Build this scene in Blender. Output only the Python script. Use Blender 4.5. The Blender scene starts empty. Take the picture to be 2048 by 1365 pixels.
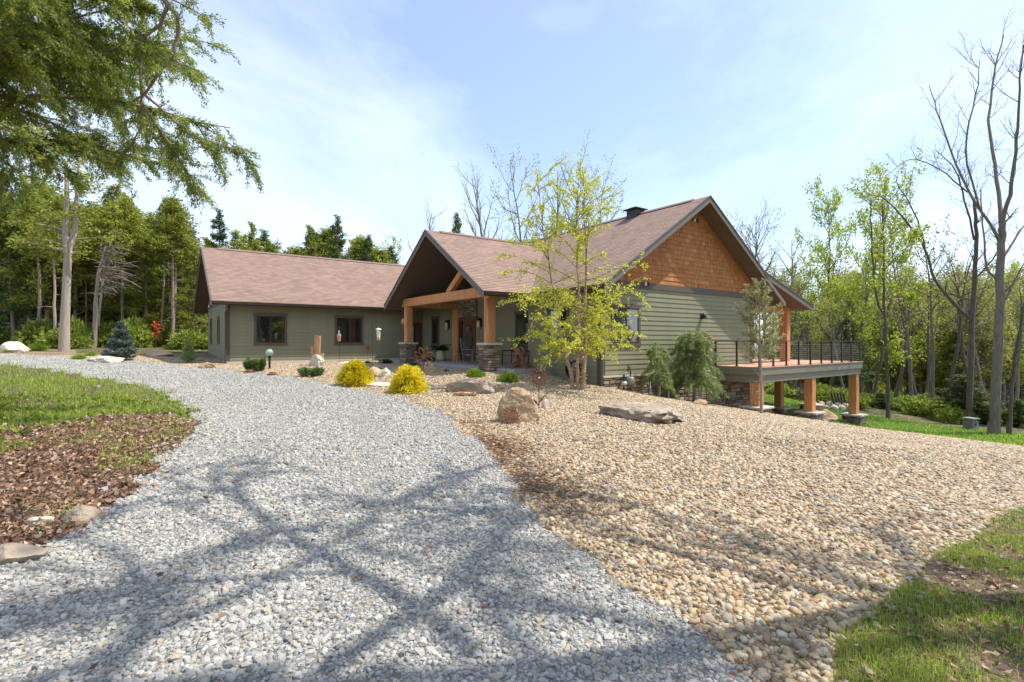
import bpy, math, random
import numpy as np
from mathutils import Vector, Matrix, Euler, noise as mnoise

R = math.radians
SC = bpy.context.scene
COL = SC.collection

# ------------------------------------------------------------------ camera
EYE = 1.6
cam_d = bpy.data.cameras.new('camera')
cam_d.lens = 18.0
cam_d.sensor_width = 36.0
cam_d.clip_start = 0.05
cam_d.clip_end = 2000.0
cam = bpy.data.objects.new('camera', cam_d)
COL.objects.link(cam)
cam.location = (0, 0, EYE)
cam.rotation_euler = (R(90), 0, 0)
SC.camera = cam

# ------------------------------------------------------------------ sky, sun, exposure
SUN_TO = Vector((1.859, 0.296, 3.25)).normalized()      # towards the sun
SUN_EL = math.asin(SUN_TO.z)
SUN_AZ = math.atan2(SUN_TO.x, SUN_TO.y)
w = bpy.data.worlds.new('World')
SC.world = w
w.use_nodes = True
nt = w.node_tree
nt.nodes.clear()
out = nt.nodes.new('ShaderNodeOutputWorld')
bg = nt.nodes.new('ShaderNodeBackground')
sky = nt.nodes.new('ShaderNodeTexSky')
sky.sky_type = 'NISHITA'
sky.sun_disc = False
sky.sun_elevation = SUN_EL
sky.sun_rotation = SUN_AZ
sky.air_density = 1.0
sky.dust_density = 0.7
sky.ozone_density = 1.6
tc = nt.nodes.new('ShaderNodeTexCoord')
sep = nt.nodes.new('ShaderNodeSeparateXYZ')
nt.links.new(tc.outputs['Generated'], sep.inputs[0])
addz = nt.nodes.new('ShaderNodeMath'); addz.operation = 'MAXIMUM'; addz.inputs[1].default_value = 0.0
nt.links.new(sep.outputs['Z'], addz.inputs[0])
addz2 = nt.nodes.new('ShaderNodeMath'); addz2.operation = 'ADD'; addz2.inputs[1].default_value = 0.22
nt.links.new(addz.outputs[0], addz2.inputs[0])
dv = nt.nodes.new('ShaderNodeVectorMath'); dv.operation = 'DIVIDE'
cmb = nt.nodes.new('ShaderNodeCombineXYZ')
for i in range(3):
    nt.links.new(addz2.outputs[0], cmb.inputs[i])
nt.links.new(tc.outputs['Generated'], dv.inputs[0]); nt.links.new(cmb.outputs[0], dv.inputs[1])
mp = nt.nodes.new('ShaderNodeMapping'); mp.inputs['Location'].default_value = (5.3, 4.2, 0); mp.inputs['Scale'].default_value = (0.75, 0.55, 1); mp.inputs['Rotation'].default_value = (0, 0, R(-28))
nt.links.new(dv.outputs[0], mp.inputs['Vector'])
n1 = nt.nodes.new('ShaderNodeTexNoise'); n1.inputs['Scale'].default_value = 1.15; n1.inputs['Detail'].default_value = 12; n1.inputs['Roughness'].default_value = 0.62; n1.inputs['Distortion'].default_value = 0.35
nt.links.new(mp.outputs[0], n1.inputs['Vector'])
cr = nt.nodes.new('ShaderNodeValToRGB')
cr.color_ramp.elements[0].position = 0.36; cr.color_ramp.elements[0].color = (0.18, 0.18, 0.18, 1)
cr.color_ramp.elements[1].position = 0.72; cr.color_ramp.elements[1].color = (0.85, 0.85, 0.85, 1)
nt.links.new(n1.outputs['Fac'], cr.inputs['Fac'])
mx = nt.nodes.new('ShaderNodeMix'); mx.data_type = 'RGBA'
nt.links.new(cr.outputs['Color'], mx.inputs['Factor'])
nt.links.new(sky.outputs['Color'], mx.inputs['A'])
mx.inputs['B'].default_value = (5.2, 5.9, 7.2, 1)
nt.links.new(mx.outputs['Result'], bg.inputs['Color'])
bg.inputs['Strength'].default_value = 0.15
nt.links.new(bg.outputs[0], out.inputs['Surface'])

sun_d = bpy.data.lights.new('sun', 'SUN')
sun_d.energy = 4.3
sun_d.angle = R(0.53)
sun_d.color = (1.0, 0.955, 0.88)
sun = bpy.data.objects.new('sun', sun_d)
COL.objects.link(sun)
sun.location = SUN_TO * 60
sun.rotation_euler = SUN_TO.to_track_quat('Z', 'Y').to_euler()

vs = SC.view_settings
vs.view_transform = 'Standard'
vs.look = 'None'
vs.gamma = 1.0
vs.use_curve_mapping = False
vs.exposure = 0.64
SC.cycles.max_bounces = 4
SC.cycles.diffuse_bounces = 3
SC.cycles.transparent_max_bounces = 6
SC.cycles.use_denoising = True
SC.cycles.use_adaptive_sampling = True
SC.cycles.adaptive_threshold = 0.02

# ------------------------------------------------------------------ helpers: meshes
def link(o, parent=None):
    COL.objects.link(o)
    if parent is not None:
        o.parent = parent
    return o

def tag(o, label=None, cat=None, group=None, kind=None):
    if label: o['label'] = label
    if cat: o['category'] = cat
    if group: o['group'] = group
    if kind: o['kind'] = kind
    return o

def empty(name, loc=(0, 0, 0), rz=0.0, label=None, cat=None, group=None, parent=None):
    o = bpy.data.objects.new(name, None)
    o.empty_display_size = 0.2
    link(o, parent)
    o.location = loc
    o.rotation_euler = (0, 0, rz)
    return tag(o, label, cat, group)

def np_mesh(name, V, F, mat=None, rnd=None, smooth=False):
    V = np.asarray(V, dtype=np.float32); F = np.asarray(F, dtype=np.int32)
    me = bpy.data.meshes.new(name)
    m, k = F.shape
    me.vertices.add(len(V)); me.vertices.foreach_set('co', V.ravel())
    me.loops.add(m * k); me.loops.foreach_set('vertex_index', F.ravel())
    me.polygons.add(m); me.polygons.foreach_set('loop_start', np.arange(0, m * k, k, dtype=np.int32))
    me.update(calc_edges=True)
    if smooth:
        me.polygons.foreach_set('use_smooth', np.ones(m, dtype=bool))
    if rnd is not None:
        a = me.attributes.new('rnd', 'FLOAT', 'POINT')
        a.data.foreach_set('value', np.asarray(rnd, dtype=np.float32))
    if mat is not None:
        me.materials.append(mat)
    return me

def mobj(name, me, parent=None, loc=None, mat=None):
    o = bpy.data.objects.new(name, me)
    link(o, parent)
    if loc is not None: o.location = loc
    return o

class MB:
    """collects faces; build() links them as one mesh object"""
    def __init__(s):
        s.v = []; s.f = []; s.uv = {}
    def face(s, pts, uv=None):
        i = len(s.v)
        s.v += [tuple(p) for p in pts]
        s.f.append(tuple(range(i, i + len(pts))))
        if uv is not None: s.uv[len(s.f) - 1] = uv
        return s
    def hexa(s, p):
        """8 points: bottom ring 0-3 (ccw from above), top ring 4-7"""
        i = len(s.v)
        s.v += [tuple(q) for q in p]
        for f in ((3, 2, 1, 0), (4, 5, 6, 7), (0, 1, 5, 4), (1, 2, 6, 5), (2, 3, 7, 6), (3, 0, 4, 7)):
            s.f.append(tuple(i + k for k in f))
        return s
    def box(s, x0, x1, y0, y1, z0, z1):
        return s.hexa([(x0, y0, z0), (x1, y0, z0), (x1, y1, z0), (x0, y1, z0), (x0, y0, z1), (x1, y0, z1), (x1, y1, z1), (x0, y1, z1)])
    def bar(s, a, b, wd, ht, up=(0, 0, 1)):
        a = Vector(a); b = Vector(b); d = (b - a).normalized(); u = Vector(up)
        sd = d.cross(u)
        if sd.length < 1e-4: sd = d.cross(Vector((1, 0, 0)))
        sd.normalize(); u = sd.cross(d).normalized()
        sw = sd * (wd / 2); uh = u * (ht / 2)
        return s.hexa([a - sw - uh, b - sw - uh, b + sw - uh, a + sw - uh, a - sw + uh, b - sw + uh, b + sw + uh, a + sw + uh])
    def tube(s, pts, radii, sides=6, cap=True):
        pts = [Vector(p) for p in pts]
        if not hasattr(radii, '__len__'): radii = [radii] * len(pts)
        base = len(s.v)
        d0 = (pts[1] - pts[0]).normalized()
        u = d0.orthogonal().normalized()
        for i, p in enumerate(pts):
            d = (pts[min(i + 1, len(pts) - 1)] - pts[max(i - 1, 0)]).normalized()
            u = (u - d * u.dot(d)).normalized()
            v = d.cross(u)
            for k in range(sides):
                a = 2 * math.pi * k / sides
                s.v.append(tuple(p + (u * math.cos(a) + v * math.sin(a)) * radii[i]))
        for i in range(len(pts) - 1):
            for k in range(sides):
                a = base + i * sides + k; b = base + i * sides + (k + 1) % sides
                s.f.append((a, b, b + sides, a + sides))
        if cap:
            s.f.append(tuple(base + k for k in reversed(range(sides))))
            s.f.append(tuple(base + (len(pts) - 1) * sides + k for k in range(sides)))
        return s
    def lathe(s, prof, c=(0, 0, 0), sides=16):
        base = len(s.v)
        for r, z in prof:
            for k in range(sides):
                a = 2 * math.pi * k / sides
                s.v.append((c[0] + r * math.cos(a), c[1] + r * math.sin(a), c[2] + z))
        for i in range(len(prof) - 1):
            for k in range(sides):
                a = base + i * sides + k; b = base + i * sides + (k + 1) % sides
                s.f.append((a, b, b + sides, a + sides))
        s.f.append(tuple(base + k for k in reversed(range(sides))))
        s.f.append(tuple(base + (len(prof) - 1) * sides + k for k in range(sides)))
        return s
    def mesh(s, name, mat=None, smooth=False):
        me = bpy.data.meshes.new(name)
        me.from_pydata(s.v, [], s.f)
        if s.uv:
            ul = me.uv_layers.new(name='UVMap')
            for fi, uv in s.uv.items():
                p = me.polygons[fi]
                for k, li in enumerate(p.loop_indices):
                    ul.data[li].uv = uv[k]
        if smooth:
            for p in me.polygons: p.use_smooth = True
        if mat: me.materials.append(mat)
        me.update()
        return me
    def build(s, name, mat=None, parent=None, smooth=False, loc=None):
        return mobj(name, s.mesh(name, mat, smooth), parent, loc)

def bevel(o, wdt=0.01, seg=1):
    m = o.modifiers.new('bevel', 'BEVEL'); m.width = wdt; m.segments = seg; m.limit_method = 'ANGLE'
    return o

# ------------------------------------------------------------------ helpers: materials
def new_mat(name):
    m = bpy.data.materials.new(name)
    m.use_nodes = True
    n = m.node_tree
    b = n.nodes['Principled BSDF']
    return m, n, b

def node(n, typ, **kw):
    x = n.nodes.new(typ)
    for k, v in kw.items():
        if k in x.inputs.keys(): x.inputs[k].default_value = v
        else: setattr(x, k, v)
    return x

def ramp(n, stops, interp='LINEAR'):
    x = n.nodes.new('ShaderNodeValToRGB')
    x.color_ramp.interpolation = interp
    e = x.color_ramp.elements
    while len(e) < len(stops): e.new(0.5)
    for k, (p, c) in enumerate(stops):
        e[k].position = p
        e[k].color = (*c, 1)
    return x

def scl(c, k): return tuple(min(1.0, max(0.0, x * k)) for x in c)

def pmat(name, col, rough=0.8, var=0.2, scale=6.0, bump=0.0, bscale=60.0, metal=0.0, spec=0.3, objvar=0.0, stretch=None, col2=None):
    """base colour broken up by two scales of noise, optional per-object variation, fine relief"""
    m, n, b = new_mat(name)
    tcn = n.nodes.new('ShaderNodeTexCoord')
    src = tcn.outputs['Object']
    if stretch:
        mpn = n.nodes.new('ShaderNodeMapping'); mpn.inputs['Scale'].default_value = stretch
        n.links.new(src, mpn.inputs['Vector']); src = mpn.outputs[0]
    nz = node(n, 'ShaderNodeTexNoise', Scale=scale, Detail=6.0, Roughness=0.62)
    n.links.new(src, nz.inputs['Vector'])
    c2 = col2 if col2 else scl(col, 1 + var)
    rp = ramp(n, [(0.28, scl(col, 1 - var)), (0.72, c2)])
    n.links.new(nz.outputs['Fac'], rp.inputs['Fac'])
    last = rp.outputs['Color']
    if objvar:
        oi = n.nodes.new('ShaderNodeObjectInfo')
        mr = n.nodes.new('ShaderNodeMapRange'); mr.inputs['To Min'].default_value = 1 - objvar; mr.inputs['To Max'].default_value = 1 + objvar
        n.links.new(oi.outputs['Random'], mr.inputs['Value'])
        mm = n.nodes.new('ShaderNodeMix'); mm.data_type = 'RGBA'; mm.blend_type = 'MULTIPLY'; mm.inputs['Factor'].default_value = 1
        n.links.new(last, mm.inputs['A']); n.links.new(mr.outputs[0], mm.inputs['B']); last = mm.outputs['Result']
    n.links.new(last, b.inputs['Base Color'])
    b.inputs['Roughness'].default_value = rough
    b.inputs['Metallic'].default_value = metal
    b.inputs['Specular IOR Level'].default_value = spec
    if bump:
        n2 = node(n, 'ShaderNodeTexNoise', Scale=bscale, Detail=5.0, Roughness=0.6)
        n.links.new(src, n2.inputs['Vector'])
        bp = node(n, 'ShaderNodeBump', Strength=bump, Distance=0.02)
        n.links.new(n2.outputs['Fac'], bp.inputs['Height'])
        n.links.new(bp.outputs[0], b.inputs['Normal'])
    return m

def palette_mat(name, cols, rough=0.8, var=0.25, scale=14.0, bump=0.3, bscale=50.0, spec=0.3):
    """each object (or instance) takes its own colour out of a palette"""
    m, n, b = new_mat(name)
    oi = n.nodes.new('ShaderNodeObjectInfo')
    k = len(cols)
    rp = ramp(n, [(i / k, c) for i, c in enumerate(cols)], 'CONSTANT')
    n.links.new(oi.outputs['Random'], rp.inputs['Fac'])
    tcn = n.nodes.new('ShaderNodeTexCoord')
    nz = node(n, 'ShaderNodeTexNoise', Scale=scale, Detail=5.0, Roughness=0.6)
    n.links.new(tcn.outputs['Object'], nz.inputs['Vector'])
    mr = n.nodes.new('ShaderNodeMapRange'); mr.inputs['From Min'].default_value = 0.3; mr.inputs['From Max'].default_value = 0.7
    mr.inputs['To Min'].default_value = 1 - var; mr.inputs['To Max'].default_value = 1 + var
    n.links.new(nz.outputs['Fac'], mr.inputs['Value'])
    mm = n.nodes.new('ShaderNodeMix'); mm.data_type = 'RGBA'; mm.blend_type = 'MULTIPLY'; mm.inputs['Factor'].default_value = 1
    n.links.new(rp.outputs['Color'], mm.inputs['A']); n.links.new(mr.outputs[0], mm.inputs['B'])
    n.links.new(mm.outputs['Result'], b.inputs['Base Color'])
    b.inputs['Roughness'].default_value = rough
    b.inputs['Specular IOR Level'].default_value = spec
    if bump:
        n2 = node(n, 'ShaderNodeTexNoise', Scale=bscale, Detail=4.0)
        n.links.new(tcn.outputs['Object'], n2.inputs['Vector'])
        bp = node(n, 'ShaderNodeBump', Strength=bump, Distance=0.02)
        n.links.new(n2.outputs['Fac'], bp.inputs['Height']); n.links.new(bp.outputs[0], b.inputs['Normal'])
    return m

def leaf_mat(name, stops, trans=0.35, rough=0.55):
    """leaf faces: colour by the face's own random value, light passing through"""
    m, n, b = new_mat(name)
    at_ = n.nodes.new('ShaderNodeAttribute'); at_.attribute_name = 'rnd'
    rp = ramp(n, stops)
    n.links.new(at_.outputs['Fac'], rp.inputs['Fac'])
    oi = n.nodes.new('ShaderNodeObjectInfo')
    mr = n.nodes.new('ShaderNodeMapRange'); mr.inputs['To Min'].default_value = 0.78; mr.inputs['To Max'].default_value = 1.2
    n.links.new(oi.outputs['Random'], mr.inputs['Value'])
    mm = n.nodes.new('ShaderNodeMix'); mm.data_type = 'RGBA'; mm.blend_type = 'MULTIPLY'; mm.inputs['Factor'].default_value = 1
    n.links.new(rp.outputs['Color'], mm.inputs['A']); n.links.new(mr.outputs[0], mm.inputs['B'])
    n.links.new(mm.outputs['Result'], b.inputs['Base Color'])
    b.inputs['Roughness'].default_value = rough
    b.inputs['Specular IOR Level'].default_value = 0.25
    tr = n.nodes.new('ShaderNodeBsdfTranslucent')
    n.links.new(mm.outputs['Result'], tr.inputs['Color'])
    ms = n.nodes.new('ShaderNodeMixShader'); ms.inputs[0].default_value = trans
    n.links.new(b.outputs[0], ms.inputs[1]); n.links.new(tr.outputs[0], ms.inputs[2])
    n.links.new(ms.outputs[0], n.nodes['Material Output'].inputs['Surface'])
    return m

# ------------------------------------------------------------------ terrain height
CTRL = np.array([
    (0, 0, 0), (-3, 2, .02), (3, 2, 0), (0, 5, 0), (-2, 9, .0), (2, 9, -.03), (-2, 13, .07), (3, 13, -.06), (0, 17, .2),
    (-5, 16, .22), (-9, 20, .36), (3.1, 17.5, .0), (2.0, 19.2, .17), (.5, 19.6, .38), (-1.2, 19, .40), (-4, 21.5, .42), (-8, 26, .48), (-13.8, 24.6, .46),
    (5.5, 18.9, -.5), (6.6, 19.7, -.72), (9.6, 20.2, -1.22), (9.0, 18.2, -.98), (11, 22.5, -1.66), (13.0, 22.5, -1.9), (17.2, 25.5, -2.58), (13.4, 25.3, -2.0), (16.4, 27.5, -2.2),
    (15, 15, -1.5), (15.5, 20.5, -2.1), (10, 10, -.78), (6.5, 6.5, -.32), (4, 4, -.08), (8, 14, -.66), (5.5, 12, -.26), (21, 29, -2.75), (25, 25, -3.0), (22, 16, -2.2), (30, 12, -2.4), (30, 30, -3.3), (14, 4, -.7), (14, -8, -.6),
    (45, 45, -5), (70, 40, -6), (60, 80, -7), (120, 120, -7), (120, 30, -7), (25, 60, -3.5),
    (-19, 24.5, .75), (-27, 31, 1.0), (-28, 28, .9), (-24, 22.5, .62), (-15.4, 18, .45), (-40, 30, 1.3), (-40, 45, 1.6), (-20, 40, 1.1), (-10, 45, 1.0), (0, 50, .7), (12, 40, -.9),
    (-10, 10, .25), (-7, 7, .12), (-5, 4.5, .05), (-15, 3, .3), (-12, -8, .2), (0, -15, .0), (-60, 60, 1.8), (-120, 30, 2), (-120, 120, 2), (0, 120, 0), (0, -120, 0), (120, -100, -4), (-120, -100, 1)], dtype=float)
def _tps(r2):
    return 0.5 * r2 * np.log(np.maximum(r2, 1e-12))
def _fit():
    P = CTRL[:, :2] / 20.0
    n_ = len(P)
    d2 = ((P[:, None] - P[None]) ** 2).sum(-1)
    K = _tps(d2) + np.eye(n_) * 2e-4
    A = np.zeros((n_ + 3, n_ + 3)); A[:n_, :n_] = K; A[:n_, n_] = 1; A[:n_, n_ + 1:] = P; A[n_, :n_] = 1; A[n_ + 1:, :n_] = P.T
    b_ = np.zeros(n_ + 3); b_[:n_] = CTRL[:, 2]
    return np.linalg.solve(A, b_)
_TW = _fit()
def zts(x, y):
    """terrain height for arrays"""
    x = np.asarray(x, float); y = np.asarray(y, float)
    sh = x.shape
    Q = np.stack([x.ravel(), y.ravel()], 1) / 20.0
    P = CTRL[:, :2] / 20.0
    o_ = np.empty(len(Q))
    for i in range(0, len(Q), 20000):
        q = Q[i:i + 20000]
        d2 = ((q[:, None] - P[None]) ** 2).sum(-1)
        o_[i:i + 20000] = _tps(d2) @ _TW[:-3] + _TW[-3] + q @ _TW[-2:]
    xx = x.ravel(); yy = y.ravel()
    # uneven rake marks and low humps in the loose stone
    o_ += 0.018 * np.sin(xx * 1.7 + 0.6 * np.sin(yy * 1.1)) * np.sin(yy * 1.3 + 1.2)
    hump = np.exp(-(((xx - 6.2) / 1.9) ** 2 + ((yy - 8.9) / 0.8) ** 2)) * 0.13 + np.exp(-(((xx - 9.0) / 1.5) ** 2 + ((yy - 9.6) / 0.7) ** 2)) * 0.12
    hump += np.exp(-(((xx + 6.5) / 2.2) ** 2 + ((yy - 8.6) / 1.6) ** 2)) * 0.14
    o_ += hump
    return o_.reshape(sh)
def zt(x, y):
    return float(zts(np.array([x]), np.array([y]))[0])
def gp(px, py, zoff=0.0):
    """the spot on the ground that a line of sight reaches (photo pixels, 2048 wide)"""
    dx = (px - 1024) / 1024.0; dz = (682.5 - py) / 1024.0
    Y = np.concatenate([np.arange(1.2, 12, 0.02), np.arange(12, 70, 0.05)])
    h = EYE + dz * Y - zoff
    g = zts(dx * Y, Y)
    k = np.argmax(h < g)
    if h[k] >= g[k]: k = len(Y) - 1
    y = Y[k]
    return Vector((dx * y, y, g[k]))
def at(px, Y):
    x = (px - 1024) / 1024.0 * Y
    return Vector((x, Y, zt(x, Y)))
def zpix(py, Y):
    return EYE + (682.5 - py) / 1024.0 * Y
# ------------------------------------------------------------------ materials
M = {}
M['siding'] = pmat('siding paint', (.238, .228, .140), .62, .07, 3, .05, 120, objvar=.04)
M['trim'] = pmat('brown trim paint', (.115, .085, .066), .6, .08, 4)
M['fascia'] = pmat('taupe fascia paint', (.17, .145, .12), .6, .08, 4)
M['soffit'] = pmat('dark brown soffit', (.125, .095, .07), .7, .1, 3)
M['gutter'] = pmat('bronze gutter metal', (.085, .066, .055), .4, .06, 5, spec=.5)
M['timber'] = pmat('stained timber', (.58, .262, .105), .65, .3, 2.2, .35, 24, stretch=(7, 7, .6), objvar=.08)
M['cedar'] = palette_mat('cedar shingle', [(0.395, 0.158, 0.05), (0.461, 0.194, 0.065), (0.34, 0.129, 0.04), (0.505, 0.222, 0.082), (0.418, 0.164, 0.052), (0.363, 0.147, 0.047), (0.439, 0.176, 0.056)], .72, .16, 9, .2, 60)
M['stone'] = palette_mat('veneer stone', [(.30, .225, .15), (.22, .16, .11), (.38, .31, .22), (.16, .125, .10), (.33, .22, .13), (.27, .23, .19), (.42, .35, .26), (.20, .15, .12)], .85, .3, 12, .5, 30)
M['mortar'] = pmat('dark mortar', (.07, .058, .048), .95, .2, 10)
M['cap'] = pmat('limestone cap', (.55, .50, .42), .8, .12, 6, .2, 30)
M['slab'] = pmat('porch concrete', (.33, .31, .30), .8, .1, 3, .15, 60)
M['frame'] = pmat('dark window frame', (.022, .018, .016), .4, .05, 4, spec=.5)
M['deckboard'] = pmat('deck board', (.56, .31, .20), .65, .1, 4, .1, 50)
M['steel'] = pmat('dark rail metal', (.03, .022, .02), .45, .1, 6, spec=.5)
M['cable'] = pmat('steel cable', (.35, .34, .33), .4, .05, 6, metal=.8)
M['black'] = pmat('black metal', (.015, .014, .014), .45, .1, 6, spec=.5)
M['rust'] = pmat('rusted steel', (.20, .085, .045), .85, .35, 30, .3, 120)
M['boulder'] = pmat('sandstone boulder', (.44, .29, .15), .88, .4, 2.2, .8, 12, col2=(.58, .43, .27))
M['boulder_grey'] = pmat('weathered grey stone', (.29, .225, .16), .9, .35, 2.5, .8, 14, col2=(.43, .35, .265))
M['boulder_pale'] = pmat('pale limestone', (.60, .50, .38), .88, .25, 3, .5, 16, col2=(.74, .66, .54))
M['wood'] = pmat('weathered log', (.46, .27, .15), .85, .35, 3, .6, 20, stretch=(8, 8, 1))
M['root'] = pmat('driftwood root', (.21, .105, .058), .85, .4, 5, .6, 30)
M['greywood'] = pmat('grey painted wood', (.17, .155, .145), .7, .15, 6)
M['ceramic'] = pmat('cream ceramic', (.55, .42, .26), .45, .08, 6, spec=.5)
M['white'] = pmat('white plastic', (.72, .70, .62), .5, .06, 6)
M['meter'] = pmat('grey meter paint', (.22, .24, .24), .5, .1, 8, spec=.5)
M['galv'] = pmat('galvanised steel', (.50, .50, .48), .5, .1, 8, metal=.5)
M['copper'] = pmat('copper pot', (.62, .30, .16), .5, .2, 12)
M['bark'] = pmat('grey brown bark', (.20, .165, .135), .95, .35, 5, .9, 18, stretch=(3, 3, .5))
M['bark_dark'] = pmat('dark bark', (.12, .098, .08), .95, .35, 5, .8, 18, stretch=(3, 3, .5))
M['bark_cedar'] = pmat('cedar bark', (.26, .20, .15), .95, .35, 4, .8, 16, stretch=(4, 4, .4))
M['bark_pale'] = pmat('pale cedar bark', (.38, .31, .245), .92, .25, 4, .8, 14, stretch=(4, 4, .4))
M['bark_birch'] = pmat('peeling river birch bark', (.36, .20, .115), .9, .5, 16, 1.0, 26, col2=(.60, .43, .30))
M['deadwood'] = pmat('dead grey twig', (.30, .25, .21), .95, .2, 5)
M['twig'] = pmat('brown twig', (.11, .085, .065), .95, .2, 5)
M['meshlens'] = pmat('pale lamp glass', (.75, .62, .35), .3, .1, 8, spec=.5)

def glass_mat(name, col=(.012, .013, .013)):
    m, n, b = new_mat(name)
    b.inputs['Base Color'].default_value = (*col, 1)
    b.inputs['Roughness'].default_value = .03
    b.inputs['Specular IOR Level'].default_value = .9
    b.inputs['IOR'].default_value = 1.9
    tcn = n.nodes.new('ShaderNodeTexCoord')
    nz = node(n, 'ShaderNodeTexNoise', Scale=1.3, Detail=1.0)
    n.links.new(tcn.outputs['Object'], nz.inputs['Vector'])
    bp = node(n, 'ShaderNodeBump', Strength=.04, Distance=.05)
    n.links.new(nz.outputs['Fac'], bp.inputs['Height']); n.links.new(bp.outputs[0], b.inputs['Normal'])
    return m
M['glass'] = glass_mat('window glass')
def ball_mat():
    m, n, b = new_mat('green glass ball')
    b.inputs['Base Color'].default_value = (.35, .55, .45, 1)
    b.inputs['Roughness'].default_value = .08
    b.inputs['Specular IOR Level'].default_value = .8
    b.inputs['Metallic'].default_value = .35
    return m
M['ball'] = ball_mat()

def roof_mat():
    m, n, b = new_mat('asphalt shingles')
    uv = n.nodes.new('ShaderNodeUVMap'); uv.uv_map = 'UVMap'
    br = n.nodes.new('ShaderNodeTexBrick')
    br.inputs['Color1'].default_value = (.30, .205, .158, 1); br.inputs['Color2'].default_value = (.222, .149, .114, 1); br.inputs['Mortar'].default_value = (.17, .115, .09, 1)
    br.inputs['Scale'].default_value = 1.0; br.inputs['Mortar Size'].default_value = .004; br.inputs['Mortar Smooth'].default_value = .2
    br.inputs['Brick Width'].default_value = .31; br.inputs['Row Height'].default_value = .143; br.inputs['Bias'].default_value = -.1
    br.offset = .37; br.offset_frequency = 3
    n.links.new(uv.outputs[0], br.inputs['Vector'])
    nz = node(n, 'ShaderNodeTexNoise', Scale=.9, Detail=5.0, Roughness=.6)
    n.links.new(uv.outputs[0], nz.inputs['Vector'])
    nf = node(n, 'ShaderNodeTexNoise', Scale=34.0, Detail=3.0)
    n.links.new(uv.outputs[0], nf.inputs['Vector'])
    ad = n.nodes.new('ShaderNodeMath'); ad.operation = 'ADD'
    n.links.new(nz.outputs['Fac'], ad.inputs[0]); n.links.new(nf.outputs['Fac'], ad.inputs[1])
    mr = n.nodes.new('ShaderNodeMapRange'); mr.inputs['From Min'].default_value = .7; mr.inputs['From Max'].default_value = 1.3; mr.inputs['To Min'].default_value = .86; mr.inputs['To Max'].default_value = 1.14
    n.links.new(ad.outputs[0], mr.inputs['Value'])
    mm = n.nodes.new('ShaderNodeMix'); mm.data_type = 'RGBA'; mm.blend_type = 'MULTIPLY'; mm.inputs['Factor'].default_value = 1
    n.links.new(br.outputs['Color'], mm.inputs['A']); n.links.new(mr.outputs[0], mm.inputs['B'])
    n.links.new(mm.outputs['Result'], b.inputs['Base Color'])
    b.inputs['Roughness'].default_value = .9
    b.inputs['Specular IOR Level'].default_value = .2
    # every course overlaps the one below: saw-tooth relief
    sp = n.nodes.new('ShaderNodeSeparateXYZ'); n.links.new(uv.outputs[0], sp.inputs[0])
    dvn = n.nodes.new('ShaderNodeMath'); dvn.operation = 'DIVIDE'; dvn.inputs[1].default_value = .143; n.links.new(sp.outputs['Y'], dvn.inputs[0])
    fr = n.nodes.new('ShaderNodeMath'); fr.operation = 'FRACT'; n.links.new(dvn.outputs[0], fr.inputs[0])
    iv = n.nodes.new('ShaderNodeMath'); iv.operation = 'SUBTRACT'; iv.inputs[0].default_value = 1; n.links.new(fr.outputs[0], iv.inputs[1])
    lr = ramp(n, [(0.0, (.38, .36, .36)), (.24, (.44, .42, .42)), (.36, (1, 1, 1)), (1.0, (1.06, 1.06, 1.06))]); n.links.new(fr.outputs[0], lr.inputs['Fac'])  # shadow line along each course edge, painted into the shingle colour
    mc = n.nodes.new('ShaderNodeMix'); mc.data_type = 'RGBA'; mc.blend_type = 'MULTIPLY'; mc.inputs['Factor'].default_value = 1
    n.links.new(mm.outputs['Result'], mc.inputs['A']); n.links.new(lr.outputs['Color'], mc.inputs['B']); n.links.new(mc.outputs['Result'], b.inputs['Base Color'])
    bp = node(n, 'ShaderNodeBump', Strength=.55, Distance=.02); n.links.new(iv.outputs[0], bp.inputs['Height'])
    bp2 = node(n, 'ShaderNodeBump', Strength=.5, Distance=.01); n.links.new(nf.outputs['Fac'], bp2.inputs['Height']); n.links.new(bp.outputs[0], bp2.inputs['Normal'])
    n.links.new(bp2.outputs[0], b.inputs['Normal'])
    return m
M['roof'] = roof_mat()

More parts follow.
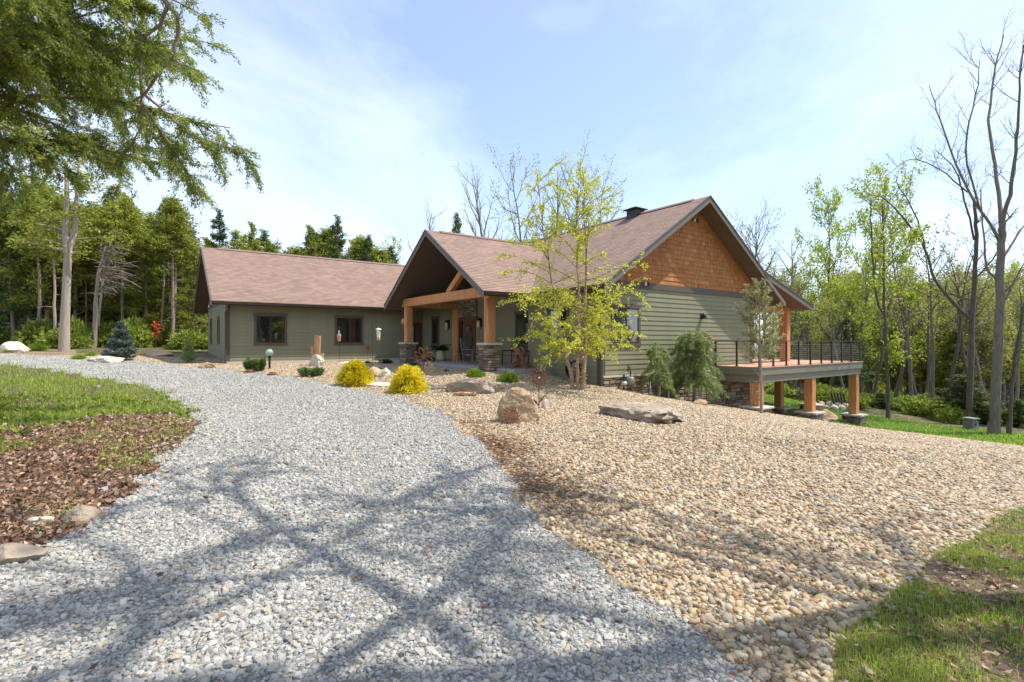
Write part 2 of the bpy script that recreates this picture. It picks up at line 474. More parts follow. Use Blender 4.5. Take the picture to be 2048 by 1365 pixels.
def ground_mat(name, cols, cell=0.05, rough=.95, big=.35, bump=.8, stretch=1.0, dark=.25):
    """loose ground: irregular pieces of different colour with dark gaps and relief"""
    m, n, b = new_mat(name)
    tcn = n.nodes.new('ShaderNodeTexCoord')
    mpn = n.nodes.new('ShaderNodeMapping'); mpn.inputs['Scale'].default_value = (1, 1, .3)
    n.links.new(tcn.outputs['Object'], mpn.inputs['Vector'])
    wz = node(n, 'ShaderNodeTexNoise', Scale=.5 / cell, Detail=2.0)
    n.links.new(mpn.outputs[0], wz.inputs['Vector'])
    vm = n.nodes.new('ShaderNodeVectorMath'); vm.operation = 'MULTIPLY_ADD'; vm.inputs[1].default_value = (cell * .9,) * 3
    n.links.new(wz.outputs['Color'], vm.inputs[0]); n.links.new(mpn.outputs[0], vm.inputs[2])
    vo = node(n, 'ShaderNodeTexVoronoi', Scale=1.0 / cell)
    n.links.new(vm.outputs[0], vo.inputs['Vector'])
    spx = n.nodes.new('ShaderNodeSeparateColor'); n.links.new(vo.outputs['Color'], spx.inputs[0])
    k = len(cols)
    rp = ramp(n, [(i / k, c) for i, c in enumerate(cols)], 'CONSTANT'); n.links.new(spx.outputs[0], rp.inputs['Fac'])
    ed = n.nodes.new('ShaderNodeTexVoronoi'); ed.feature = 'DISTANCE_TO_EDGE'; ed.inputs['Scale'].default_value = 1.0 / cell
    n.links.new(vm.outputs[0], ed.inputs['Vector'])
    er = ramp(n, [(0.0, (dark, dark, dark)), (.16, (1, 1, 1))]); n.links.new(ed.outputs['Distance'], er.inputs['Fac'])
    bz = node(n, 'ShaderNodeTexNoise', Scale=.8, Detail=6.0, Roughness=.65); n.links.new(tcn.outputs['Object'], bz.inputs['Vector'])
    mr = n.nodes.new('ShaderNodeMapRange'); mr.inputs['From Min'].default_value = .3; mr.inputs['From Max'].default_value = .7; mr.inputs['To Min'].default_value = 1 - big; mr.inputs['To Max'].default_value = 1 + big * .5
    n.links.new(bz.outputs['Fac'], mr.inputs['Value'])
    m1 = n.nodes.new('ShaderNodeMix'); m1.data_type = 'RGBA'; m1.blend_type = 'MULTIPLY'; m1.inputs['Factor'].default_value = 1
    n.links.new(rp.outputs['Color'], m1.inputs['A']); n.links.new(er.outputs['Color'], m1.inputs['B'])
    m2 = n.nodes.new('ShaderNodeMix'); m2.data_type = 'RGBA'; m2.blend_type = 'MULTIPLY'; m2.inputs['Factor'].default_value = 1
    n.links.new(m1.outputs['Result'], m2.inputs['A']); n.links.new(mr.outputs[0], m2.inputs['B'])
    n.links.new(m2.outputs['Result'], b.inputs['Base Color'])
    b.inputs['Roughness'].default_value = rough; b.inputs['Specular IOR Level'].default_value = .2
    bp = node(n, 'ShaderNodeBump', Strength=bump, Distance=cell * .7)
    er2 = ramp(n, [(0.0, (0, 0, 0)), (.5, (1, 1, 1))]); n.links.new(ed.outputs['Distance'], er2.inputs['Fac'])
    ad = n.nodes.new('ShaderNodeMath'); ad.operation = 'MULTIPLY_ADD'; ad.inputs[1].default_value = .6
    n.links.new(spx.outputs[1], ad.inputs[0]); n.links.new(er2.outputs['Color'], ad.inputs[2])
    n.links.new(ad.outputs[0], bp.inputs['Height']); n.links.new(bp.outputs[0], b.inputs['Normal'])
    return m
GREY = [(0.354, 0.337, 0.298), (0.276, 0.268, 0.247), (0.414, 0.396, 0.35), (0.207, 0.205, 0.192), (0.377, 0.364, 0.324), (0.304, 0.296, 0.272), (0.442, 0.423, 0.376), (0.368, 0.314, 0.234), (0.29, 0.287, 0.272), (0.386, 0.373, 0.337), (0.331, 0.314, 0.277), (0.405, 0.382, 0.337)]
TAN = [(0.365, 0.264, 0.151), (0.424, 0.321, 0.197), (0.296, 0.206, 0.114), (0.473, 0.383, 0.261), (0.217, 0.158, 0.101), (0.374, 0.264, 0.138), (0.325, 0.273, 0.202), (0.445, 0.34, 0.206), (0.346, 0.206, 0.096), (0.237, 0.206, 0.16), (0.513, 0.426, 0.298), (0.275, 0.192, 0.114), (0.355, 0.268, 0.165)]
M['drive'] = ground_mat('crushed limestone', GREY, .036, big=.12, dark=.55)
M['bed'] = ground_mat('river gravel', TAN, .042, big=.25, dark=.4)
M['soil'] = ground_mat('leaf litter soil', [(.13, .085, .055), (.19, .13, .085), (.10, .07, .045), (.24, .17, .115), (.15, .11, .065), (.11, .10, .05)], .02, big=.4, bump=.5, dark=.6)
M['forest'] = ground_mat('forest floor', [(.15, .135, .06), (.22, .165, .10), (.13, .15, .04), (.26, .20, .125), (.14, .17, .045), (.19, .15, .085)], .16, big=.5, bump=.6)
M['lawn'] = ground_mat('mown lawn', [(.075, .14, .022), (.09, .17, .028), (.06, .115, .018), (.10, .18, .035)], .05, big=.3, bump=.5, dark=.5)

# leaves
M['lf_cedar'] = leaf_mat('cedar foliage', [(0, (.12, .15, .026)), (.5, (.26, .295, .045)), (1, (.46, .45, .07))], .52)
M['lf_cedar_near'] = leaf_mat('overhanging cedar foliage', [(0, (.095, .13, .026)), (.55, (.22, .275, .045)), (1, (.42, .44, .075))], .52)
M['lf_cedar_dark'] = leaf_mat('dark evergreen foliage', [(0, (.05, .078, .025)), (.6, (.105, .15, .042)), (1, (.18, .225, .055))], .38)
M['lf_spring'] = leaf_mat('spring leaves', [(0, (.24, .31, .03)), (.5, (.38, .45, .05)), (1, (.55, .58, .10))], .5)
M['lf_spring_dull'] = leaf_mat('budding leaves', [(0, (.24, .23, .06)), (.5, (.34, .34, .08)), (1, (.44, .42, .13))], .45)
M['lf_birch'] = leaf_mat('birch leaves', [(0, (.36, .42, .03)), (.5, (.56, .60, .05)), (1, (.78, .76, .09))], .5)
M['lf_under'] = leaf_mat('understory leaves', [(0, (.14, .19, .026)), (.5, (.27, .345, .05)), (1, (.44, .49, .10))], .45)
M['lf_gold'] = leaf_mat('golden thread foliage', [(0, (.50, .38, .008)), (.4, (.82, .66, .012)), (1, (.92, .80, .04))], .45)
M['lf_globe'] = leaf_mat('bright green globe foliage', [(0, (.12, .21, .02)), (.5, (.25, .38, .04)), (1, (.40, .52, .08))], .4)
M['lf_mugo'] = leaf_mat('mugo pine needles', [(0, (.05, .09, .022)), (.6, (.11, .18, .04)), (1, (.22, .29, .07))], .3)
M['lf_pine'] = leaf_mat('weeping pine needles', [(0, (.14, .20, .065)), (.6, (.29, .38, .125)), (1, (.48, .55, .21))], .5)
M['lf_sap'] = leaf_mat('pale fir needles', [(0, (.19, .20, .085)), (.6, (.34, .34, .16)), (1, (.56, .52, .28))], .4)
M['lf_blue'] = leaf_mat('blue spruce needles', [(0, (.07, .105, .085)), (.6, (.15, .20, .165)), (1, (.28, .33, .27))], .3)
M['lf_fern'] = leaf_mat('dark fern', [(0, (.02, .045, .015)), (1, (.06, .12, .03))], .35)
M['lf_red'] = leaf_mat('red leaves', [(0, (.35, .04, .01)), (1, (.65, .12, .03))], .4)
M['lf_dead'] = leaf_mat('dead brown leaves', [(0, (.14, .075, .045)), (.45, (.33, .185, .11)), (.8, (.46, .30, .20)), (1, (.60, .46, .35))], .25)
M['lf_magnolia'] = leaf_mat('dry brown leaves', [(0, (.24, .09, .04)), (.6, (.40, .19, .09)), (1, (.70, .55, .42))], .25)
M['grass'] = leaf_mat('fresh grass', [(0, (.13, .20, .022)), (.45, (.24, .34, .035)), (.8, (.38, .44, .06)), (1, (.52, .46, .20))], .5)
M['grass_lush'] = leaf_mat('lush grass', [(0, (.14, .24, .02)), (.5, (.27, .40, .035)), (1, (.44, .54, .08))], .5)
M['flower_y'] = leaf_mat('yellow petals', [(0, (.85, .60, .02)), (1, (.9, .75, .05))], .3)
M['flower_w'] = leaf_mat('white petals', [(0, (.7, .7, .68)), (1, (.85, .85, .82))], .3)
# ------------------------------------------------------------------ the ground and its regions
def pip(x, y, poly):
    x = np.asarray(x); y = np.asarray(y)
    ins = np.zeros(x.shape, bool)
    n_ = len(poly)
    for i in range(n_):
        x0, y0 = poly[i]; x1, y1 = poly[(i + 1) % n_]
        if y0 == y1: continue
        c = ((y0 > y) != (y1 > y)) & (x < (x1 - x0) * (y - y0) / (y1 - y0) + x0)
        ins ^= c
    return ins
def g2(pts): return [tuple(gp(*p)[:2]) for p in pts]
DR_R = g2([(1500, 1365), (1390, 1280), (1230, 1165), (1120, 1070), (1050, 1000), (985, 920), (950, 880), (915, 850), (870, 822), (800, 797), (700, 776), (560, 752), (450, 739), (330, 728), (200, 718), (100, 713), (0, 708)])
DR_L = g2([(0, 1140), (100, 1085), (200, 1030), (300, 950), (370, 880), (395, 845), (380, 815), (330, 788), (260, 768), (150, 748), (60, 735), (0, 728)])
DRIVE = [(3.0, -6), (1.9, 0.8)] + DR_R + [(-44, 36), (-44, 27)] + DR_L[::-1] + [(-4.4, 1.5), (-5.5, -6)]
VERGE = [(1.7, 1.9)] + g2([(1650, 1365), (1665, 1325), (1680, 1275), (1735, 1235), (1790, 1190), (1850, 1130), (1940, 1085), (1985, 1040), (2048, 1015)]) + [(8, 6), (12, 4), (12, -6), (3.1, -6), (2.0, 0.7)]
LAWN = [(11.5, 25.0), (13.4, 23.8), (15.6, 23.2), (15.6, 20), (15.2, 15), (14.0, 9), (14.5, 5), (40, 2), (40, 20), (25.5, 25.5), (21, 29.5), (17.0, 33), (12, 34)]
BED = [(1.9, 0.8)] + DR_R + [(-44, 36), (-36, 36.5), (-28.5, 33), (-24.5, 29.0), (-20.5, 28.0), (-18, 33), (0, 44), (14, 33), (13, 24.0), (15.7, 23.3), (15.7, 20), (15.3, 15), (14.1, 9), (14.5, 5), (12, 4)]
def region(x, y):
    """0 forest floor, 1 driveway, 2 gravel bed, 3 leafy bank, 4 lawn, 5 verge"""
    wob = 0.10 * np.sin(x * 5.1 + np.sin(y * 4.0)) + 0.07 * np.sin(y * 7.3 + x * 2.0)
    x2 = x + wob * np.clip(np.hypot(x, y) / 9, .35, 1.4); y2 = y + wob * .6
    r_ = np.zeros(x.shape, int)
    r_[pip(x2, y2, BED)] = 2
    r_[pip(x2, y2, LAWN)] = 4
    r_[pip(x2, y2, VERGE)] = 5
    left = (x < -0.5) & (y < 30) & (x > -60) & (r_ == 0) & (y < 24 - 0.2 * (x + 20))
    r_[left] = 3
    r_[pip(x2, y2, DRIVE)] = 1
    return r_
def build_ground():
    th = np.concatenate([np.linspace(-math.pi, -R(62), 70, endpoint=False), np.linspace(-R(62), R(62), 230, endpoint=False), np.linspace(R(62), math.pi, 70)])
    rr = [0.4]
    while rr[-1] < 420: rr.append(rr[-1] * 1.021 + 0.008)
    rr = np.array(rr)
    A, Q = np.meshgrid(th, rr)
    X = Q * np.sin(A); Y = Q * np.cos(A)
    Z = zts(np.clip(X, -130, 130), np.clip(Y, -130, 130))
    V = np.stack([X, Y, Z], -1).reshape(-1, 3)
    nr, nc = X.shape
    i = np.arange(nr - 1)[:, None] * nc + np.arange(nc - 1)[None]
    F = np.stack([i, i + 1, i + nc + 1, i + nc], -1).reshape(-1, 4)[:, ::-1]
    c = V[F].mean(1)
    reg = region(c[:, 0], c[:, 1])
    # small disc under the camera
    names = {0: ('forest_floor', 'forest'), 1: ('driveway', 'drive'), 2: ('gravel_bed', 'bed'), 3: ('leafy_bank', 'soil'), 4: ('lawn', 'lawn'), 5: ('grass_verge', 'soil')}
    for k, (nm, mt) in names.items():
        f = F[reg == k]
        if not len(f): continue
        u, inv = np.unique(f, return_inverse=True)
        me = np_mesh(nm, V[u], inv.reshape(-1, 4), M[mt], smooth=True)
        tag(mobj(nm, me), kind='structure')
build_ground()

# ------------------------------------------------------------------ the house (local axes: x along the gable wall, y along the front)
HC = Vector((3.129, 17.7, 0)); HROT = math.atan2(.586, .81)
def hw(s, t, z=0.0):
    c, q = math.cos(HROT), math.sin(HROT)
    return Vector((HC.x + c * s - q * t, HC.y + q * s + c * t, z))
house = empty('house', HC, HROT, 'long sage green house with brown shingle roofs, cedar gable and timber entry porch', 'house')
rng = random.Random(5)

P65 = .65
def main_z(s): return 7.33 - P65 * abs(s - 5.25)
def left_z(t): return 6.76 - P65 * abs(t - 20.2)
def porch_z(t): return 6.45 - P65 * abs(t - 7.78)

def slab_poly(name, pts, uvs, thick, mat, mat_edge=None, parent=house):
    """a sloped n-gon with thickness; top face carries UVs in metres"""
    mb = MB()
    mb.face(pts, uvs)
    lo = [(p[0], p[1], p[2] - thick) for p in pts]
    mb.face(lo[::-1], uvs[::-1])
    n_ = len(pts)
    for i in range(n_):
        j = (i + 1) % n_
        mb.face([pts[i], lo[i], lo[j], pts[j]], [uvs[i], uvs[i], uvs[j], uvs[j]])
    return mb.build(name, mat, parent)

SL = math.sqrt(1 + P65 * P65)
def roof_pair(name, pts2, zf, uvf, drop=.17):
    """shingled slope and the boarded soffit under it"""
    pts = [(s, t, zf(s, t)) for s, t in pts2]
    uvs = [uvf(s, t) for s, t in pts2]
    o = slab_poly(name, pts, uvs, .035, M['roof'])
    lo = [(s, t, zf(s, t) - drop) for s, t in pts2]
    slab_poly('soffit', lo, uvs, .02, M['soffit'])
    return o
# main west slope with the notch where the porch roof runs into it
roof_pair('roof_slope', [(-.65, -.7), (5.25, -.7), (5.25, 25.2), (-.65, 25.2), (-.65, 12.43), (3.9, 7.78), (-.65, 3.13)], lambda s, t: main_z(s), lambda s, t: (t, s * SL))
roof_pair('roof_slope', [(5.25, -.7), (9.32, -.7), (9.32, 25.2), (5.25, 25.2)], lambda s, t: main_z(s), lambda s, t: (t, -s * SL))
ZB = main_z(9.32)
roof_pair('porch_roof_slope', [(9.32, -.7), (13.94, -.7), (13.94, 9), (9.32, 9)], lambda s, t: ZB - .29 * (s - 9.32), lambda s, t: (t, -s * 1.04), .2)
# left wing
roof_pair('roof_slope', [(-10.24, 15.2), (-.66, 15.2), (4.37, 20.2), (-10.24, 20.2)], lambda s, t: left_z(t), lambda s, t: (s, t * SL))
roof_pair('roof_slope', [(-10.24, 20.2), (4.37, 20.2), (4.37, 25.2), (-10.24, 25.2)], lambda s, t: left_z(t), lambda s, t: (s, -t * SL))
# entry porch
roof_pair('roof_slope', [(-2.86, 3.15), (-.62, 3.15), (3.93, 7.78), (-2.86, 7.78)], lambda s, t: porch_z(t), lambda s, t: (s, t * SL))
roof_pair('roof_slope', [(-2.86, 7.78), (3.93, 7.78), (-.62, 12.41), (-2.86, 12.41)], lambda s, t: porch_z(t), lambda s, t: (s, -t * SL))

def rake_board(p0, p1, outv, h=.20, th=.035, mat='fascia', drop=.0, name='rake_board'):
    p0 = Vector(p0) - Vector((0, 0, drop)); p1 = Vector(p1) - Vector((0, 0, drop)); o = Vector(outv) * th
    dn = Vector((0, 0, -h))
    mb = MB()
    mb.hexa([p0 + dn, p1 + dn, p1 + dn + o, p0 + dn + o, p0, p1, p1 + o, p0 + o])
    return mb.build(name, M[mat], house)
def rake(pa, pb, outv):
    rake_board(pa, pb, outv, .23, .04, 'fascia', .03)
    rake_board(pa, pb, outv, .05, .065, 'gutter', -.015, 'drip_edge')
ap = (5.25, -.7, main_z(5.25))
rake(ap, (-.68, -.7, main_z(-.68)), (0, -1, 0))
rake(ap, (9.32, -.7, main_z(9.32)), (0, -1, 0))
rake_board((9.32, -.7, main_z(9.32)), (11.25, -.7, main_z(11.25)), (0, -1, 0), .20, .04, 'fascia', .06)
rake((9.32, -.7, ZB), (13.97, -.7, ZB - .29 * 4.65), (0, -1, 0))
la = (-10.24, 20.2, left_z(20.2))
rake(la, (-10.24, 15.17, left_z(15.17)), (-1, 0, 0)); rake(la, (-10.24, 25.23, left_z(25.23)), (-1, 0, 0))
pa = (-2.86, 7.78, porch_z(7.78))
rake(pa, (-2.86, 3.12, porch_z(3.12)), (-1, 0, 0)); rake(pa, (-2.86, 12.44, porch_z(12.44)), (-1, 0, 0))

def gutter(p0, p1, outv):
    mb = MB(); p0 = Vector(p0); p1 = Vector(p1); o = Vector(outv)
    d = [Vector((0, 0, -.02)) + o * .0, Vector((0, 0, -.15)) + o * .0, Vector((0, 0, -.15)) + o * .07, Vector((0, 0, -.02)) + o * .115]
    mb.hexa([p0 + d[1], p1 + d[1], p1 + d[2], p0 + d[2], p0 + d[0], p1 + d[0], p1 + d[3], p0 + d[3]])
    return mb.build('gutter', M['gutter'], house)
gutter((-.65, -.66, main_z(-.65)), (-.65, 3.10, main_z(-.65)), (-1, 0, 0))
gutter((-.65, 12.5, main_z(-.65)), (-.65, 15.0, main_z(-.65)), (-1, 0, 0))
gutter((-10.2, 15.2, left_z(15.2)), (-.70, 15.2, left_z(15.2)), (0, -1, 0))
gutter((-2.82, 3.15, porch_z(3.15)), (-.70, 3.15, porch_z(3.15)), (0, -1, 0))
gutter((13.94, -.66, ZB - .29 * 4.62), (13.94, 9, ZB - .29 * 4.62), (1, 0, 0))
def ridge(p0, p1, side):
    mb = MB(); p0 = Vector(p0); p1 = Vector(p1); sd = Vector(side) * .16
    u = Vector((0, 0, .045)); dn = Vector((0, 0, -.16 * P65 + .045))
    lo = Vector((0, 0, -.03))
    mb.face([p0 + u, p1 + u, p1 + sd + dn, p0 + sd + dn]); mb.face([p1 + u, p0 + u, p0 - sd + dn, p1 - sd + dn])
    mb.face([p0 + sd + dn, p1 + sd + dn, p1 + sd + dn + lo, p0 + sd + dn + lo]); mb.face([p1 - sd + dn, p0 - sd + dn, p0 - sd + dn + lo, p1 - sd + dn + lo])
    mb.face([p0 + u, p0 + sd + dn, p0 + sd + dn + lo, p0 - sd + dn + lo, p0 - sd + dn])
    return mb.build('ridge_cap', M['ridge'], house)
M['ridge'] = pmat('ridge shingles', (.21, .135, .11), .9, .25, 8, .4, 40)
ridge((5.25, .0, main_z(5.25)), (5.25, 25.2, main_z(5.25)), (1, 0, 0))
ridge((-9.5, 20.2, left_z(20.2)), (4.3, 20.2, left_z(20.2)), (0, 1, 0))
ridge((-2.2, 7.78, porch_z(7.78)), (3.9, 7.78, porch_z(7.78)), (0, 1, 0))
# chimney cap on the ridge
ch = MB().box(4.9, 5.45, 2.7, 3.25, 6.7, 7.50).build('chimney', M['black'], house)
MB().box(4.78, 5.57, 2.58, 3.37, 7.50, 7.54).hexa([(4.85, 2.65, 7.54), (5.50, 2.65, 7.54), (5.50, 3.30, 7.54), (4.85, 3.30, 7.54), (5.0, 2.8, 7.63), (5.35, 2.8, 7.63), (5.35, 3.15, 7.63), (5.0, 3.15, 7.63)]).build('chimney_cap', M['black'], ch)

# walls: a core and one object for every lap of siding
LAP = .178
def plank_mesh(L, th=.02):
    mb = MB()
    mb.hexa([(0, -th, .014), (L, -th, .014), (L, 0, .014), (0, 0, .014), (0, -.002, LAP + .006), (L, -.002, LAP + .006), (L, 0, LAP + .006), (0, 0, LAP + .006)])
    return mb.mesh('plank', M['siding'])
def sided_wall(name, core, p0, L, rot, z0, z1):
    """core: MB; planks start at p0 (local), run L along rot, face -y of their own axes"""
    wl = core.build(name, M['siding'], house)
    me = plank_mesh(L)
    z = z0
    while z < z1 - .03:
        o = mobj('plank', me, wl, (p0[0], p0[1], z)); o.rotation_euler = (0, 0, rot)
        if z + LAP > z1: o.scale = (1, 1, (z1 - z) / (LAP + .006))
        z += LAP
    return wl
def corner(x0, x1, y0, y1, z0, z1, mat='trim', name='corner_board'):
    return MB().box(x0, x1, y0, y1, z0, z1).build(name, M[mat], house)
# gable wall (faces the camera's right)
gcore = MB().box(0.02, 9.58, 0, .14, -2.6, 3.6)
gw = sided_wall('gable_wall', gcore, (.10, 0), 9.40, 0, .40, 3.53)
corner(-.035, .10, -.035, .12, .36, 3.55); corner(9.50, 9.62, -.035, .12, .36, 3.55)
MB().box(.0, 9.6, -.045, -.0, 3.53, 3.76).build('frieze_board', M['trim'], house)
MB().box(-.03, 9.63, -.08, -.001, .325, .39).build('stone_ledge', M['cap'], house)
# cedar gable: shingles
ZF = 3.76
tri = MB()
z_ap = main_z(5.25) - .2
tri.face([(-.0, .01, ZF), (10.5, .01, ZF), (10.5, .01, main_z(10.5) - .2), (5.25, .01, z_ap), (-.0, .01, main_z(0) - .2)])
tri.face([(-.0, .14, ZF), (-.0, .14, main_z(0) - .2), (5.25, .14, z_ap), (10.5, .14, main_z(10.5) - .2), (10.5, .14, ZF)])
gable = tri.build('cedar_gable', M['cedar'], house)
def shingle_mesh(): 
    mb = MB(); mb.hexa([(0, -.026, 0), (1, -.026, 0), (1, 0, 0), (0, 0, 0), (0, -.006, 1), (1, -.006, 1), (1, 0, 1), (0, 0, 1)])
    return mb.mesh('shingle', M['cedar'])
shm = shingle_mesh()
sh_list = []
z = ZF; row = 0
while z < z_ap - .05:
    sl = 5.25 - (z_ap - z) / P65; sr = 5.25 + (z_ap - z) / P65
    sl = max(sl, .0); sr = min(sr, 10.4)
    x = sl + (row % 2) * .06
    if row % 2: sh_list.append((sl, z, .055))
    while x < sr - .03:
        wd = min(rng.choice((.15, .19, .22, .25, .30)), sr - x)
        sh_list.append((x, z, wd - .008)); x += wd
    z += .178; row += 1
rng.shuffle(sh_list)
sh_rest = MB()
for i, (x, z, wd) in enumerate(sh_list):
    hz = .186
    top = main_z(x + wd / 2) - .2 - z
    if top < .05: continue
    hz = min(hz, top)
    if i < 300:
        o = mobj('shingle', shm, gable, (x, .008, z - rng.uniform(0, .012))); o.scale = (wd, 1, hz)
    else:
        sh_rest.hexa([(x, -.018, z), (x + wd, -.018, z), (x + wd, .008, z), (x, .008, z), (x, .002, z + hz), (x + wd, .002, z + hz), (x + wd, .008, z + hz), (x, .008, z + hz)])
if sh_rest.f: tag(sh_rest.build('shingles', M['cedar'], gable), kind='stuff')

# front wall beside the porch, recessed entry wall, left wing walls
fcore = MB().box(0, .14, .02, 4.2, -.6, main_z(0) - .2).box(.0, .9, 4.06, 4.2, .3, 3.7)
sided_wall('front_wall', fcore, (0, 4.2), 4.1, R(-90), .32, main_z(0) - .25)
ecore = MB().box(.9, 1.04, 4.2, 15.94, .3, 4.26)
ew = sided_wall('entry_wall', ecore, (.9, 15.8), 11.6, R(-90), .60, 4.22)
MB().hexa([(.95, 10.6, 4.26), (1.05, 10.6, 4.26), (1.05, 4.96, 4.26), (.95, 4.96, 4.26), (.95, 7.9, 6.1), (1.05, 7.9, 6.1), (1.05, 7.66, 6.1), (.95, 7.66, 6.1)]).build('porch_gable_wall', M['soffit'], house)
lcore = MB().box(-9.53, .9, 15.8, 15.94, .2, left_z(15.8) - .2)
sided_wall('wing_wall', lcore, (-9.42, 15.8), 10.3, 0, .62, left_z(15.8) - .22)
endc = MB().box(-9.53, -9.39, 15.8, 24.6, .2, 3.75)
sided_wall('wing_end_wall', endc, (-9.53, 24.6), 8.7, R(-90), .60, 3.70)
wg = MB()
wg.face([(-9.53, 15.8, 3.72), (-9.53, 20.2, left_z(20.2) - .2), (-9.53, 24.6, 3.72)])
wgo = wg.build('wing_gable', M['cedar'], house)
# cedar courses on the wing gable
z = 3.74
while z < 6.3:
    hw_ = (left_z(20.2) - .22 - z) / P65 - .1
    if hw_ < .2: break
    MB().box(-9.555, -9.53, 20.2 - hw_, 20.2 + hw_, z, z + .17).build('shingle_course', M['cedar'], wgo); z += .178
MB().box(-9.57, -9.53, 15.8, 24.6, 3.55, 3.72).build('frieze_board', M['trim'], house)
corner(-9.57, -9.42, 15.76, 15.92, .5, left_z(15.8) - .2); corner(-9.58, -9.53, 15.93, 16.06, .5, 3.6)
corner(-.035, .10, .10, .24, -.1, 3.6)
MB().box(-9.57, .9, 15.755, 15.80, .44, .60).build('base_board', M['base'] if 'base' in M else M['cap'], house)
MB().box(-9.575, -9.53, 15.8, 24.6, .40, .58).build('base_board', M['cap'], house)
MB().tube([(-9.5, 15.70, 3.35), (-9.5, 15.66, 3.2), (-9.62, 15.72, 3.0), (-9.62, 15.72, .5)], .045, 6).build('downspout', M['gutter'], house)
MB().tube([(-.55, -.02, 3.4), (-.3, -.05, 3.2), (-.10, -.05, 3.0), (-.10, -.05, -.05)], .05, 6).build('downspout', M['gutter'], house)
# east part of the house under the low porch roof
MB().box(9.58, 9.72, .12, 20, -2.6, 4.4).build('rear_wall', M['siding'], house)
MB().box(9.60, 9.80, .10, 1.2, .6, 2.7).build('rear_door', M['frame'], house)
MB().box(.14, 9.58, 24.4, 24.55, .2, 4.0).build('back_wall', M['siding'], house)

# windows
def window(orig, rot, w_, z0, z1, panes=2, tw=.11):
    """orig: left end on the wall face; outward is -y of the window's own axes"""
    root = empty('window', (orig[0], orig[1], 0), rot, parent=house)
    d0 = -.045
    tr = MB().box(-tw * .3, w_ + tw * .3, d0 - .012, -.0, z1 - .15, z1).box(0, tw, d0, 0, z0 + .13, z1 - .15).box(w_ - tw, w_, d0, 0, z0 + .13, z1 - .15).box(-tw * .2, w_ + tw * .2, d0 - .01, 0, z0, z0 + .13)
    tr.build('trim', M['trim'], root)
    x0, x1, a0, a1 = tw, w_ - tw, z0 + .13, z1 - .15
    fr = MB(); b_ = .045
    fr.box(x0, x1, -.04, 0, a0, a0 + b_).box(x0, x1, -.04, 0, a1 - b_, a1).box(x0, x0 + b_, -.04, 0, a0 + b_, a1 - b_).box(x1 - b_, x1, -.04, 0, a0 + b_, a1 - b_)
    if panes == 2:
        xm = (x0 + x1) / 2
        fr.box(xm - .035, xm + .035, -.042, 0, a0 + b_, a1 - b_)
    fr.build('frame', M['frame'], root)
    if panes == 2:
        spans = [(x0 + b_, xm - .035), (xm + .035, x1 - b_)]
    else: spans = [(x0 + b_, x1 - b_)]
    for q0, q1 in spans:
        MB().box(q0, q1, -.030, -.024, a0 + b_, a1 - b_).build('pane', M['glass'], root)
    return root
window((.42, 0), 0, 1.52, 1.40, 2.93)
window((-8.36, 15.8), 0, 1.55, 1.38, 3.02)
window((-4.38, 15.8), 0, 1.58, 1.38, 3.02)
window((-9.53, 19.55), R(-90), .85, 1.42, 2.95, 1)
window((-9.53, 23.2), R(-90), .85, 1.42, 2.95, 1)
window((.9, 14.6), R(-90), .95, 1.32, 3.02, 1)
window((.9, 6.3), R(-90), 1.3, 1.0, 2.95, 2)
window((0, 2.9), R(-90), 1.2, 1.4, 2.95, 2)

# entry porch: slab, piers, posts, beams
MB().box(-1.9, .9, 2.6, 15.8, .2, .57).build('porch_slab', M['slab'], house)
MB().box(-2.55, -1.9, 3.4, 12.2, .15, .42).build('porch_step', M['slab'], house)

def stone_meshes(k=6, seed=3):
    r_ = random.Random(seed); ms = []
    for _ in range(k):
        j = lambda a: r_.uniform(-a, a)
        bk = [(0, 0, 0), (1, 0, 0), (1, 0, 1), (0, 0, 1)]
        fr = [(0 + r_.uniform(0, .04), -.6, r_.uniform(0, .08)), (1 - r_.uniform(0, .04), -.6, r_.uniform(0, .08)), (1 - r_.uniform(0, .04), -.6, 1 - r_.uniform(0, .08)), (r_.uniform(0, .04), -.6, 1 - r_.uniform(0, .08))]
        ff = [(.07 + j(.03), -1 + j(.2), .12 + j(.06)), (.93 + j(.03), -1 + j(.2), .12 + j(.06)), (.93 + j(.03), -1 + j(.2), .88 + j(.06)), (.07 + j(.03), -1 + j(.2), .88 + j(.06))]
        mb = MB(); mb.v = bk + fr + ff
        mb.f = [(8, 9, 10, 11)] + [(i, (i + 1) % 4, 4 + (i + 1) % 4, 4 + i) for i in range(4)] + [(4 + i, 4 + (i + 1) % 4, 8 + (i + 1) % 4, 8 + i) for i in range(4)]
        ms.append(mb.mesh('stone', M['stone']))
    return ms
STM = stone_meshes()
def stone_face(parent, p0, L, rot, z0f, z1, seed, rows=None, lens=(.14, .20, .26, .32, .4), hs=(.075, .095, .12), depth=.05):
    """ledge stones laid in courses on one face of parent; z0f(x) gives the bottom"""
    r_ = random.Random(seed)
    z = z1
    c, q = math.cos(rot), math.sin(rot)
    n_ = 0
    while True:
        h = r_.choice(hs); z -= h
        x = 0.0; any_ = False
        while x < L - .02:
            l = min(r_.choice(lens), L - x)
            if L - x - l < .07: l = L - x
            if z + h > z0f(x + l / 2) - .02:
                any_ = True
                o = mobj('stone', r_.choice(STM), parent, (p0[0] + c * x, p0[1] + q * x, z + .005)); o.rotation_euler = (0, 0, rot)
                o.scale = (l - .012, depth * r_.uniform(.7, 1.25), h - .012); n_ += 1
            x += l
        if not any_ or z < -4: break
    return n_
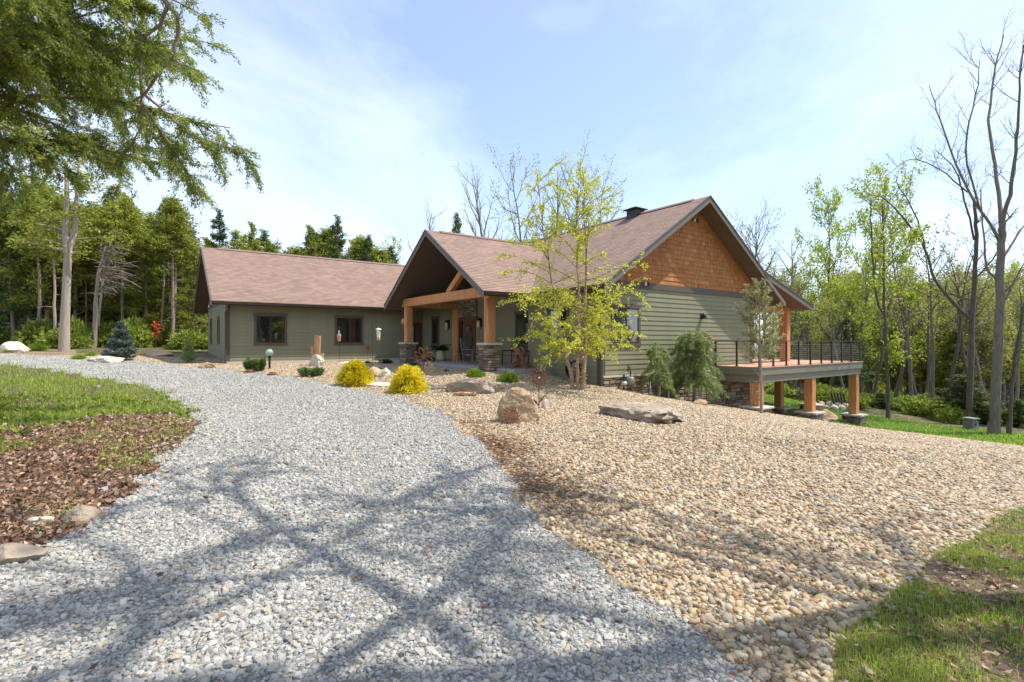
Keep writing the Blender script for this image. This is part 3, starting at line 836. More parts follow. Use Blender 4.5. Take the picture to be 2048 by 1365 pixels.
def porch_pier(s, t, z0):
    p = MB().box(s - .29, s + .29, t - .29, t + .29, z0 - .2, 1.45).build('porch_pier', M['mortar'], house)
    stone_face(p, (s - .29, t - .29), .58, 0, lambda x: z0, 1.45, int(t * 7))
    stone_face(p, (s - .29, t + .29), .58, R(-90), lambda x: z0, 1.45, int(t * 9))
    MB().box(s - .37, s + .37, t - .37, t + .37, 1.45, 1.53).build('pier_cap', M['cap'], p)
    bevel(MB().box(s - .165, s + .165, t - .165, t + .165, 1.53, 3.32).build('porch_post', M['timber'], house), .012)
porch_pier(-2.0, 4.05, .30); porch_pier(-2.0, 11.5, .30)
bm = MB(); y0, y1 = 3.72, 11.95
bm.v = [(-2.17, y0, 3.32), (-1.83, y0, 3.32), (-1.83, y1, 3.32), (-2.17, y1, 3.32), (-2.17, y0, 3.72), (-1.83, y0, 3.72), (-1.83, y1 - .2, 3.72), (-2.17, y1 - .2, 3.72)]
bm.f = [(3, 2, 1, 0), (4, 5, 6, 7), (0, 1, 5, 4), (1, 2, 6, 5), (2, 3, 7, 6), (3, 0, 4, 7)]
bevel(bm.build('porch_beam', M['timber'], house), .012)
for t in (4.05, 11.5):
    bevel(MB().box(-1.82, .88, t - .12, t + .12, 3.30, 3.58).build('side_beam', M['timber'], house), .01)
bevel(MB().bar((-2.0, 7.3, 3.70), (-2.0, 5.75, 4.72), .26, .22, (1, 0, 0)).build('roof_strut', M['timber'], house), .01)
# small timber owl on the post (carved ornament)
MB().lathe([(.0, 0), (.06, .02), (.085, .12), (.07, .2), (.08, .27), (.06, .34), (.0, .36)], (-2.20, 3.93, 2.86), 8).build('carved_ornament', M['timber'], house, True)
# entry door with stone panel and pilaster
MB().box(.72, .9, 11.28, 11.87, .57, 3.34).build('pilaster', M['timber'], house)
sp_ = MB().box(.84, .9, 9.55, 11.28, 2.86, 3.9).build('stone_panel', M['mortar'], house)
stone_face(sp_, (.84, 11.28), 1.73, R(-90), lambda x: 2.88, 3.85, 77)
MB().box(.80, .9, 9.45, 11.28, 2.66, 2.86).build('door_header', M['trim'], house)
MB().box(.82, .9, 11.0, 11.28, .57, 2.66).build('sidelight', M['frame'], house)
door = MB().box(.84, .9, 9.72, 10.95, .57, 2.66).build('door', M['doorwood'] if 'doorwood' in M else M['timber'], house)
M['doorwood'] = pmat('mahogany door', (.17, .052, .022), .45, .25, 4, .1, 40, stretch=(5, 5, .7))
door.data.materials[0] = M['doorwood']
MB().box(.825, .84, 10.02, 10.65, .80, 2.45).build('door_glass', M['glass'], door)
MB().lathe([(.0, 0), (.13, .0), (.17, .12), (.1, .24), (0, .25)], (.82, 10.33, 2.12), 10).build('door_ornament', M['greywood'], door)
MB().tube([(.80, 9.86, 1.4), (.77, 9.86, 1.45), (.77, 9.86, 1.75), (.80, 9.86, 1.8)], .014, 6).build('door_handle', M['black'], door)
d2 = MB().box(-.1, .8, 15.75, 15.80, .57, 2.7).build('side_door', M['doorwood'], house)
MB().box(.05, .65, 15.735, 15.75, 1.3, 2.5).build('door_glass', M['glass'], d2)

# stone base below the gable wall, following the falling ground
base = MB().box(.02, 9.56, -.012, -.001, -2.6, .325).build('stone_base', M['mortar'], house)
def base_z(x):
    p = hw(x, -.1); return zt(p.x, p.y) - .03
stone_face(base, (.02, -.012), 9.5, 0, base_z, .325, 21, lens=(.20, .28, .36, .46), hs=(.10, .13, .16))
# lights fixed to the house
def sconce(s, z, label):
    p = hw(s, 0, 0)
    r_ = empty('wall_light', hw(s, -.02, z), HROT, label, 'wall light', 'dark downlights on the gable wall')
    MB().box(-.075, .075, -.02, .0, -.12, .12).build('back_plate', M['black'], r_)
    MB().lathe([(.10, -.10), (.105, -.08), (.075, .06), (.03, .12), (.0, .125)], (0, -.12, 0), 14).build('shade', M['black'], r_)
sconce(5.75, 2.62, 'dark cone wall light at the middle of the green gable wall, half in sun')
sconce(8.95, 2.60, 'dark cone wall light in the shaded end of the gable wall near the deck')
def lantern(t, label):
    r_ = empty('porch_lantern', hw(.88, t, 2.35), HROT, label, 'lantern', 'lanterns beside the entry')
    MB().box(-.03, .0, -.08, .08, -.05, .42).build('back_plate', M['black'], r_)
    MB().lathe([(.0, .27), (.12, .27), (.10, .33), (.03, .40), (.0, .40)], (-.15, 0, 0), 10).bar((-.02, 0, .37), (-.15, 0, .37), .03, .03).build('hood', M['black'], r_)
    MB().lathe([(.0, -.12), (.085, -.12), (.085, .27), (.0, .27)], (-.15, 0, 0), 12).build('glass_shade', M['meshlens'], r_, True)
lantern(12.5, 'cream glass lantern with black hood left of the orange pilaster')
lantern(9.2, 'cream glass lantern with black hood beside the front door, by the right porch post')
def flood(loc, nm='flood_light'):
    r_ = empty(nm, loc, 0, parent=house)
    for dx in (-.09, .09):
        MB().lathe([(.02, .1), (.045, .05), (.055, -.04), (.0, -.045)], (dx, -.08, 0), 10).build('lamp_head', M['black' if dx > 0 else 'white'], r_)
    MB().box(-.06, .06, -.04, .0, .0, .12).build('bracket', M['black'], r_)
flood((5.25, -.02, 6.45)); flood((2.2, -.05, 3.68)); flood((-9.6, 22.5, 3.6))
# ------------------------------------------------------------------ the deck
deck = empty('deck', HC, HROT, 'raised deck with cable railing on orange posts beside the gable wall', 'deck')
ZD = .576
D0, D1, DT0, DT1 = 6.62, 16.4, -2.0, 3.2
# boards run along the front edge
nb = 14
bme = MB().box(0, D1 - D0, 0, .138, -.03, 0).mesh('board', M['deckboard'])
bms = MB().box(0, D1 - 9.75, 0, .138, -.03, 0).mesh('board', M['deckboard'])
t = DT0 - .03
while t < DT1 - .05:
    full = t < -.17
    mobj('board', bme if full else bms, deck, (D0 if full else 9.75, t, ZD)); t += .144
def fasc(a, b, c, d):
    MB().box(a, b, c, d, ZD - .33, ZD - .03).build('rim_board', M['fasc2'], deck)
M['fasc2'] = pmat('taupe rim board', (.21, .19, .15), .6, .08, 4)
fasc(D0, D1, DT0, DT0 + .05); fasc(D0, D0 + .05, DT0 + .05, -.02); fasc(D1 - .05, D1, DT0 + .05, DT1)
MB().box(D0 + .06, D1 - .06, DT0 + .06, DT0 + .14, ZD - .62, ZD - .33).build('beam', M['fasc2'], deck)
MB().box(D0 + .06, D0 + .14, DT0 + .14, -.02, ZD - .62, ZD - .33).build('beam', M['fasc2'], deck)
MB().box(D1 - .14, D1 - .06, DT0 + .14, DT1, ZD - .62, ZD - .33).build('beam', M['fasc2'], deck)
for k in range(12):
    x = D0 + .5 + k * .8
    MB().box(x, x + .05, DT0 + .15, -.02 if x < 9.7 else DT1, ZD - .30, ZD - .035).build('joist', M['soffit'], deck)
RT = 1.02
def rail(p0, p1, n, first=True, last=True):
    p0 = Vector(p0); p1 = Vector(p1)
    pts = [p0.lerp(p1, i / (n - 1)) for i in range(n)]
    for i, p in enumerate(pts):
        if (i == 0 and not first) or (i == n - 1 and not last): continue
        MB().box(p.x - .03, p.x + .03, p.y - .03, p.y + .03, ZD, ZD + RT - .02).box(p.x - .06, p.x + .06, p.y - .06, p.y + .06, ZD, ZD + .018).build('rail_post', M['steel'], deck)
    MB().bar((p0.x, p0.y, ZD + RT), (p1.x, p1.y, ZD + RT), .07, .035).build('top_rail', M['steel'], deck)
    for k in range(10):
        z = ZD + .09 + k * .087
        MB().tube([(p0.x, p0.y, z), (p1.x, p1.y, z)], .006, 4, False).build('cable', M['cable'], deck)
rail((D0 + .09, -.05, 0), (D0 + .09, DT0 + .07, 0), 3, True, False)
rail((D0 + .09, DT0 + .07, 0), (D1 - .09, DT0 + .07, 0), 10)
rail((D1 - .09, DT0 + .07, 0), (D1 - .09, DT1 - .1, 0), 5, False, True)
rail((D1 - .09, DT1 - .1, 0), (9.8, DT1 - .1, 0), 6, False, True)
def deck_pier(s, t, zc, wide=.33):
    g = hw(s, t); zg = zt(g.x, g.y) - .15
    p = MB().box(s - .38, s + .38, t - .38, t + .38, zg, zc - .08).build('pier', M['mortar'], deck)
    stone_face(p, (s - .38, t - .38), .76, 0, lambda x: zg, zc - .08, int(s * 11))
    stone_face(p, (s - .38, t + .38), .76, R(-90), lambda x: zg, zc - .08, int(s * 13))
    bevel(MB().box(s - .47, s + .47, t - .47, t + .47, zc - .08, zc).build('pier_cap', M['cap'], p), .01)
    bevel(MB().box(s - wide / 2, s + wide / 2, t - wide / 2, t + wide / 2, zc, ZD - .62).build('support_post', M['timber'], deck), .012)
deck_pier(6.9, -1.72, -.98, .38); deck_pier(11.4, -1.72, -1.55, .36); deck_pier(16.1, -1.72, -2.06, .36); deck_pier(12.7, .3, -1.66); deck_pier(16.1, .3, -1.76)
# upper post and beam that carry the low roof
bevel(MB().box(13.27, 13.63, .2, .56, ZD, 3.30).build('roof_post', M['timber'], deck), .012)
bevel(MB().box(9.64, 13.75, .24, .5, 3.0, 3.30).build('roof_beam', M['timber'], deck), .012)

# ------------------------------------------------------------------ rocks
def rock_mesh(name, sx, sy, sz, seed, mat, rough=.22, freq=1.2, sub=4, flat=0.5, slab=0.0, bend=0.0):
    import bmesh
    bm_ = bmesh.new()
    bmesh.ops.create_icosphere(bm_, subdivisions=sub, radius=1)
    off = Vector((seed * 3.7, seed * 1.3, seed * 7.1))
    r_ = random.Random(seed)
    planes = [(Vector((r_.uniform(-1, 1), r_.uniform(-1, 1), r_.uniform(-.5, .9))).normalized(), r_.uniform(.60, .88)) for _ in range(15)]
    if slab: planes.append((Vector((r_.uniform(-.08, .08), r_.uniform(-.1, .0), 1)).normalized(), slab))
    for v in bm_.verts:
        n_ = v.co.copy()
        p = n_ * (1 + rough * mnoise.fractal(n_ * freq + off, .8, 2.0, 4) * 1.2)
        for pn, pd in planes:      # broken faces
            d = p.dot(pn) - pd
            if d > 0: p -= pn * d * .96
        p += n_ * rough * .30 * mnoise.fractal(p * freq * 3.5 + off, .7, 2.0, 3)
        if p.z < -flat: p.z = -flat
        z_ = p.z + flat * .75 + bend * p.x * p.x
        v.co = Vector((p.x * sx * 1.15, p.y * sy * 1.15, z_ * sz * 1.12))
    me = bpy.data.meshes.new(name); bm_.to_mesh(me); bm_.free()
    me.materials.append(M[mat])
    return me
def rock(px, py, wpx, hpx, label, seed, mat='boulder', depth=.7, rz=0.0, name='boulder', group=None, rough=.22, freq=1.2, tilt=0, sub=4, sink=.06, slab=0.0, bend=0.0):
    p = gp(px, py)
    k = p.y / 1024.0
    sx = wpx * k / 2; sz = hpx * k / 1.15
    o = mobj(name, rock_mesh(name, sx, sx * depth, sz, seed, mat, rough, freq, sub, .5, slab, bend))
    o.location = (p.x, p.y + sx * depth * .7, p.z - sink * sz)
    o.rotation_euler = (0, R(tilt), rz)
    return tag(o, label, 'rock' if name != 'boulder' else 'boulder', group)
GB = 'boulders in the gravel bed'
rock(1030, 846, 96, 60, 'upright tan boulder behind the leaning rusted sun ornament', 1, 'boulder', .6, 0, group=GB, rough=.2, tilt=7, sub=5)
rock(947, 789, 92, 25, 'long grey boulder lying in the gravel below the porch', 2, 'boulder_grey', .5, .15, group=GB)
rock(1290, 842, 172, 44, 'large flat grey slab rock lying on the gravel slope', 33, 'boulder_grey', .8, -.1, group=GB, rough=.3, freq=1.5, slab=.2, sub=5)
rock(1243, 836, 40, 12, 'small flat stone at the tip of the large slab rock', 4, 'boulder_grey', .7, name='stone', group='small stones in the gravel bed')
rock(1252, 828, 16, 12, 'little mossy round stone resting beside the slab rock', 5, 'boulder_grey', .9, name='stone', sub=3, group='small stones in the gravel bed')
rock(742, 774, 76, 10, 'flat pale rock between the two yellow bushes', 6, 'boulder_pale', .5, group=GB, rough=.28, slab=.3)
rock(746, 756, 34, 17, 'rounded tan rock just right of the left yellow bush', 7, 'boulder', .7, group=GB, sub=3)
rock(768, 756, 26, 16, 'second rounded rock of the pair right of the left yellow bush', 8, 'boulder_pale', .8, group=GB, sub=3)
rock(752, 742, 46, 10, 'low dark rock behind the pair of rounded rocks', 9, 'boulder_grey', .5, group=GB, sub=3)
rock(857, 746, 24, 20, 'upright tan rock behind the metal flower', 10, 'boulder', .6, group=GB, sub=3)
rock(632, 734, 30, 22, 'pale rough rock in front of the log sculpture', 11, 'boulder_pale', .6, group=GB, rough=.3, freq=2)
rock(690, 731, 40, 7, 'flat pale rock by the wing wall behind the left yellow bush', 12, 'boulder_pale', .6, group=GB, sub=3)
rock(1090, 819, 15, 17, 'small white rock at the foot of the sun stake', 13, 'boulder_pale', .8, name='stone', sub=3, group='small stones in the gravel bed')
rock(1160, 884, 34, 9, 'flat broken stone alone in the middle of the gravel', 14, 'boulder_grey', .6, name='stone', sub=3, group='small stones in the gravel bed')
rock(1405, 812, 28, 10, 'small orange rock at the foot of the weeping pine', 15, 'boulder', .6, name='stone', sub=3, group='small stones in the gravel bed')
rock(1640, 843, 84, 22, 'long orange and grey boulder beside the outer deck pier', 16, 'boulder', .5, -.35, group=GB, rough=.2)
rock(15, 705, 60, 18, 'pale rounded boulder at the left edge beyond the driveway', 17, 'boulder_pale', .7, group=GB, sub=3)
rock(198, 725, 74, 11, 'flat pale rock in front of the blue spruce', 18, 'boulder_pale', .5, group=GB, rough=.3)
rock(305, 713, 60, 8, 'flat tan ledge rock between the spruce and the small conifer', 19, 'boulder', .6, group=GB, sub=3)
rock(408, 738, 32, 11, 'blocky flat rock by the corner of the left wing', 20, 'boulder', .7, group=GB, rough=.3, sub=3)
rock(385, 722, 30, 5, 'thin flat rock behind the blocky rock near the left wing', 21, 'boulder_grey', .6, group=GB, sub=3)
rock(155, 1048, 70, 26, 'angular grey rock on the leafy bank at the driveway edge', 22, 'boulder_grey', .6, .2, group='rocks along the driveway edge', rough=.2)
rock(18, 1128, 120, 24, 'broad tan rock at the driveway edge in the left corner', 23, 'boulder_grey', .55, .2, group='rocks along the driveway edge', rough=.14)
rock(70, 1052, 46, 14, 'white stone in the dead leaves beside the angular grey rock', 24, 'boulder_pale', .7, name='stone', sub=3, group='small stones in the leaves')
rock(785, 816, 9, 6, 'tiny pale stone on the driveway side below the right yellow bush', 25, 'boulder_pale', .8, name='stone', sub=3, group='small stones in the gravel bed')
rock(560, 724, 46, 20, 'curved hollow driftwood rock behind the green glass ball', 26, 'boulder_pale', .45, group=GB, rough=.4, freq=1.6, slab=.1, bend=.9)
# rusty flat stones
for k, (px, py, wd, lb) in enumerate([(496, 747, 26, 'stack of thin rusty stones before the left low pine'), (543, 752, 26, 'stack of thin rusty stones below the green glass ball')]):
    p = gp(px, py); kk = p.y / 1024
    r_ = empty('stone_stack', p, k, lb, 'stone stack', 'rusty stone stacks')
    for i in range(3):
        o = mobj('flat_stone', rock_mesh('flat_stone', wd * kk * (.5 - i * .1), wd * kk * (.3 - .05 * i), .035, 60 + i + k * 5, 'rust', .2, 1.5, 2), r_, (0.02 * i, .01 * i, .045 * i))

# ------------------------------------------------------------------ garden ornaments
def sun_face(root, rad, nray, ring, mat, thick=.012, wavy=.25):
    """disc of slats with flame rays in the local xz plane"""
    MB().tube([(ring * math.cos(a), 0, ring * math.sin(a)) for a in np.linspace(0, 2 * math.pi, 25)], thick, 6, False).build('ring', mat, root)
    d = MB()
    d.lathe([(0, -thick), (ring * .42, -thick), (ring * .42, thick), (0, thick)], (0, 0, 0), 16)
    d.v = [(x, z, y) for x, y, z in d.v]
    d.build('hub', mat, root)
    for k in range(nray):
        a = 2 * math.pi * k / nray
        MB().bar((ring * .4 * math.cos(a), 0, ring * .4 * math.sin(a)), (ring * math.cos(a), 0, ring * math.sin(a)), thick, ring * .16, (0, 1, 0)).build('spoke', mat, root)
        pts = []; rr_ = []
        for i in range(5):
            f = i / 4; b_ = a + wavy * f * f
            q = ring + (rad - ring) * f
            pts.append((q * math.cos(b_), 0, q * math.sin(b_))); rr_.append(thick * 1.5 * (1 - f * .8))
        MB().tube(pts, rr_, 5).build('ray', mat, root)
p = gp(1078, 818); k = p.y / 1024
r_ = empty('sun_stake', p, R(4), 'rusted metal sun on a stake with leaf shaped arms in the gravel', 'garden stake')
MB().tube([(0, 0, 0), (0, .01, 30 * k), (0, 0, 50 * k)], .012, 6).build('stem', M['rust'], r_)
for sg, z0 in ((1, 12), (-1, 6)):
    MB().tube([(0, 0, z0 * k), (sg * 6 * k, 0, (z0 + 7) * k), (sg * 11 * k, 0, (z0 + 14) * k)], [.01, .03, .004], 5).build('leaf_arm', M['rust'], r_)
hd = empty('sun_disc', (0, 0, 62 * k), 0, parent=r_); sun_face(hd, 21 * k, 16, 12.5 * k, M['rust'])
MB().lathe([(0, -.02), (.02, -.015), (.02, .015), (0, .02)], (0, -.03, 0), 8).build('boss', M['white'], hd)
p = gp(1023, 848); k = p.y / 1024
r_ = empty('sun_ornament', p + Vector((0, -.10, 17 * k)), R(8), 'rusted metal sun ornament leaning on the tan boulder', 'garden ornament')
r_.rotation_euler = (R(-18), 0, R(6)); sun_face(r_, 21 * k, 14, 13 * k, M['rust'], .013, .35)
p = gp(847, 752); k = p.y / 1024
r_ = empty('metal_flower', p, R(0), 'rusted metal flower with eight open wire petals in front of the porch', 'garden stake')
MB().tube([(0, 0, 0), (0, 0, 36 * k)], .012, 6).build('stem', M['rust'], r_)
MB().tube([(0, 0, 2 * k), (-5 * k, 0, 10 * k), (-2 * k, 0, 16 * k), (0, 0, 4 * k)], .012, 5).build('leaf', M['rust'], r_)
for i in range(8):
    a = math.pi / 8 + i * math.pi / 4
    L_, W_ = 15 * k, 3.8 * k
    c, q = math.cos(a), math.sin(a)
    pts = []
    for j in range(13):
        f = j / 12 * 2 * math.pi
        u_ = 4 * k + L_ / 2 * (1 - math.cos(f)); v_ = W_ * math.sin(f)
        pts.append((u_ * c - v_ * q, -.01, 38 * k + u_ * q + v_ * c))
    MB().tube(pts, .017, 5, False).build('petal', M['rust'], r_)
hb = MB().lathe([(0, -.02), (4.2 * k, -.02), (4.2 * k, .02), (0, .02)], (0, 0, 0), 14); hb.v = [(x, z, y + 38 * k) for x, y, z in hb.v]; hb.build('hub', M['rust'], r_)
p = gp(736, 723); k = p.y / 1024
r_ = empty('small_flower_stake', p, 0, 'small rusted round flower on a thin stake by the wing wall', 'garden stake')
MB().tube([(0, 0, 0), (0, 0, 22 * k)], .014, 5).build('stem', M['rust'], r_)
hb = MB().lathe([(0, -.02), (4.4 * k, -.02), (4.4 * k, .02), (0, .02)], (0, 0, 0), 14); hb.v = [(x, z, y + 26 * k) for x, y, z in hb.v]; hb.build('disc', M['rust'], r_)
for i in range(10):
    a = i * math.pi / 5
    MB().bar((4 * k * math.cos(a), 0, 26 * k + 4 * k * math.sin(a)), (7.2 * k * math.cos(a), 0, 26 * k + 7.2 * k * math.sin(a)), .012, .03, (0, 1, 0)).build('petal', M['twig'], r_)
# glass ball lamp post
p = gp(539, 739); k = p.y / 1024
r_ = empty('garden_globe', p, 0, 'pale green glass ball on a short black post', 'garden globe')
MB().lathe([(.08, 0), (.08, .04), (.045, .06), (.045, 22 * k), (.065, 23 * k), (.065, 26 * k), (.04, 27 * k)], (0, 0, 0), 12).build('post', M['black'], r_)
MB().lathe([(7.2 * k * math.sin(a), 7.2 * k * (1 - math.cos(a))) for a in np.linspace(.02, math.pi - .02, 13)], (0, 0, 26 * k), 20).build('ball', M['ball'], r_, True)
# log sculpture: three upright split logs
p = gp(628, 733); k = p.y / 1024
r_ = empty('log_sculpture', p + Vector((0, .35, 0)), .3, 'three upright weathered split logs of different heights by the wing wall', 'log sculpture')
def log(x, y, w_, h, seed):
    rr_ = random.Random(seed); mb = MB(); sd = 7
    rs = [w_ / 2 * rr_.uniform(.8, 1.15) for _ in range(sd)]
    base_ = []
    for z, f in ((0, 1.05), (h * .4, 1.0), (h * .75, 1.02), (h, 1.05)):
        for i in range(sd):
            a = 2 * math.pi * i / sd
            mb.v.append((x + rs[i] * f * math.cos(a) + z * .03, y + rs[i] * f * math.sin(a), z + (rr_.uniform(-.02, .02) if z == h else 0)))
    for j in range(3):
        for i in range(sd):
            mb.f.append((j * sd + i, j * sd + (i + 1) % sd, (j + 1) * sd + (i + 1) % sd, (j + 1) * sd + i))
    mb.f.append(tuple(3 * sd + i for i in range(sd)))
    return bevel(mb.build('log', M['wood'], r_), .01)
log(0, 0, 14 * k, 61 * k, 1); log(-8 * k, .02, 9 * k, 40 * k, 2); log(8 * k, -.05, 12 * k, 25 * k, 3)
# bird feeders
p = gp(745, 747); k = p.y / 1024
r_ = empty('feeder_hook', p, 0, 'thin shepherd hook pole holding the white bird feeder', 'shepherd hook')
MB().tube([(0, 0, 0), (0, 0, 100 * k), (1 * k, 0, 106 * k), (5 * k, 0, 107 * k), (9 * k, 0, 102 * k), (11 * k, 0, 97 * k), (12 * k, 0, 96 * k)], .0065, 5).build('pole', M['steel'], r_)
r_ = empty('bird_feeder', p + Vector((12 * k, 0, 66 * k)), 0, 'white tube bird feeder with a flat cap hanging from the hook', 'bird feeder')
MB().lathe([(0, 21 * k), (6.2 * k, 21 * k), (5.8 * k, 22 * k), (1 * k, 24 * k), (0, 24 * k)], (0, 0, 0), 14).build('cap', M['white'], r_)
MB().lathe([(0, 5 * k), (3.2 * k, 5 * k), (4.0 * k, 21 * k), (0, 21 * k)], (0, 0, 0), 14).build('tube', M['white'], r_)
MB().lathe([(0, 0), (3.2 * k, 0), (3.4 * k, 5 * k), (0, 5 * k)], (0, 0, 0), 14).build('seed_tray', M['copper'], r_)
MB().tube([(0, 0, 24 * k), (0, 0, 30 * k)], .006, 4).build('wire', M['galv'], r_)
p = gp(678, 728); k = p.y / 1024
r_ = empty('hanging_feeder', p + Vector((0, 0, 45 * k)), 0, 'orange and glass hanging feeder in front of the right wing window', 'bird feeder')
MB().lathe([(0, 0), (2.8 * k, 0), (4.2 * k, 12 * k), (3.6 * k, 14 * k), (0, 14 * k)], (0, 0, 0), 12).build('jar', M['copper'], r_)
MB().lathe([(0, 14 * k), (2.2 * k, 14 * k), (1.6 * k, 21 * k), (0, 22 * k)], (0, 0, 0), 10).build('bottle', M['ball'], r_)
MB().tube([(0, .1, -45 * k), (0, .1, 24 * k), (0, 0, 26 * k), (0, 0, 22 * k)], .008, 5).build('pole', M['black'], r_)
# hanging bell under the eave
wp = hw(-.9, 14.6, 2.75)
r_ = empty('hanging_ornament', wp, 0, 'pinkish metal ornament hanging under the eave left of the porch post', 'hanging ornament')
MB().lathe([(0, -.22), (.10, -.2), (.13, -.05), (.06, .08), (.02, .14), (0, .14)], (0, 0, 0), 10).build('body', M['copper'], r_)
MB().tube([(0, 0, .14), (0, 0, .6)], .006, 4).build('cord', M['black'], r_)
# driftwood root beside the right pier
p = gp(1046, 748); k = p.y / 1024
r_ = empty('driftwood_root', p + Vector((0, .25, 0)), 0, 'twisted brown driftwood root standing beside the right porch pier', 'driftwood')
rr_ = random.Random(4)
MB().tube([(-3 * k, 0, 0), (2 * k, 0, 14 * k), (-2 * k, .05, 30 * k), (-12 * k, .05, 48 * k), (-22 * k, .02, 52 * k)], [16 * k, 10 * k, 8 * k, 6 * k, 3 * k], 9).build('stem', M['root'], r_, True)
for i, (pts, rad) in enumerate([([(0, 0, 34 * k), (2 * k, -.1, 46 * k), (-4 * k, -.15, 54 * k)], 5), ([(-6 * k, -.05, 8 * k), (-24 * k, -.25, 6 * k), (-44 * k, -.3, -1 * k)], 5), ([(-8 * k, -.1, 20 * k), (-20 * k, -.25, 16 * k), (-30 * k, -.35, 2 * k)], 3.2), ([(5 * k, 0, 8 * k), (22 * k, -.1, 6 * k), (40 * k, -.15, -2 * k)], 7), ([(2 * k, .1, 12 * k), (18 * k, .1, 14 * k), (30 * k, .05, 4 * k)], 4.5), ([(-4 * k, -.1, 26 * k), (-15 * k, -.2, 30 * k), (-20 * k, -.25, 22 * k), (-34 * k, -.3, 10 * k)], 2.6), ([(-10 * k, 0, 46 * k), (-16 * k, -.1, 38 * k), (-12 * k, -.15, 30 * k)], 3)]):
    n_ = len(pts)
    MB().tube(pts, [rad * k * (1 - .6 * j / (n_ - 1)) for j in range(n_)], 7).build('root', M['root'], r_, True)
rq = random.Random(9)
for i in range(16):
    a = rq.uniform(0, 6.28); z0 = rq.uniform(4, 40) * k; x0 = -2 * k - .2 * z0; q = [Vector((x0, 0, z0))]; d = Vector((math.cos(a), math.sin(a) * .6 - .2, rq.uniform(-.2, .6))).normalized()
    for j in range(5):
        d = (d + Vector((rq.gauss(0, .45), rq.gauss(0, .35), rq.gauss(-.22, .35)))).normalized(); q.append(q[-1] + d * rq.uniform(4, 8) * k); q[-1].z = max(q[-1].z, -.02)
    r0_ = rq.uniform(1.4, 3.4) * k
    MB().tube(q, [r0_ * (1 - .14 * j) for j in range(6)], 6).build('root', M['root'], r_, True)
# small log lying before the long boulder
p = gp(929, 793); k = p.y / 1024
o = MB().tube([(-22 * k, 0, 4 * k), (-8 * k, 0, 5 * k), (8 * k, 0, 4.4 * k), (23 * k, .02, 4.6 * k)], [3.6 * k, 4.4 * k, 4.2 * k, 4.4 * k], 9).build('small_log', M['wood'], None, True, p); tag(o, 'short grey log lying in front of the long grey boulder', 'log')
# gas meter and utility post
p = hw(.95, -.32); p.z = zt(p.x, p.y)
r_ = empty('gas_meter', p, HROT, 'grey gas meter with black pipes against the stone base near the house corner', 'gas meter')
MB().lathe([(0, .22), (.10, .22), (.15, .28), (.15, .46), (.11, .52), (0, .53)], (.12, 0, 0), 14).build('body', M['meter'], r_, True)
MB().lathe([(0, .18), (.09, .18), (.11, .22), (.11, .28), (.08, .31), (0, .31)], (-.22, 0, .06), 14).build('regulator', M['galv'], r_, True)
MB().tube([(-.22, 0, -.1), (-.22, 0, .62), (.0, .02, .68), (.02, .02, .86), (.16, .06, .9), (.2, .2, .9)], .028, 7).tube([(.12, 0, .5), (.12, 0, .74), (.2, .1, .86)], .026, 7).build('pipe', M['black'], r_)
MB().box(.07, .17, -.16, -.14, .32, .42).build('dial', M['flower_y'], r_)
p = hw(3.05, -.35); p.z = zt(p.x, p.y)
r_ = empty('utility_post', p, HROT, 'pale steel conduit post with a grey meter box beside the weeping pine', 'utility post')
MB().tube([(.1, 0, -.1), (.1, 0, 1.35)], .04, 8).build('conduit', M['galv'], r_)
MB().box(-.02, .32, -.06, .12, 1.1, 1.62).build('meter_box', M['galv'], r_)
p = hw(2.2, -.3); p.z = zt(p.x, p.y)
r_ = empty('meter_pipe', p, HROT, 'thin tan conduit with a round glass electric meter on the stone base', 'electric meter')
MB().tube([(0, 0, -.1), (0, .1, 1.0)], .03, 7).build('conduit', M['cap'], r_)
MB().lathe([(0, -.05), (.12, -.04), (.12, .06), (.06, .1), (0, .1)], (0, 0, 0), 12).build('meter_dial', M['white'], r_)
r_.children[-1].rotation_euler = (R(90), 0, 0); r_.children[-1].location = (0.05, .05, 1.18)
# hose reel behind the birch
p = hw(-.35, 1.1); p.z = zt(p.x, p.y)
r_ = empty('hose_reel', p, HROT, 'black garden hose reel against the shaded wall behind the birch', 'hose reel')
for q in range(5):
    pts = [(.05 * (q - 2), .3 * math.cos(a), .45 + .3 * math.sin(a)) for a in np.linspace(0, 2 * math.pi, 17)]
    MB().tube(pts, .028, 5, False).build('hose_loop', M['black'], r_)
MB().bar((-.14, 0, 0), (-.14, 0, .8), .04, .05, (0, 1, 0)).bar((.14, 0, 0), (.14, 0, .8), .04, .05, (0, 1, 0)).build('stand', M['black'], r_)

# ------------------------------------------------------------------ on the porch
def local(root, *parts): pass
p = hw(-.55, 7.75, .57)
r_ = empty('rocking_chair', p, HROT + R(20), 'dark grey wooden rocking chair on the porch before the front door', 'rocking chair')
G = M['greywood']
for sx in (-1, 1):
    MB().tube([(sx * .28, -.5, .06), (sx * .28, -.2, .02), (sx * .28, .2, .02), (sx * .28, .55, .09)], .022, 6).build('rocker', G, r_)
    MB().bar((sx * .28, -.26, .03), (sx * .28, -.28, .62), .045, .045, (0, 1, 0)).build('leg', G, r_)
    MB().bar((sx * .27, .24, .03), (sx * .27, .46, 1.15), .045, .045, (0, 1, 0)).build('back_post', G, r_)
    MB().box(sx * .30 - .05, sx * .30 + .05, -.34, .30, .62, .65).build('armrest', G, r_)
for q in range(6):
    MB().box(-.27, .27, -.27 + q * .088, -.195 + q * .088, .40, .425).build('seat_slat', G, r_)
for q in range(7):
    x = -.21 + q * .07
    MB().bar((x, .28, .45), (x, .45, 1.1), .045, .015, (0, 1, 0)).build('back_slat', G, r_)
MB().bar((-.29, .46, 1.13), (.29, .46, 1.13), .03, .09).build('top_rail', G, r_)
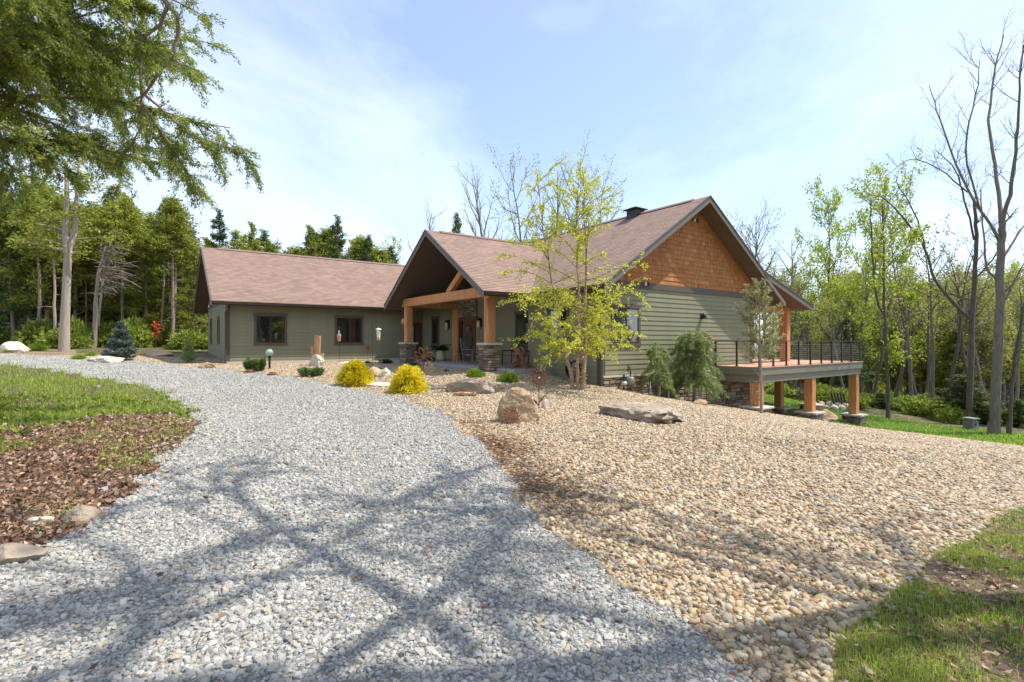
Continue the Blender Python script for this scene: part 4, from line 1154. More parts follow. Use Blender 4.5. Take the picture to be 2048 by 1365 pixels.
MB().bar((-.27, -.27, .2), (.27, -.27, .2), .03, .03).bar((-.27, .3, .22), (.27, .3, .22), .03, .03).build('stretcher', G, r_)
p = hw(-.75, 8.75, .57)
r_ = empty('side_table', p, HROT, 'small wooden stool table beside the rocking chair', 'side table')
MB().lathe([(0, .40), (.2, .40), (.2, .44), (0, .44)], (0, 0, 0), 14).build('top', M['wood'], r_)
for q in range(3):
    a = q * 2.1; MB().bar((.1 * math.cos(a), .1 * math.sin(a), .40), (.2 * math.cos(a), .2 * math.sin(a), 0), .035, .035, (0, 1, 0)).build('leg', M['wood'], r_)
p = hw(-.35, 11.15, .57)
planter = empty('planter_pot', p, 0, 'tall cream ceramic pot holding a dark fern on the porch', 'planter')
MB().lathe([(0, 0), (.22, 0), (.235, .1), (.24, .45), (.215, .5), (.235, .54), (0, .54)], (0, 0, 0), 16).build('pot', M['ceramic'], planter, True)
# metal bench behind the right pier
p = hw(-.05, 4.75, .57)
r_ = empty('porch_bench', p, HROT + R(-90), 'dark metal bench on the porch behind the right stone pier', 'bench')
for sx in (-.6, .6):
    MB().bar((sx, -.45, 0), (sx, -.45, .62), .04, .04, (0, 1, 0)).bar((sx, .0, 0), (sx, .08, .95), .04, .04, (0, 1, 0)).bar((sx, -.45, .62), (sx, .04, .62), .04, .04).build('leg_frame', M['black'], r_)
for q in range(4): MB().box(-.6, .6, -.42 + q * .11, -.33 + q * .11, .42, .44).build('seat_slat', M['black'], r_)
for q in range(4): MB().box(-.6, .6, .03 + q * .01, .05 + q * .01, .55 + q * .1, .62 + q * .1).build('back_slat', M['black'], r_)
# boots and bags by the left pier
for i, (s, t, lb) in enumerate([(-1.55, 12.6, 'dark bag lying on the porch left of the left stone pier'), (-1.3, 10.7, 'dark bundle on the porch right of the left stone pier')]):
    o = mobj('porch_bag', rock_mesh('porch_bag', .3, .2, .22, 80 + i, 'black', .35, 1.5, 3)); o.location = hw(s, t, .57); tag(o, lb, 'bag', 'bags on the porch')
# chairs and fire pit under the deck, bird box on the lawn
def adirondack(p, rz, label):
    r_ = empty('patio_chair', p, rz, label, 'chair', 'dark chairs round the fire pit')
    B = M['bark_dark']
    for sx in (-1, 1):
        MB().bar((sx * .3, -.3, 0), (sx * .3, -.3, .55), .05, .08, (0, 1, 0)).bar((sx * .3, -.35, .35), (sx * .3, .5, .08), .04, .1).build('leg', B, r_)
        MB().box(sx * .36 - .07, sx * .36 + .07, -.4, .35, .55, .58).build('armrest', B, r_)
    for q in range(5): MB().bar((-.28 + .14 * q, .18, .25), (-.34 + .17 * q, .55, 1.0), .11, .02, (0, 1, 0)).build('back_slat', B, r_)
    for q in range(5): MB().bar((-.3, -.32 + q * .11, .38 - q * .035), (.3, -.32 + q * .11, .38 - q * .035), .09, .02).build('seat_slat', B, r_)
for px, Y, rz, lb in ((1682, 31.0, 2.2, 'dark slatted patio chair right of the middle deck post'), (1600, 32.0, -1.2, 'dark slatted patio chair seen between the deck posts')):
    adirondack(at(px, Y), rz, lb)
pc = at(1655, 30.5)
r_ = empty('fire_pit', pc, 0, 'ring of pale stones round a fire pit beyond the deck posts', 'fire pit')
for q in range(14):
    a = q / 14 * 2 * math.pi
    o = mobj('ring_stone', rock_mesh('ring_stone', .24, .16, .2, 90 + q, 'boulder_pale' if q % 3 else 'boulder', .25, 1.3, 2), r_, (1.0 * math.cos(a), 1.0 * math.sin(a), 0)); o.rotation_euler = (0, 0, a + 1.57)
p = gp(1942, 858); k = p.y / 1024
r_ = empty('nest_box', p, .3, 'grey wooden box with a dark hole and flat lid on the lawn edge', 'nest box')
bx = MB().hexa([(-10 * k, -9 * k, 0), (10 * k, -9 * k, 0), (10 * k, 9 * k, 0), (-10 * k, 9 * k, 0), (-8 * k, -7 * k, 20 * k), (8 * k, -7 * k, 20 * k), (8 * k, 7 * k, 20 * k), (-8 * k, 7 * k, 20 * k)]).build('box', M['greywood'], r_)
MB().box(-10 * k, 10 * k, -10 * k, 10 * k, 20 * k, 22 * k).build('lid', M['meter'], r_)
h_ = MB().lathe([(0, -.01), (2 * k, -.01), (2 * k, .01), (0, .01)], (0, 0, 0), 10); h_.v = [(x, z - 8.6 * k, y + 10 * k) for x, y, z in h_.v]; h_.build('hole', M['black'], r_)
# ------------------------------------------------------------------ vegetation tools
class Wood:
    def __init__(s): s.V = []; s.F = []; s.n = 0
    def add(s, pts, rad, sides=5):
        P = np.asarray(pts, float); n_ = len(P)
        T = np.empty_like(P); T[1:-1] = P[2:] - P[:-2]; T[0] = P[1] - P[0]; T[-1] = P[-1] - P[-2]
        T /= np.linalg.norm(T, axis=1, keepdims=True) + 1e-9
        ref = np.array([0.31, 0.87, 0.13]) if abs(T[0, 2]) > .7 else np.array([0.1, 0.2, 1.0])
        U = np.cross(T, ref); U /= np.linalg.norm(U, axis=1, keepdims=True) + 1e-9
        W_ = np.cross(T, U)
        a = np.arange(sides) * 2 * np.pi / sides
        ring = U[:, None] * np.cos(a)[None, :, None] + W_[:, None] * np.sin(a)[None, :, None]
        V = P[:, None] + ring * np.asarray(rad, float)[:, None, None]
        i = np.arange(n_ - 1)[:, None] * sides; k = np.arange(sides)[None]
        F = np.stack([i + k, i + (k + 1) % sides, i + sides + (k + 1) % sides, i + sides + k], -1).reshape(-1, 4)
        s.V.append(V.reshape(-1, 3)); s.F.append(F + s.n); s.n += n_ * sides
    def mesh(s, name, mat):
        return np_mesh(name, np.concatenate(s.V), np.concatenate(s.F), mat, smooth=True)

def unit(v): return v / (np.linalg.norm(v, axis=-1, keepdims=True) + 1e-9)

def leaves(P, D, L, Wd, rg, name, mat, rnd=None, droop=0.0, curl=.18):
    """diamond-shaped faces: base P, axis D, length L, width Wd"""
    P = np.asarray(P, float); n_ = len(P)
    D = unit(np.asarray(D, float))
    L = np.broadcast_to(L, (n_,))[:, None] * rg.uniform(.7, 1.3, (n_, 1)); Wd = np.broadcast_to(Wd, (n_,))[:, None] * rg.uniform(.7, 1.3, (n_, 1))
    Q = unit(np.cross(D, rg.normal(size=(n_, 3))))
    tip = P + D * L; tip[:, 2] -= droop * L[:, 0]
    mid = P + D * L * .45 + np.cross(D, Q) * Wd * curl
    V = np.stack([P, mid + Q * Wd * .5, tip, mid - Q * Wd * .5], 1).reshape(-1, 3)
    F = np.arange(n_ * 4).reshape(-1, 4)
    r_ = rg.uniform(0, 1, n_) if rnd is None else rnd
    return np_mesh(name, V, F, mat, np.repeat(r_, 4))

def grow(W, rg, p, d, L, r, lvl, spec, nodes):
    sp_ = spec[lvl]; n_ = sp_['seg']
    pts = [np.array(p, float)]; rad = [r]; d = np.array(d, float); dirs = [d]
    for i in range(n_):
        d = d + rg.normal(0, sp_['wig'], 3); d[2] += sp_.get('up', 0)
        d = d / np.linalg.norm(d)
        pts.append(pts[-1] + d * L / n_); dirs.append(d)
        rad.append(max(r * (1 - (i + 1) / n_ * (1 - sp_.get('tip', .3))), .003))
    W.add(pts, rad, sp_.get('sides', 4))
    if lvl >= len(spec) - sp_.get('leaf', 1): nodes.append((np.array(pts), np.array(dirs)))
    if lvl + 1 < len(spec):
        nx = spec[lvl + 1]
        nch = nx['n'] if lvl == 0 else max(1, int(round(nx['n'] * rg.uniform(.7, 1.3))))
        az = rg.uniform(0, 6.28)
        for c in range(nch):
            f = nx['lo'] + (nx.get('hi', 1.0) - nx['lo']) * (c + rg.uniform(0, 1)) / nch
            q = min(f * n_, n_ - 1e-3); i = int(q); fr = q - i
            pos = pts[i] * (1 - fr) + pts[i + 1] * fr
            pd = dirs[min(i + 1, n_)]
            az += 2.4 + rg.normal(0, .4)
            u = np.cross(pd, [0.3, .2, 1.0] if abs(pd[2]) < .9 else [1, 0, 0]); u /= np.linalg.norm(u); v = np.cross(pd, u)
            side = u * math.cos(az) + v * math.sin(az)
            if 'flat' in nx and abs(pd[2]) < .95:    # sprays lie flat
                side = side * np.array([1, 1, 1 - nx['flat']])
            A = nx['ang'] * rg.uniform(.75, 1.25)
            cd = pd * math.cos(A) + side * math.sin(A)
            taper = 1 - nx.get('fall', .5) * f
            if 'prof' in nx: taper = nx['prof'](f)
            l2 = L * nx['ratio'] * taper * rg.uniform(.75, 1.2)
            r2 = min(rad[i] * .72, r * nx.get('rr', .5) * max(taper, .25))
            grow(W, rg, pos, cd, l2, max(r2, .004), lvl + 1, spec, nodes)

def node_points(nodes, rg, per):
    """random points along the last twigs, with the twig's direction"""
    P = []; D = []
    for pts, dirs in nodes:
        n_ = len(pts) - 1
        q = rg.uniform(0.1, n_ - 1e-3, per); i = q.astype(int); f = (q - i)[:, None]
        P.append(pts[i] * (1 - f) + pts[i + 1] * f); D.append(dirs[i + 1])
    return np.concatenate(P), np.concatenate(D)

class Plant:
    """meshes of one kind; place() makes a thing of it with its parts"""
    def __init__(s, parts): s.parts = parts          # [(name, mesh)]
    def place(s, name, loc, rz, sc, label, cat, group=None, tilt=0.0):
        r_ = empty(name, loc, rz, label, cat, group)
        r_.scale = (sc[0], sc[0], sc[1]) if hasattr(sc, '__len__') else (sc,) * 3
        if tilt: r_.rotation_euler = (tilt, 0, rz)
        for nm, me in s.parts:
            link(bpy.data.objects.new(nm, me), r_)
        return r_

def bare_tree(seed, H, r0, leafy=None, lmat=None, bark='bark', lo=.35, n1=13, ang=.75, levels=4, up=.05, lsize=.1, wig=.06, per=5, n2=6, n3=5):
    rg = np.random.default_rng(seed)
    W = Wood(); nodes = []
    spec = [dict(seg=14, wig=wig, up=.04, sides=9, tip=.12),
            dict(n=n1, lo=lo, hi=.97, ang=ang, ratio=.42, fall=.55, rr=.5, seg=8, wig=.13, up=up + .03, sides=6, tip=.15),
            dict(n=n2, lo=.22, ang=.7, ratio=.45, fall=.45, rr=.5, seg=5, wig=.16, up=up, sides=4, tip=.2),
            dict(n=n3, lo=.15, ang=.65, ratio=.45, fall=.4, rr=.5, seg=4, wig=.18, up=up, sides=3, tip=.3)]
    if levels > 4: spec.append(dict(n=3, lo=.2, ang=.6, ratio=.5, fall=.3, rr=.6, seg=3, wig=.2, up=up, sides=3, tip=.4))
    grow(W, rg, (0, 0, -.3), (0, 0, 1), H, r0, 0, spec, nodes)
    # root flare
    W.add([(0, 0, -.35), (0, 0, .15), (0, 0, .6)], [r0 * 1.5, r0 * 1.18, r0 * .98], 9)
    parts = [('trunk', W.mesh('trunk', M[bark]))]
    if leafy:
        P, D = node_points(nodes, rg, per)
        if leafy < 1:
            k = rg.uniform(size=len(P)) < leafy; P = P[k]; D = D[k]
        P = P + rg.normal(0, lsize * .8, P.shape)
        D2 = D * .4 + rg.normal(size=D.shape) + np.array([0, 0, -.25])
        parts.append(('crown', leaves(P, D2, lsize, lsize * .75, rg, 'crown', M[lmat], np.clip(rg.beta(2, 2, len(P)), 0, 1))))
    return Plant(parts)

def cedar_tree(seed, H, r0, lmat='lf_cedar', bark='bark_cedar', lo=.25, nb=70, rad=2.4, lsize=.2, shape='cone', per=34, open_=.0):
    """eastern red cedar: bare lower trunk, ragged crown of upswept sprays"""
    rg = np.random.default_rng(seed)
    W = Wood()
    wob = np.cumsum(rg.normal(0, .05, (11, 2)), 0)
    zz = np.linspace(-.3, H, 11)
    tr = np.stack([wob[:, 0], wob[:, 1], zz], 1)
    W.add(tr, np.linspace(r0, .02, 11), 8)
    PP = []; DD = []; RR = []
    # dead stubs on the bare trunk
    for k in range(10):
        z = rg.uniform(.1, lo) * H; a = rg.uniform(0, 6.28); l = rg.uniform(.4, 1.4)
        p0 = np.array([np.interp(z, zz, tr[:, 0]), np.interp(z, zz, tr[:, 1]), z])
        W.add([p0, p0 + [l * .5 * math.cos(a), l * .5 * math.sin(a), .05], p0 + [l * math.cos(a), l * math.sin(a), -.1]], [.025, .015, .006], 3)
    for k in range(nb):
        f = lo + (1 - lo) * (k + rg.uniform()) / nb
        if rg.uniform() < open_: continue
        z = f * H
        g_ = (f - lo) / (1 - lo)
        if shape == 'cone': prof = (1 - g_) ** .75 * (.55 + .45 * min(1, g_ * 6)) + .06
        elif shape == 'spire': prof = (1 - g_) ** 1.0 * (.6 + .4 * min(1, g_ * 6)) + .03
        else: prof = math.sin(math.pi * min(1, .18 + g_ * .84)) ** .7 + .05
        l = rad * prof * rg.uniform(.6, 1.25)
        a = k * 2.4 + rg.normal(0, .5)
        p0 = np.array([np.interp(z, zz, tr[:, 0]), np.interp(z, zz, tr[:, 1]), z])
        el = .25 + .5 * g_ + rg.normal(0, .12)
        d = np.array([math.cos(a), math.sin(a), el]); d /= np.linalg.norm(d)
        pts = [p0]
        for i in range(4):
            d = d + rg.normal(0, .1, 3); d[2] -= .06; d /= np.linalg.norm(d); pts.append(pts[-1] + d * l / 4)
        W.add(pts, np.linspace(.05 * (1 - g_) + .012, .006, 5), 4)
        n_ = max(6, int(per * (l / rad + .25) * 1.4))
        q = rg.uniform(.8 if g_ > .15 else 1.4, 3.999, n_) ; i = q.astype(int); ff = (q - i)[:, None]
        A = np.array(pts); P = A[i] * (1 - ff) + A[i + 1] * ff
        # clumps: sprays gather in tufts
        tuft = rg.normal(0, (.16 + .10 * l / rad) * (.55 if shape == 'spire' else 1), (n_, 3)); tuft[:, 2] *= .7
        P = P + tuft
        PP.append(P); DD.append(d * .8 + rg.normal(0, .55, (n_, 3)) + np.array([0, 0, -.12])); RR.append(np.clip(rg.normal(.35 + .35 * rg.uniform(), .2, n_), 0, 1))
    P = np.concatenate(PP); D = np.concatenate(DD); RN = np.concatenate(RR)
    # every tuft is a spray of several blades
    m_ = 3
    P = np.repeat(P, m_, 0) + rg.normal(0, lsize * .45, (len(P) * m_, 3)); D = np.repeat(D, m_, 0) + rg.normal(0, .5, (len(D) * m_, 3)); RN = np.repeat(RN, m_)
    cr_ = leaves(P, D, lsize * 1.25, lsize * .5, rg, 'crown', M[lmat], np.clip(RN + rg.normal(0, .12, len(RN)), 0, 1))
    return Plant([('trunk', W.mesh('trunk', M[bark])), ('crown', cr_)])

def bush(seed, n, rx, rz, lsize, mat, wid=.5, upw=.3, hollow=.5, name='foliage', lumps=7):
    rg = np.random.default_rng(seed)
    C = rg.normal(size=(lumps, 3)); C = unit(C) * rg.uniform(.25, .6, (lumps, 1)); C[:, 2] = np.abs(C[:, 2])
    k = rg.integers(0, lumps, n)
    dirs = unit(rg.normal(size=(n, 3)))
    P = C[k] + dirs * (.5 * rg.uniform(hollow, 1, (n, 1)))
    P[:, 2] = np.abs(P[:, 2] + .1)
    P = P * np.array([rx, rx, rz])
    D = dirs + np.array([0, 0, upw]) + rg.normal(0, .35, (n, 3))
    W = Wood()
    for q in range(6):
        a = q * 1.05; W.add([(0, 0, -.05), (rx * .2 * math.cos(a), rx * .2 * math.sin(a), rz * .35), (rx * .5 * math.cos(a), rx * .5 * math.sin(a), rz * .7)], [.02, .014, .006], 4)
    return Plant([('stem', W.mesh('stem', M['twig'])), (name, leaves(P, D, lsize, lsize * wid, rg, name, M[mat]))])

# ------------------------------------------------------------------ the river birch clump in front of the gable
def make_birch():
    rg = np.random.default_rng(12)
    W = Wood(); LP = []; LD = []
    base = gp(1155, 780)
    k = base.y / 1024
    T = Wood()
    # three stems as traced: (dx px, height px)
    stems = [([(-8, 0), (-14, 45), (-30, 100), (-36, 150), (-46, 205), (-58, 280), (-68, 345), (-75, 420), (-80, 462)], .066, .05),
             ([(0, 0), (-1, 60), (1, 130), (0, 200), (-4, 290), (-2, 360), (-6, 420)], .056, -.22),
             ([(9, 0), (14, 60), (17, 130), (16, 210), (20, 300), (14, 380), (16, 440), (12, 490)], .072, .12)]
    for ci, (pl, r0, dy) in enumerate(stems):
        n_ = len(pl)
        pts = [np.array([x * k, dy * (i / (n_ - 1)) * 2.5 + rg.normal(0, .02), y * k - .05]) for i, (x, y) in enumerate(pl)]
        pts = [q * np.array([1, 1, .93]) for q in pts]
        # refine
        P = []
        for a, b in zip(pts[:-1], pts[1:]):
            for f in (0, .34, .67): P.append(a * (1 - f) + b * f + rg.normal(0, .012, 3))
        P.append(pts[-1]); P = np.array(P); nn = len(P)
        rad = r0 * (1 - np.linspace(0, 1, nn)) ** 1.25 + .009
        rad = rad * (1 + rg.normal(0, .06, nn))
        T.add(P, rad, 9)
        H = P[-1, 2]
        nbr = 46
        for b in range(nbr):
            f = .24 + .73 * ((b + rg.uniform()) / nbr) ** 1.35
            i = min(int(f * (nn - 1)), nn - 2)
            p0 = P[i]; z = p0[2]
            low = z < 3.5
            a = rg.uniform(0, 6.28)
            if low:
                l = rg.uniform(1.2, 2.65) * (1.0 if z > 1.4 else .8); el = rg.uniform(-.05, .5)
            else:
                l = rg.uniform(.9, 2.0) * (1 - .45 * (z - 3.5) / 4.2); el = rg.uniform(.55, 1.4)
            if low and math.sin(a) > .3: l *= .7           # the wall side stays shorter
            d = np.array([math.cos(a), math.sin(a) * .9, el]); d /= np.linalg.norm(d)
            pts2 = [p0]; ns = 8
            for s_ in range(ns):
                d = d + rg.normal(0, .10, 3); d[2] += (-.06 if low else -.03); d /= np.linalg.norm(d)
                pts2.append(pts2[-1] + d * l / ns)
            A = np.array(pts2)
            W.add(A, np.linspace(.014 if low else .012, .003, ns + 1), 4)
            ntw = int(6.6 * l) if low else int(10 * l)
            for t_ in range(ntw):
                q = rg.uniform(1.2, ns - .01); j = int(q); fr = q - j
                p1 = A[j] * (1 - fr) + A[j + 1] * fr
                dd = unit(A[j + 1] - A[j]) + rg.normal(0, .55, 3); dd[2] -= .12; dd = unit(dd)
                tl = rg.uniform(.18, .55) * (1 if low else .7)
                q1 = p1 + dd * tl * .5 + rg.normal(0, .02, 3); q2 = q1 + unit(dd + np.array([0, 0, -.35])) * tl * .5
                W.add([p1, q1, q2], [.004, .003, .002], 3)
                nl = int((10 if low else 11) * tl / .35 + 2)
                for u_ in rg.uniform(.1, 1, nl):
                    LP.append(p1 * (1 - u_) + q2 * u_ + rg.normal(0, .018, 3)); LD.append(dd * .4 + rg.normal(0, 1, 3))
            nl = int(16 * l) if low else int(16 * l)
            for q in rg.uniform(2, ns - .01, nl):
                j = int(q); fr = q - j
                LP.append(A[j] * (1 - fr) + A[j + 1] * fr + rg.normal(0, .02, 3)); LD.append(rg.normal(0, 1, 3))
    # loose peeling curls of bark
    cu = []
    for ci, (pl, r0, dy) in enumerate(stems):
        for q in range(90):
            y = rg.uniform(8, 190); x = np.interp(y, [b for a, b in pl], [a for a, b in pl]); a = rg.uniform(0, 6.28)
            rr_ = r0 * (1 - y / 520) + .004
            cu.append((x * k + rr_ * math.cos(a), dy * y / 460 * 2.5 + rr_ * math.sin(a), y * k, math.cos(a), math.sin(a)))
    cu = np.array(cu)
    bark_me = leaves(cu[:, :3], np.stack([cu[:, 3] * .6, cu[:, 4] * .6, rg.normal(0, .8, len(cu))], 1), .07, .06, rg, 'peeling_bark', M['lf_bark'])
    r_ = empty('birch_tree', base, 0, 'three stemmed river birch with peeling bark and yellow green leaves before the gable', 'tree')
    link(bpy.data.objects.new('trunk', T.mesh('trunk', M['bark_birch'])), r_)
    link(bpy.data.objects.new('branches', W.mesh('branches', M['twig_birch'])), r_)
    link(bpy.data.objects.new('peeling_bark', bark_me), r_)
    link(bpy.data.objects.new('crown', leaves(LP, LD, .058, .046, rg, 'crown', M['lf_birch'])), r_)
    return len(LP)
M['lf_bark'] = leaf_mat('bark curls', [(0, (.30, .16, .09)), (.6, (.50, .32, .2)), (1, (.75, .6, .47))], .15)
M['twig_birch'] = pmat('birch twig', (.24, .165, .10), .9, .2, 5)
make_birch()

# ------------------------------------------------------------------ garden shrubs
def gold_bush(px, py, wpx, hpx, seed, label):
    p = gp(px, py); k = p.y / 1024; rg = np.random.default_rng(seed)
    Rr = wpx * k / 2; H = hpx * k
    # plumes over a dome, each a fountain of drooping threads
    K = 40
    kf = rg.uniform(0, 1, K) ** .9; ka = np.arange(K) * 2.4 + rg.normal(0, .35, K)
    kr = Rr * (1 - kf) ** .55 * rg.uniform(.62, .92, K)
    C = np.stack([np.cos(ka) * kr, np.sin(ka) * kr * .9, H * (.10 + .74 * kf)], 1)
    ks = rg.uniform(.7, 1.25, K)
    n_ = 1500; idx = rg.integers(0, K, n_)
    out_d = np.stack([np.cos(ka), np.sin(ka), .35 + 1.2 * kf], 1)[idx]
    D0 = unit(out_d) + rg.normal(0, .55, (n_, 3)); D0 = unit(D0); D0[:, 2] += rg.choice([.35, -.25], n_)
    P = C[idx] + D0 * (rg.uniform(0, .09, n_) * ks[idx])[:, None]
    PP = []; DD = []; RN = []
    base_r = np.clip(rg.normal(.5, .22, K)[idx] + rg.normal(0, .15, n_), 0, 1)
    for j in range(7):
        PP.append(P + unit(D0) * (.042 * j) * ks[idx][:, None] + rg.normal(0, .010, (n_, 3)) - np.array([0, 0, .0055 * j * j])); DD.append(D0 + np.array([0, 0, -.12 * j]) + rg.normal(0, .45, (n_, 3))); RN.append(np.clip(base_r + rg.normal(0, .15, n_), 0, 1))
    me = leaves(np.concatenate(PP), np.concatenate(DD), .075, .022, rg, 'foliage', M['lf_gold'], np.concatenate(RN))
    # inner darker greenery
    n2 = 2500; f = rg.uniform(0, 1, n2); a = rg.uniform(0, 6.28, n2); rad = Rr * (1 - f) ** .62 * rg.uniform(.2, .8, n2)
    me2 = leaves(np.stack([np.cos(a) * rad, np.sin(a) * rad, H * .9 * f + .02], 1), rg.normal(size=(n2, 3)), .09, .03, rg, 'inner_foliage', M['lf_mugo'])
    W = Wood()
    for q in range(9):
        a_ = q * .7; W.add([(0, 0, -.05), (Rr * .2 * math.cos(a_), Rr * .2 * math.sin(a_), H * .4), (Rr * .4 * math.cos(a_), Rr * .4 * math.sin(a_), H * .7)], [.025, .018, .006], 4)
    Plant([('stem', W.mesh('stem', M['twig'])), ('foliage', me), ('inner_foliage', me2)]).place('yellow_shrub', (p.x, p.y + Rr * .6, p.z), 0, 1, label, 'shrub', 'golden thread shrubs')
gold_bush(706, 774, 60, 48, 1, 'larger bright yellow thread leaf shrub nearer the left wing')
gold_bush(812, 788, 54, 52, 5, 'bright yellow thread leaf shrub below the metal flower')
def pos_bush(pl, px, py, wpx, label, cat, group, name, rz=0.0, ref=1.0, tall=1.0):
    p = gp(px, py); k = p.y / 1024; s_ = wpx * k / 2 / ref
    pl.place(name, (p.x, p.y + ref * s_ * .6, p.z), rz, (s_, s_ * tall), label, cat, group)
gl = bush(3, 5200, 1.0, .85, .12, 'lf_globe', .7, .2, .72, lumps=16)
pos_bush(gl, 951, 756, 38, 'bright green globe shrub in front of the right stone pier', 'shrub', 'green globe shrubs', 'globe_shrub', 0, .95)
pos_bush(gl, 1016, 766, 45, 'bright green globe shrub before the driftwood root', 'shrub', 'green globe shrubs', 'globe_shrub', 2, .95)
def mugo(seed):
    rg = np.random.default_rng(seed); W = Wood(); P = []; D = []
    for q in range(46):
        a = rg.uniform(0, 6.28); e = rg.uniform(.25, 1.2); l = rg.uniform(.5, .95)
        d = unit(np.array([math.cos(a), math.sin(a), e]))
        b0 = np.array([math.cos(a) * .1, math.sin(a) * .1, .0]); mid = b0 + d * l * .5 * np.array([1.3, 1.3, .5]); tip = mid + unit(d + np.array([0, 0, .9])) * l * .5
        W.add([b0, mid, tip], [.03, .02, .01], 4)
        u = rg.uniform(.1, 1, 90)[:, None]; P.append(mid * (1 - u) + tip * u + rg.normal(0, .02, (90, 3))); D.append(unit(tip - mid) * .7 + rg.normal(0, .6, (90, 3)))
    return Plant([('stem', W.mesh('stem', M['twig'])), ('needles', leaves(np.concatenate(P), np.concatenate(D), .20, .03, rg, 'needles', M['lf_mugo']))])
mg = mugo(4)
pos_bush(mg, 502, 745, 54, 'low mugo pine with upright tufts left of the green glass ball', 'shrub', 'low mugo pines', 'mugo_pine', 0, 1.0, 1.55)
pos_bush(mg, 614, 756, 54, 'low mugo pine right of the rusty stone stack, before the log sculpture', 'shrub', 'low mugo pines', 'mugo_pine', 1.7, 1.0, 1.15)
dk = bush(6, 2600, 1.0, .55, .14, 'lf_cedar_dark', .5, .1, .5)
pos_bush(dk, 770, 729, 32, 'low dark juniper at the shaded end of the wing wall', 'shrub', 'low dark junipers', 'juniper_shrub', 0, .95)
pos_bush(dk, 735, 728, 16, 'small dark juniper under the little flower stake', 'shrub', 'low dark junipers', 'juniper_shrub', 1, .95)
pos_bush(dk, 832, 735, 30, 'low dark juniper between the left pier and the metal flower', 'shrub', 'low dark junipers', 'juniper_shrub', 2, .95)
tf = bush(7, 1200, .9, .7, .25, 'lf_blue', .16, 1.2, .1)
pos_bush(tf, 893, 745, 16, 'small blue green tuft in the shaded gravel before the porch', 'plant', 'blue green tufts', 'grass_tuft', 0, .95)
gt = bush(8, 2200, 1.0, .55, .35, 'grass_lush', .06, 1.3, .05)
for px, py, wd, lb in ((60, 703, 44, 'wide clump of green grass left of the pale tree trunk'), (150, 720, 30, 'clump of green grass left of the flat rock by the spruce'), (174, 714, 26, 'blue green grass clump just behind the flat rock by the spruce'), (8, 706, 20, 'grass clump before the boulder at the left edge')):
    pos_bush(gt, px, py, wd, lb, 'grass clump', 'grass clumps along the far gravel edge', 'grass_clump', px, .95)
# conifers
def layered_conifer(seed, H, rad, mat, nwh, per, lsize, lo=.04, bark='bark', wid=.2, curve=.12, tipup=.25, dense=1.0, prof=None, ratio=.16):
    rg = np.random.default_rng(seed); W = Wood(); P = []; D = []
    W.add([(0, 0, -.1), (0, 0, H * .5), (.02, 0, H)], [H * .02 + .012, H * .012 + .008, .006], 7)
    for k in range(nwh):
        f = lo + (1 - lo) * (k + rg.uniform(.2, .8)) / nwh
        l0 = rad * ((1 - f) ** .9 * 1.0 + .04) if prof is None else rad * prof(f)
        nb_ = int(rg.integers(4, 8))
        for b in range(nb_):
            a = rg.uniform(0, 6.28); l = l0 * rg.uniform(.65, 1.2)
            d = unit(np.array([math.cos(a), math.sin(a), curve + .4 * f])); p0 = np.array([0, 0, f * H]); pts = [p0]
            for s_ in range(4):
                d = d + rg.normal(0, .07, 3); d[2] += tipup * .12; d = unit(d); pts.append(pts[-1] + d * l / 4)
            A = np.array(pts); W.add(A, np.linspace(.012, .004, 5), 3)
            n_ = max(8, int(per * l / rad * dense))
            # side twigs lie in the plane of the branch
            q = rg.uniform(.5, 3.999, n_); i = q.astype(int); ff = (q - i)[:, None]
            B = A[i] * (1 - ff) + A[i + 1] * ff
            sd = unit(np.cross(d, [0, 0, 1.0])) * rg.choice([-1, 1], n_)[:, None]
            tw = rg.uniform(0, 1, (n_, 1)) * l * ratio * (1.3 - q[:, None] / 4)
            B = B + (sd * .8 + d * .5 + rg.normal(0, .18, (n_, 3))) * tw
            P.append(B); D.append(d * .6 + sd * .5 + rg.normal(0, .5, (n_, 3)))
    return Plant([('trunk', W.mesh('trunk', M[bark])), ('needles', leaves(np.concatenate(P), np.concatenate(D), lsize, lsize * wid, rg, 'needles', M[mat]))])
p = gp(225, 724); k = p.y / 1024
layered_conifer(21, 80 * k, 29 * k, 'lf_blue', 18, 150, .11, .02, 'bark', .35, .05, .5, ratio=.5).place('blue_spruce', (p.x, p.y + .5, p.z), 0, 1, 'young blue spruce beyond the driveway near the left wing', 'tree')
p = gp(368, 728); k = p.y / 1024
layered_conifer(22, 46 * k, 16 * k, 'lf_pine', 14, 90, .10, .02, 'bark', .16, .5, .6, ratio=.6).place('young_pine', (p.x, p.y + .3, p.z), 0, 1, 'small feathery green pine beside the corner of the left wing', 'tree')
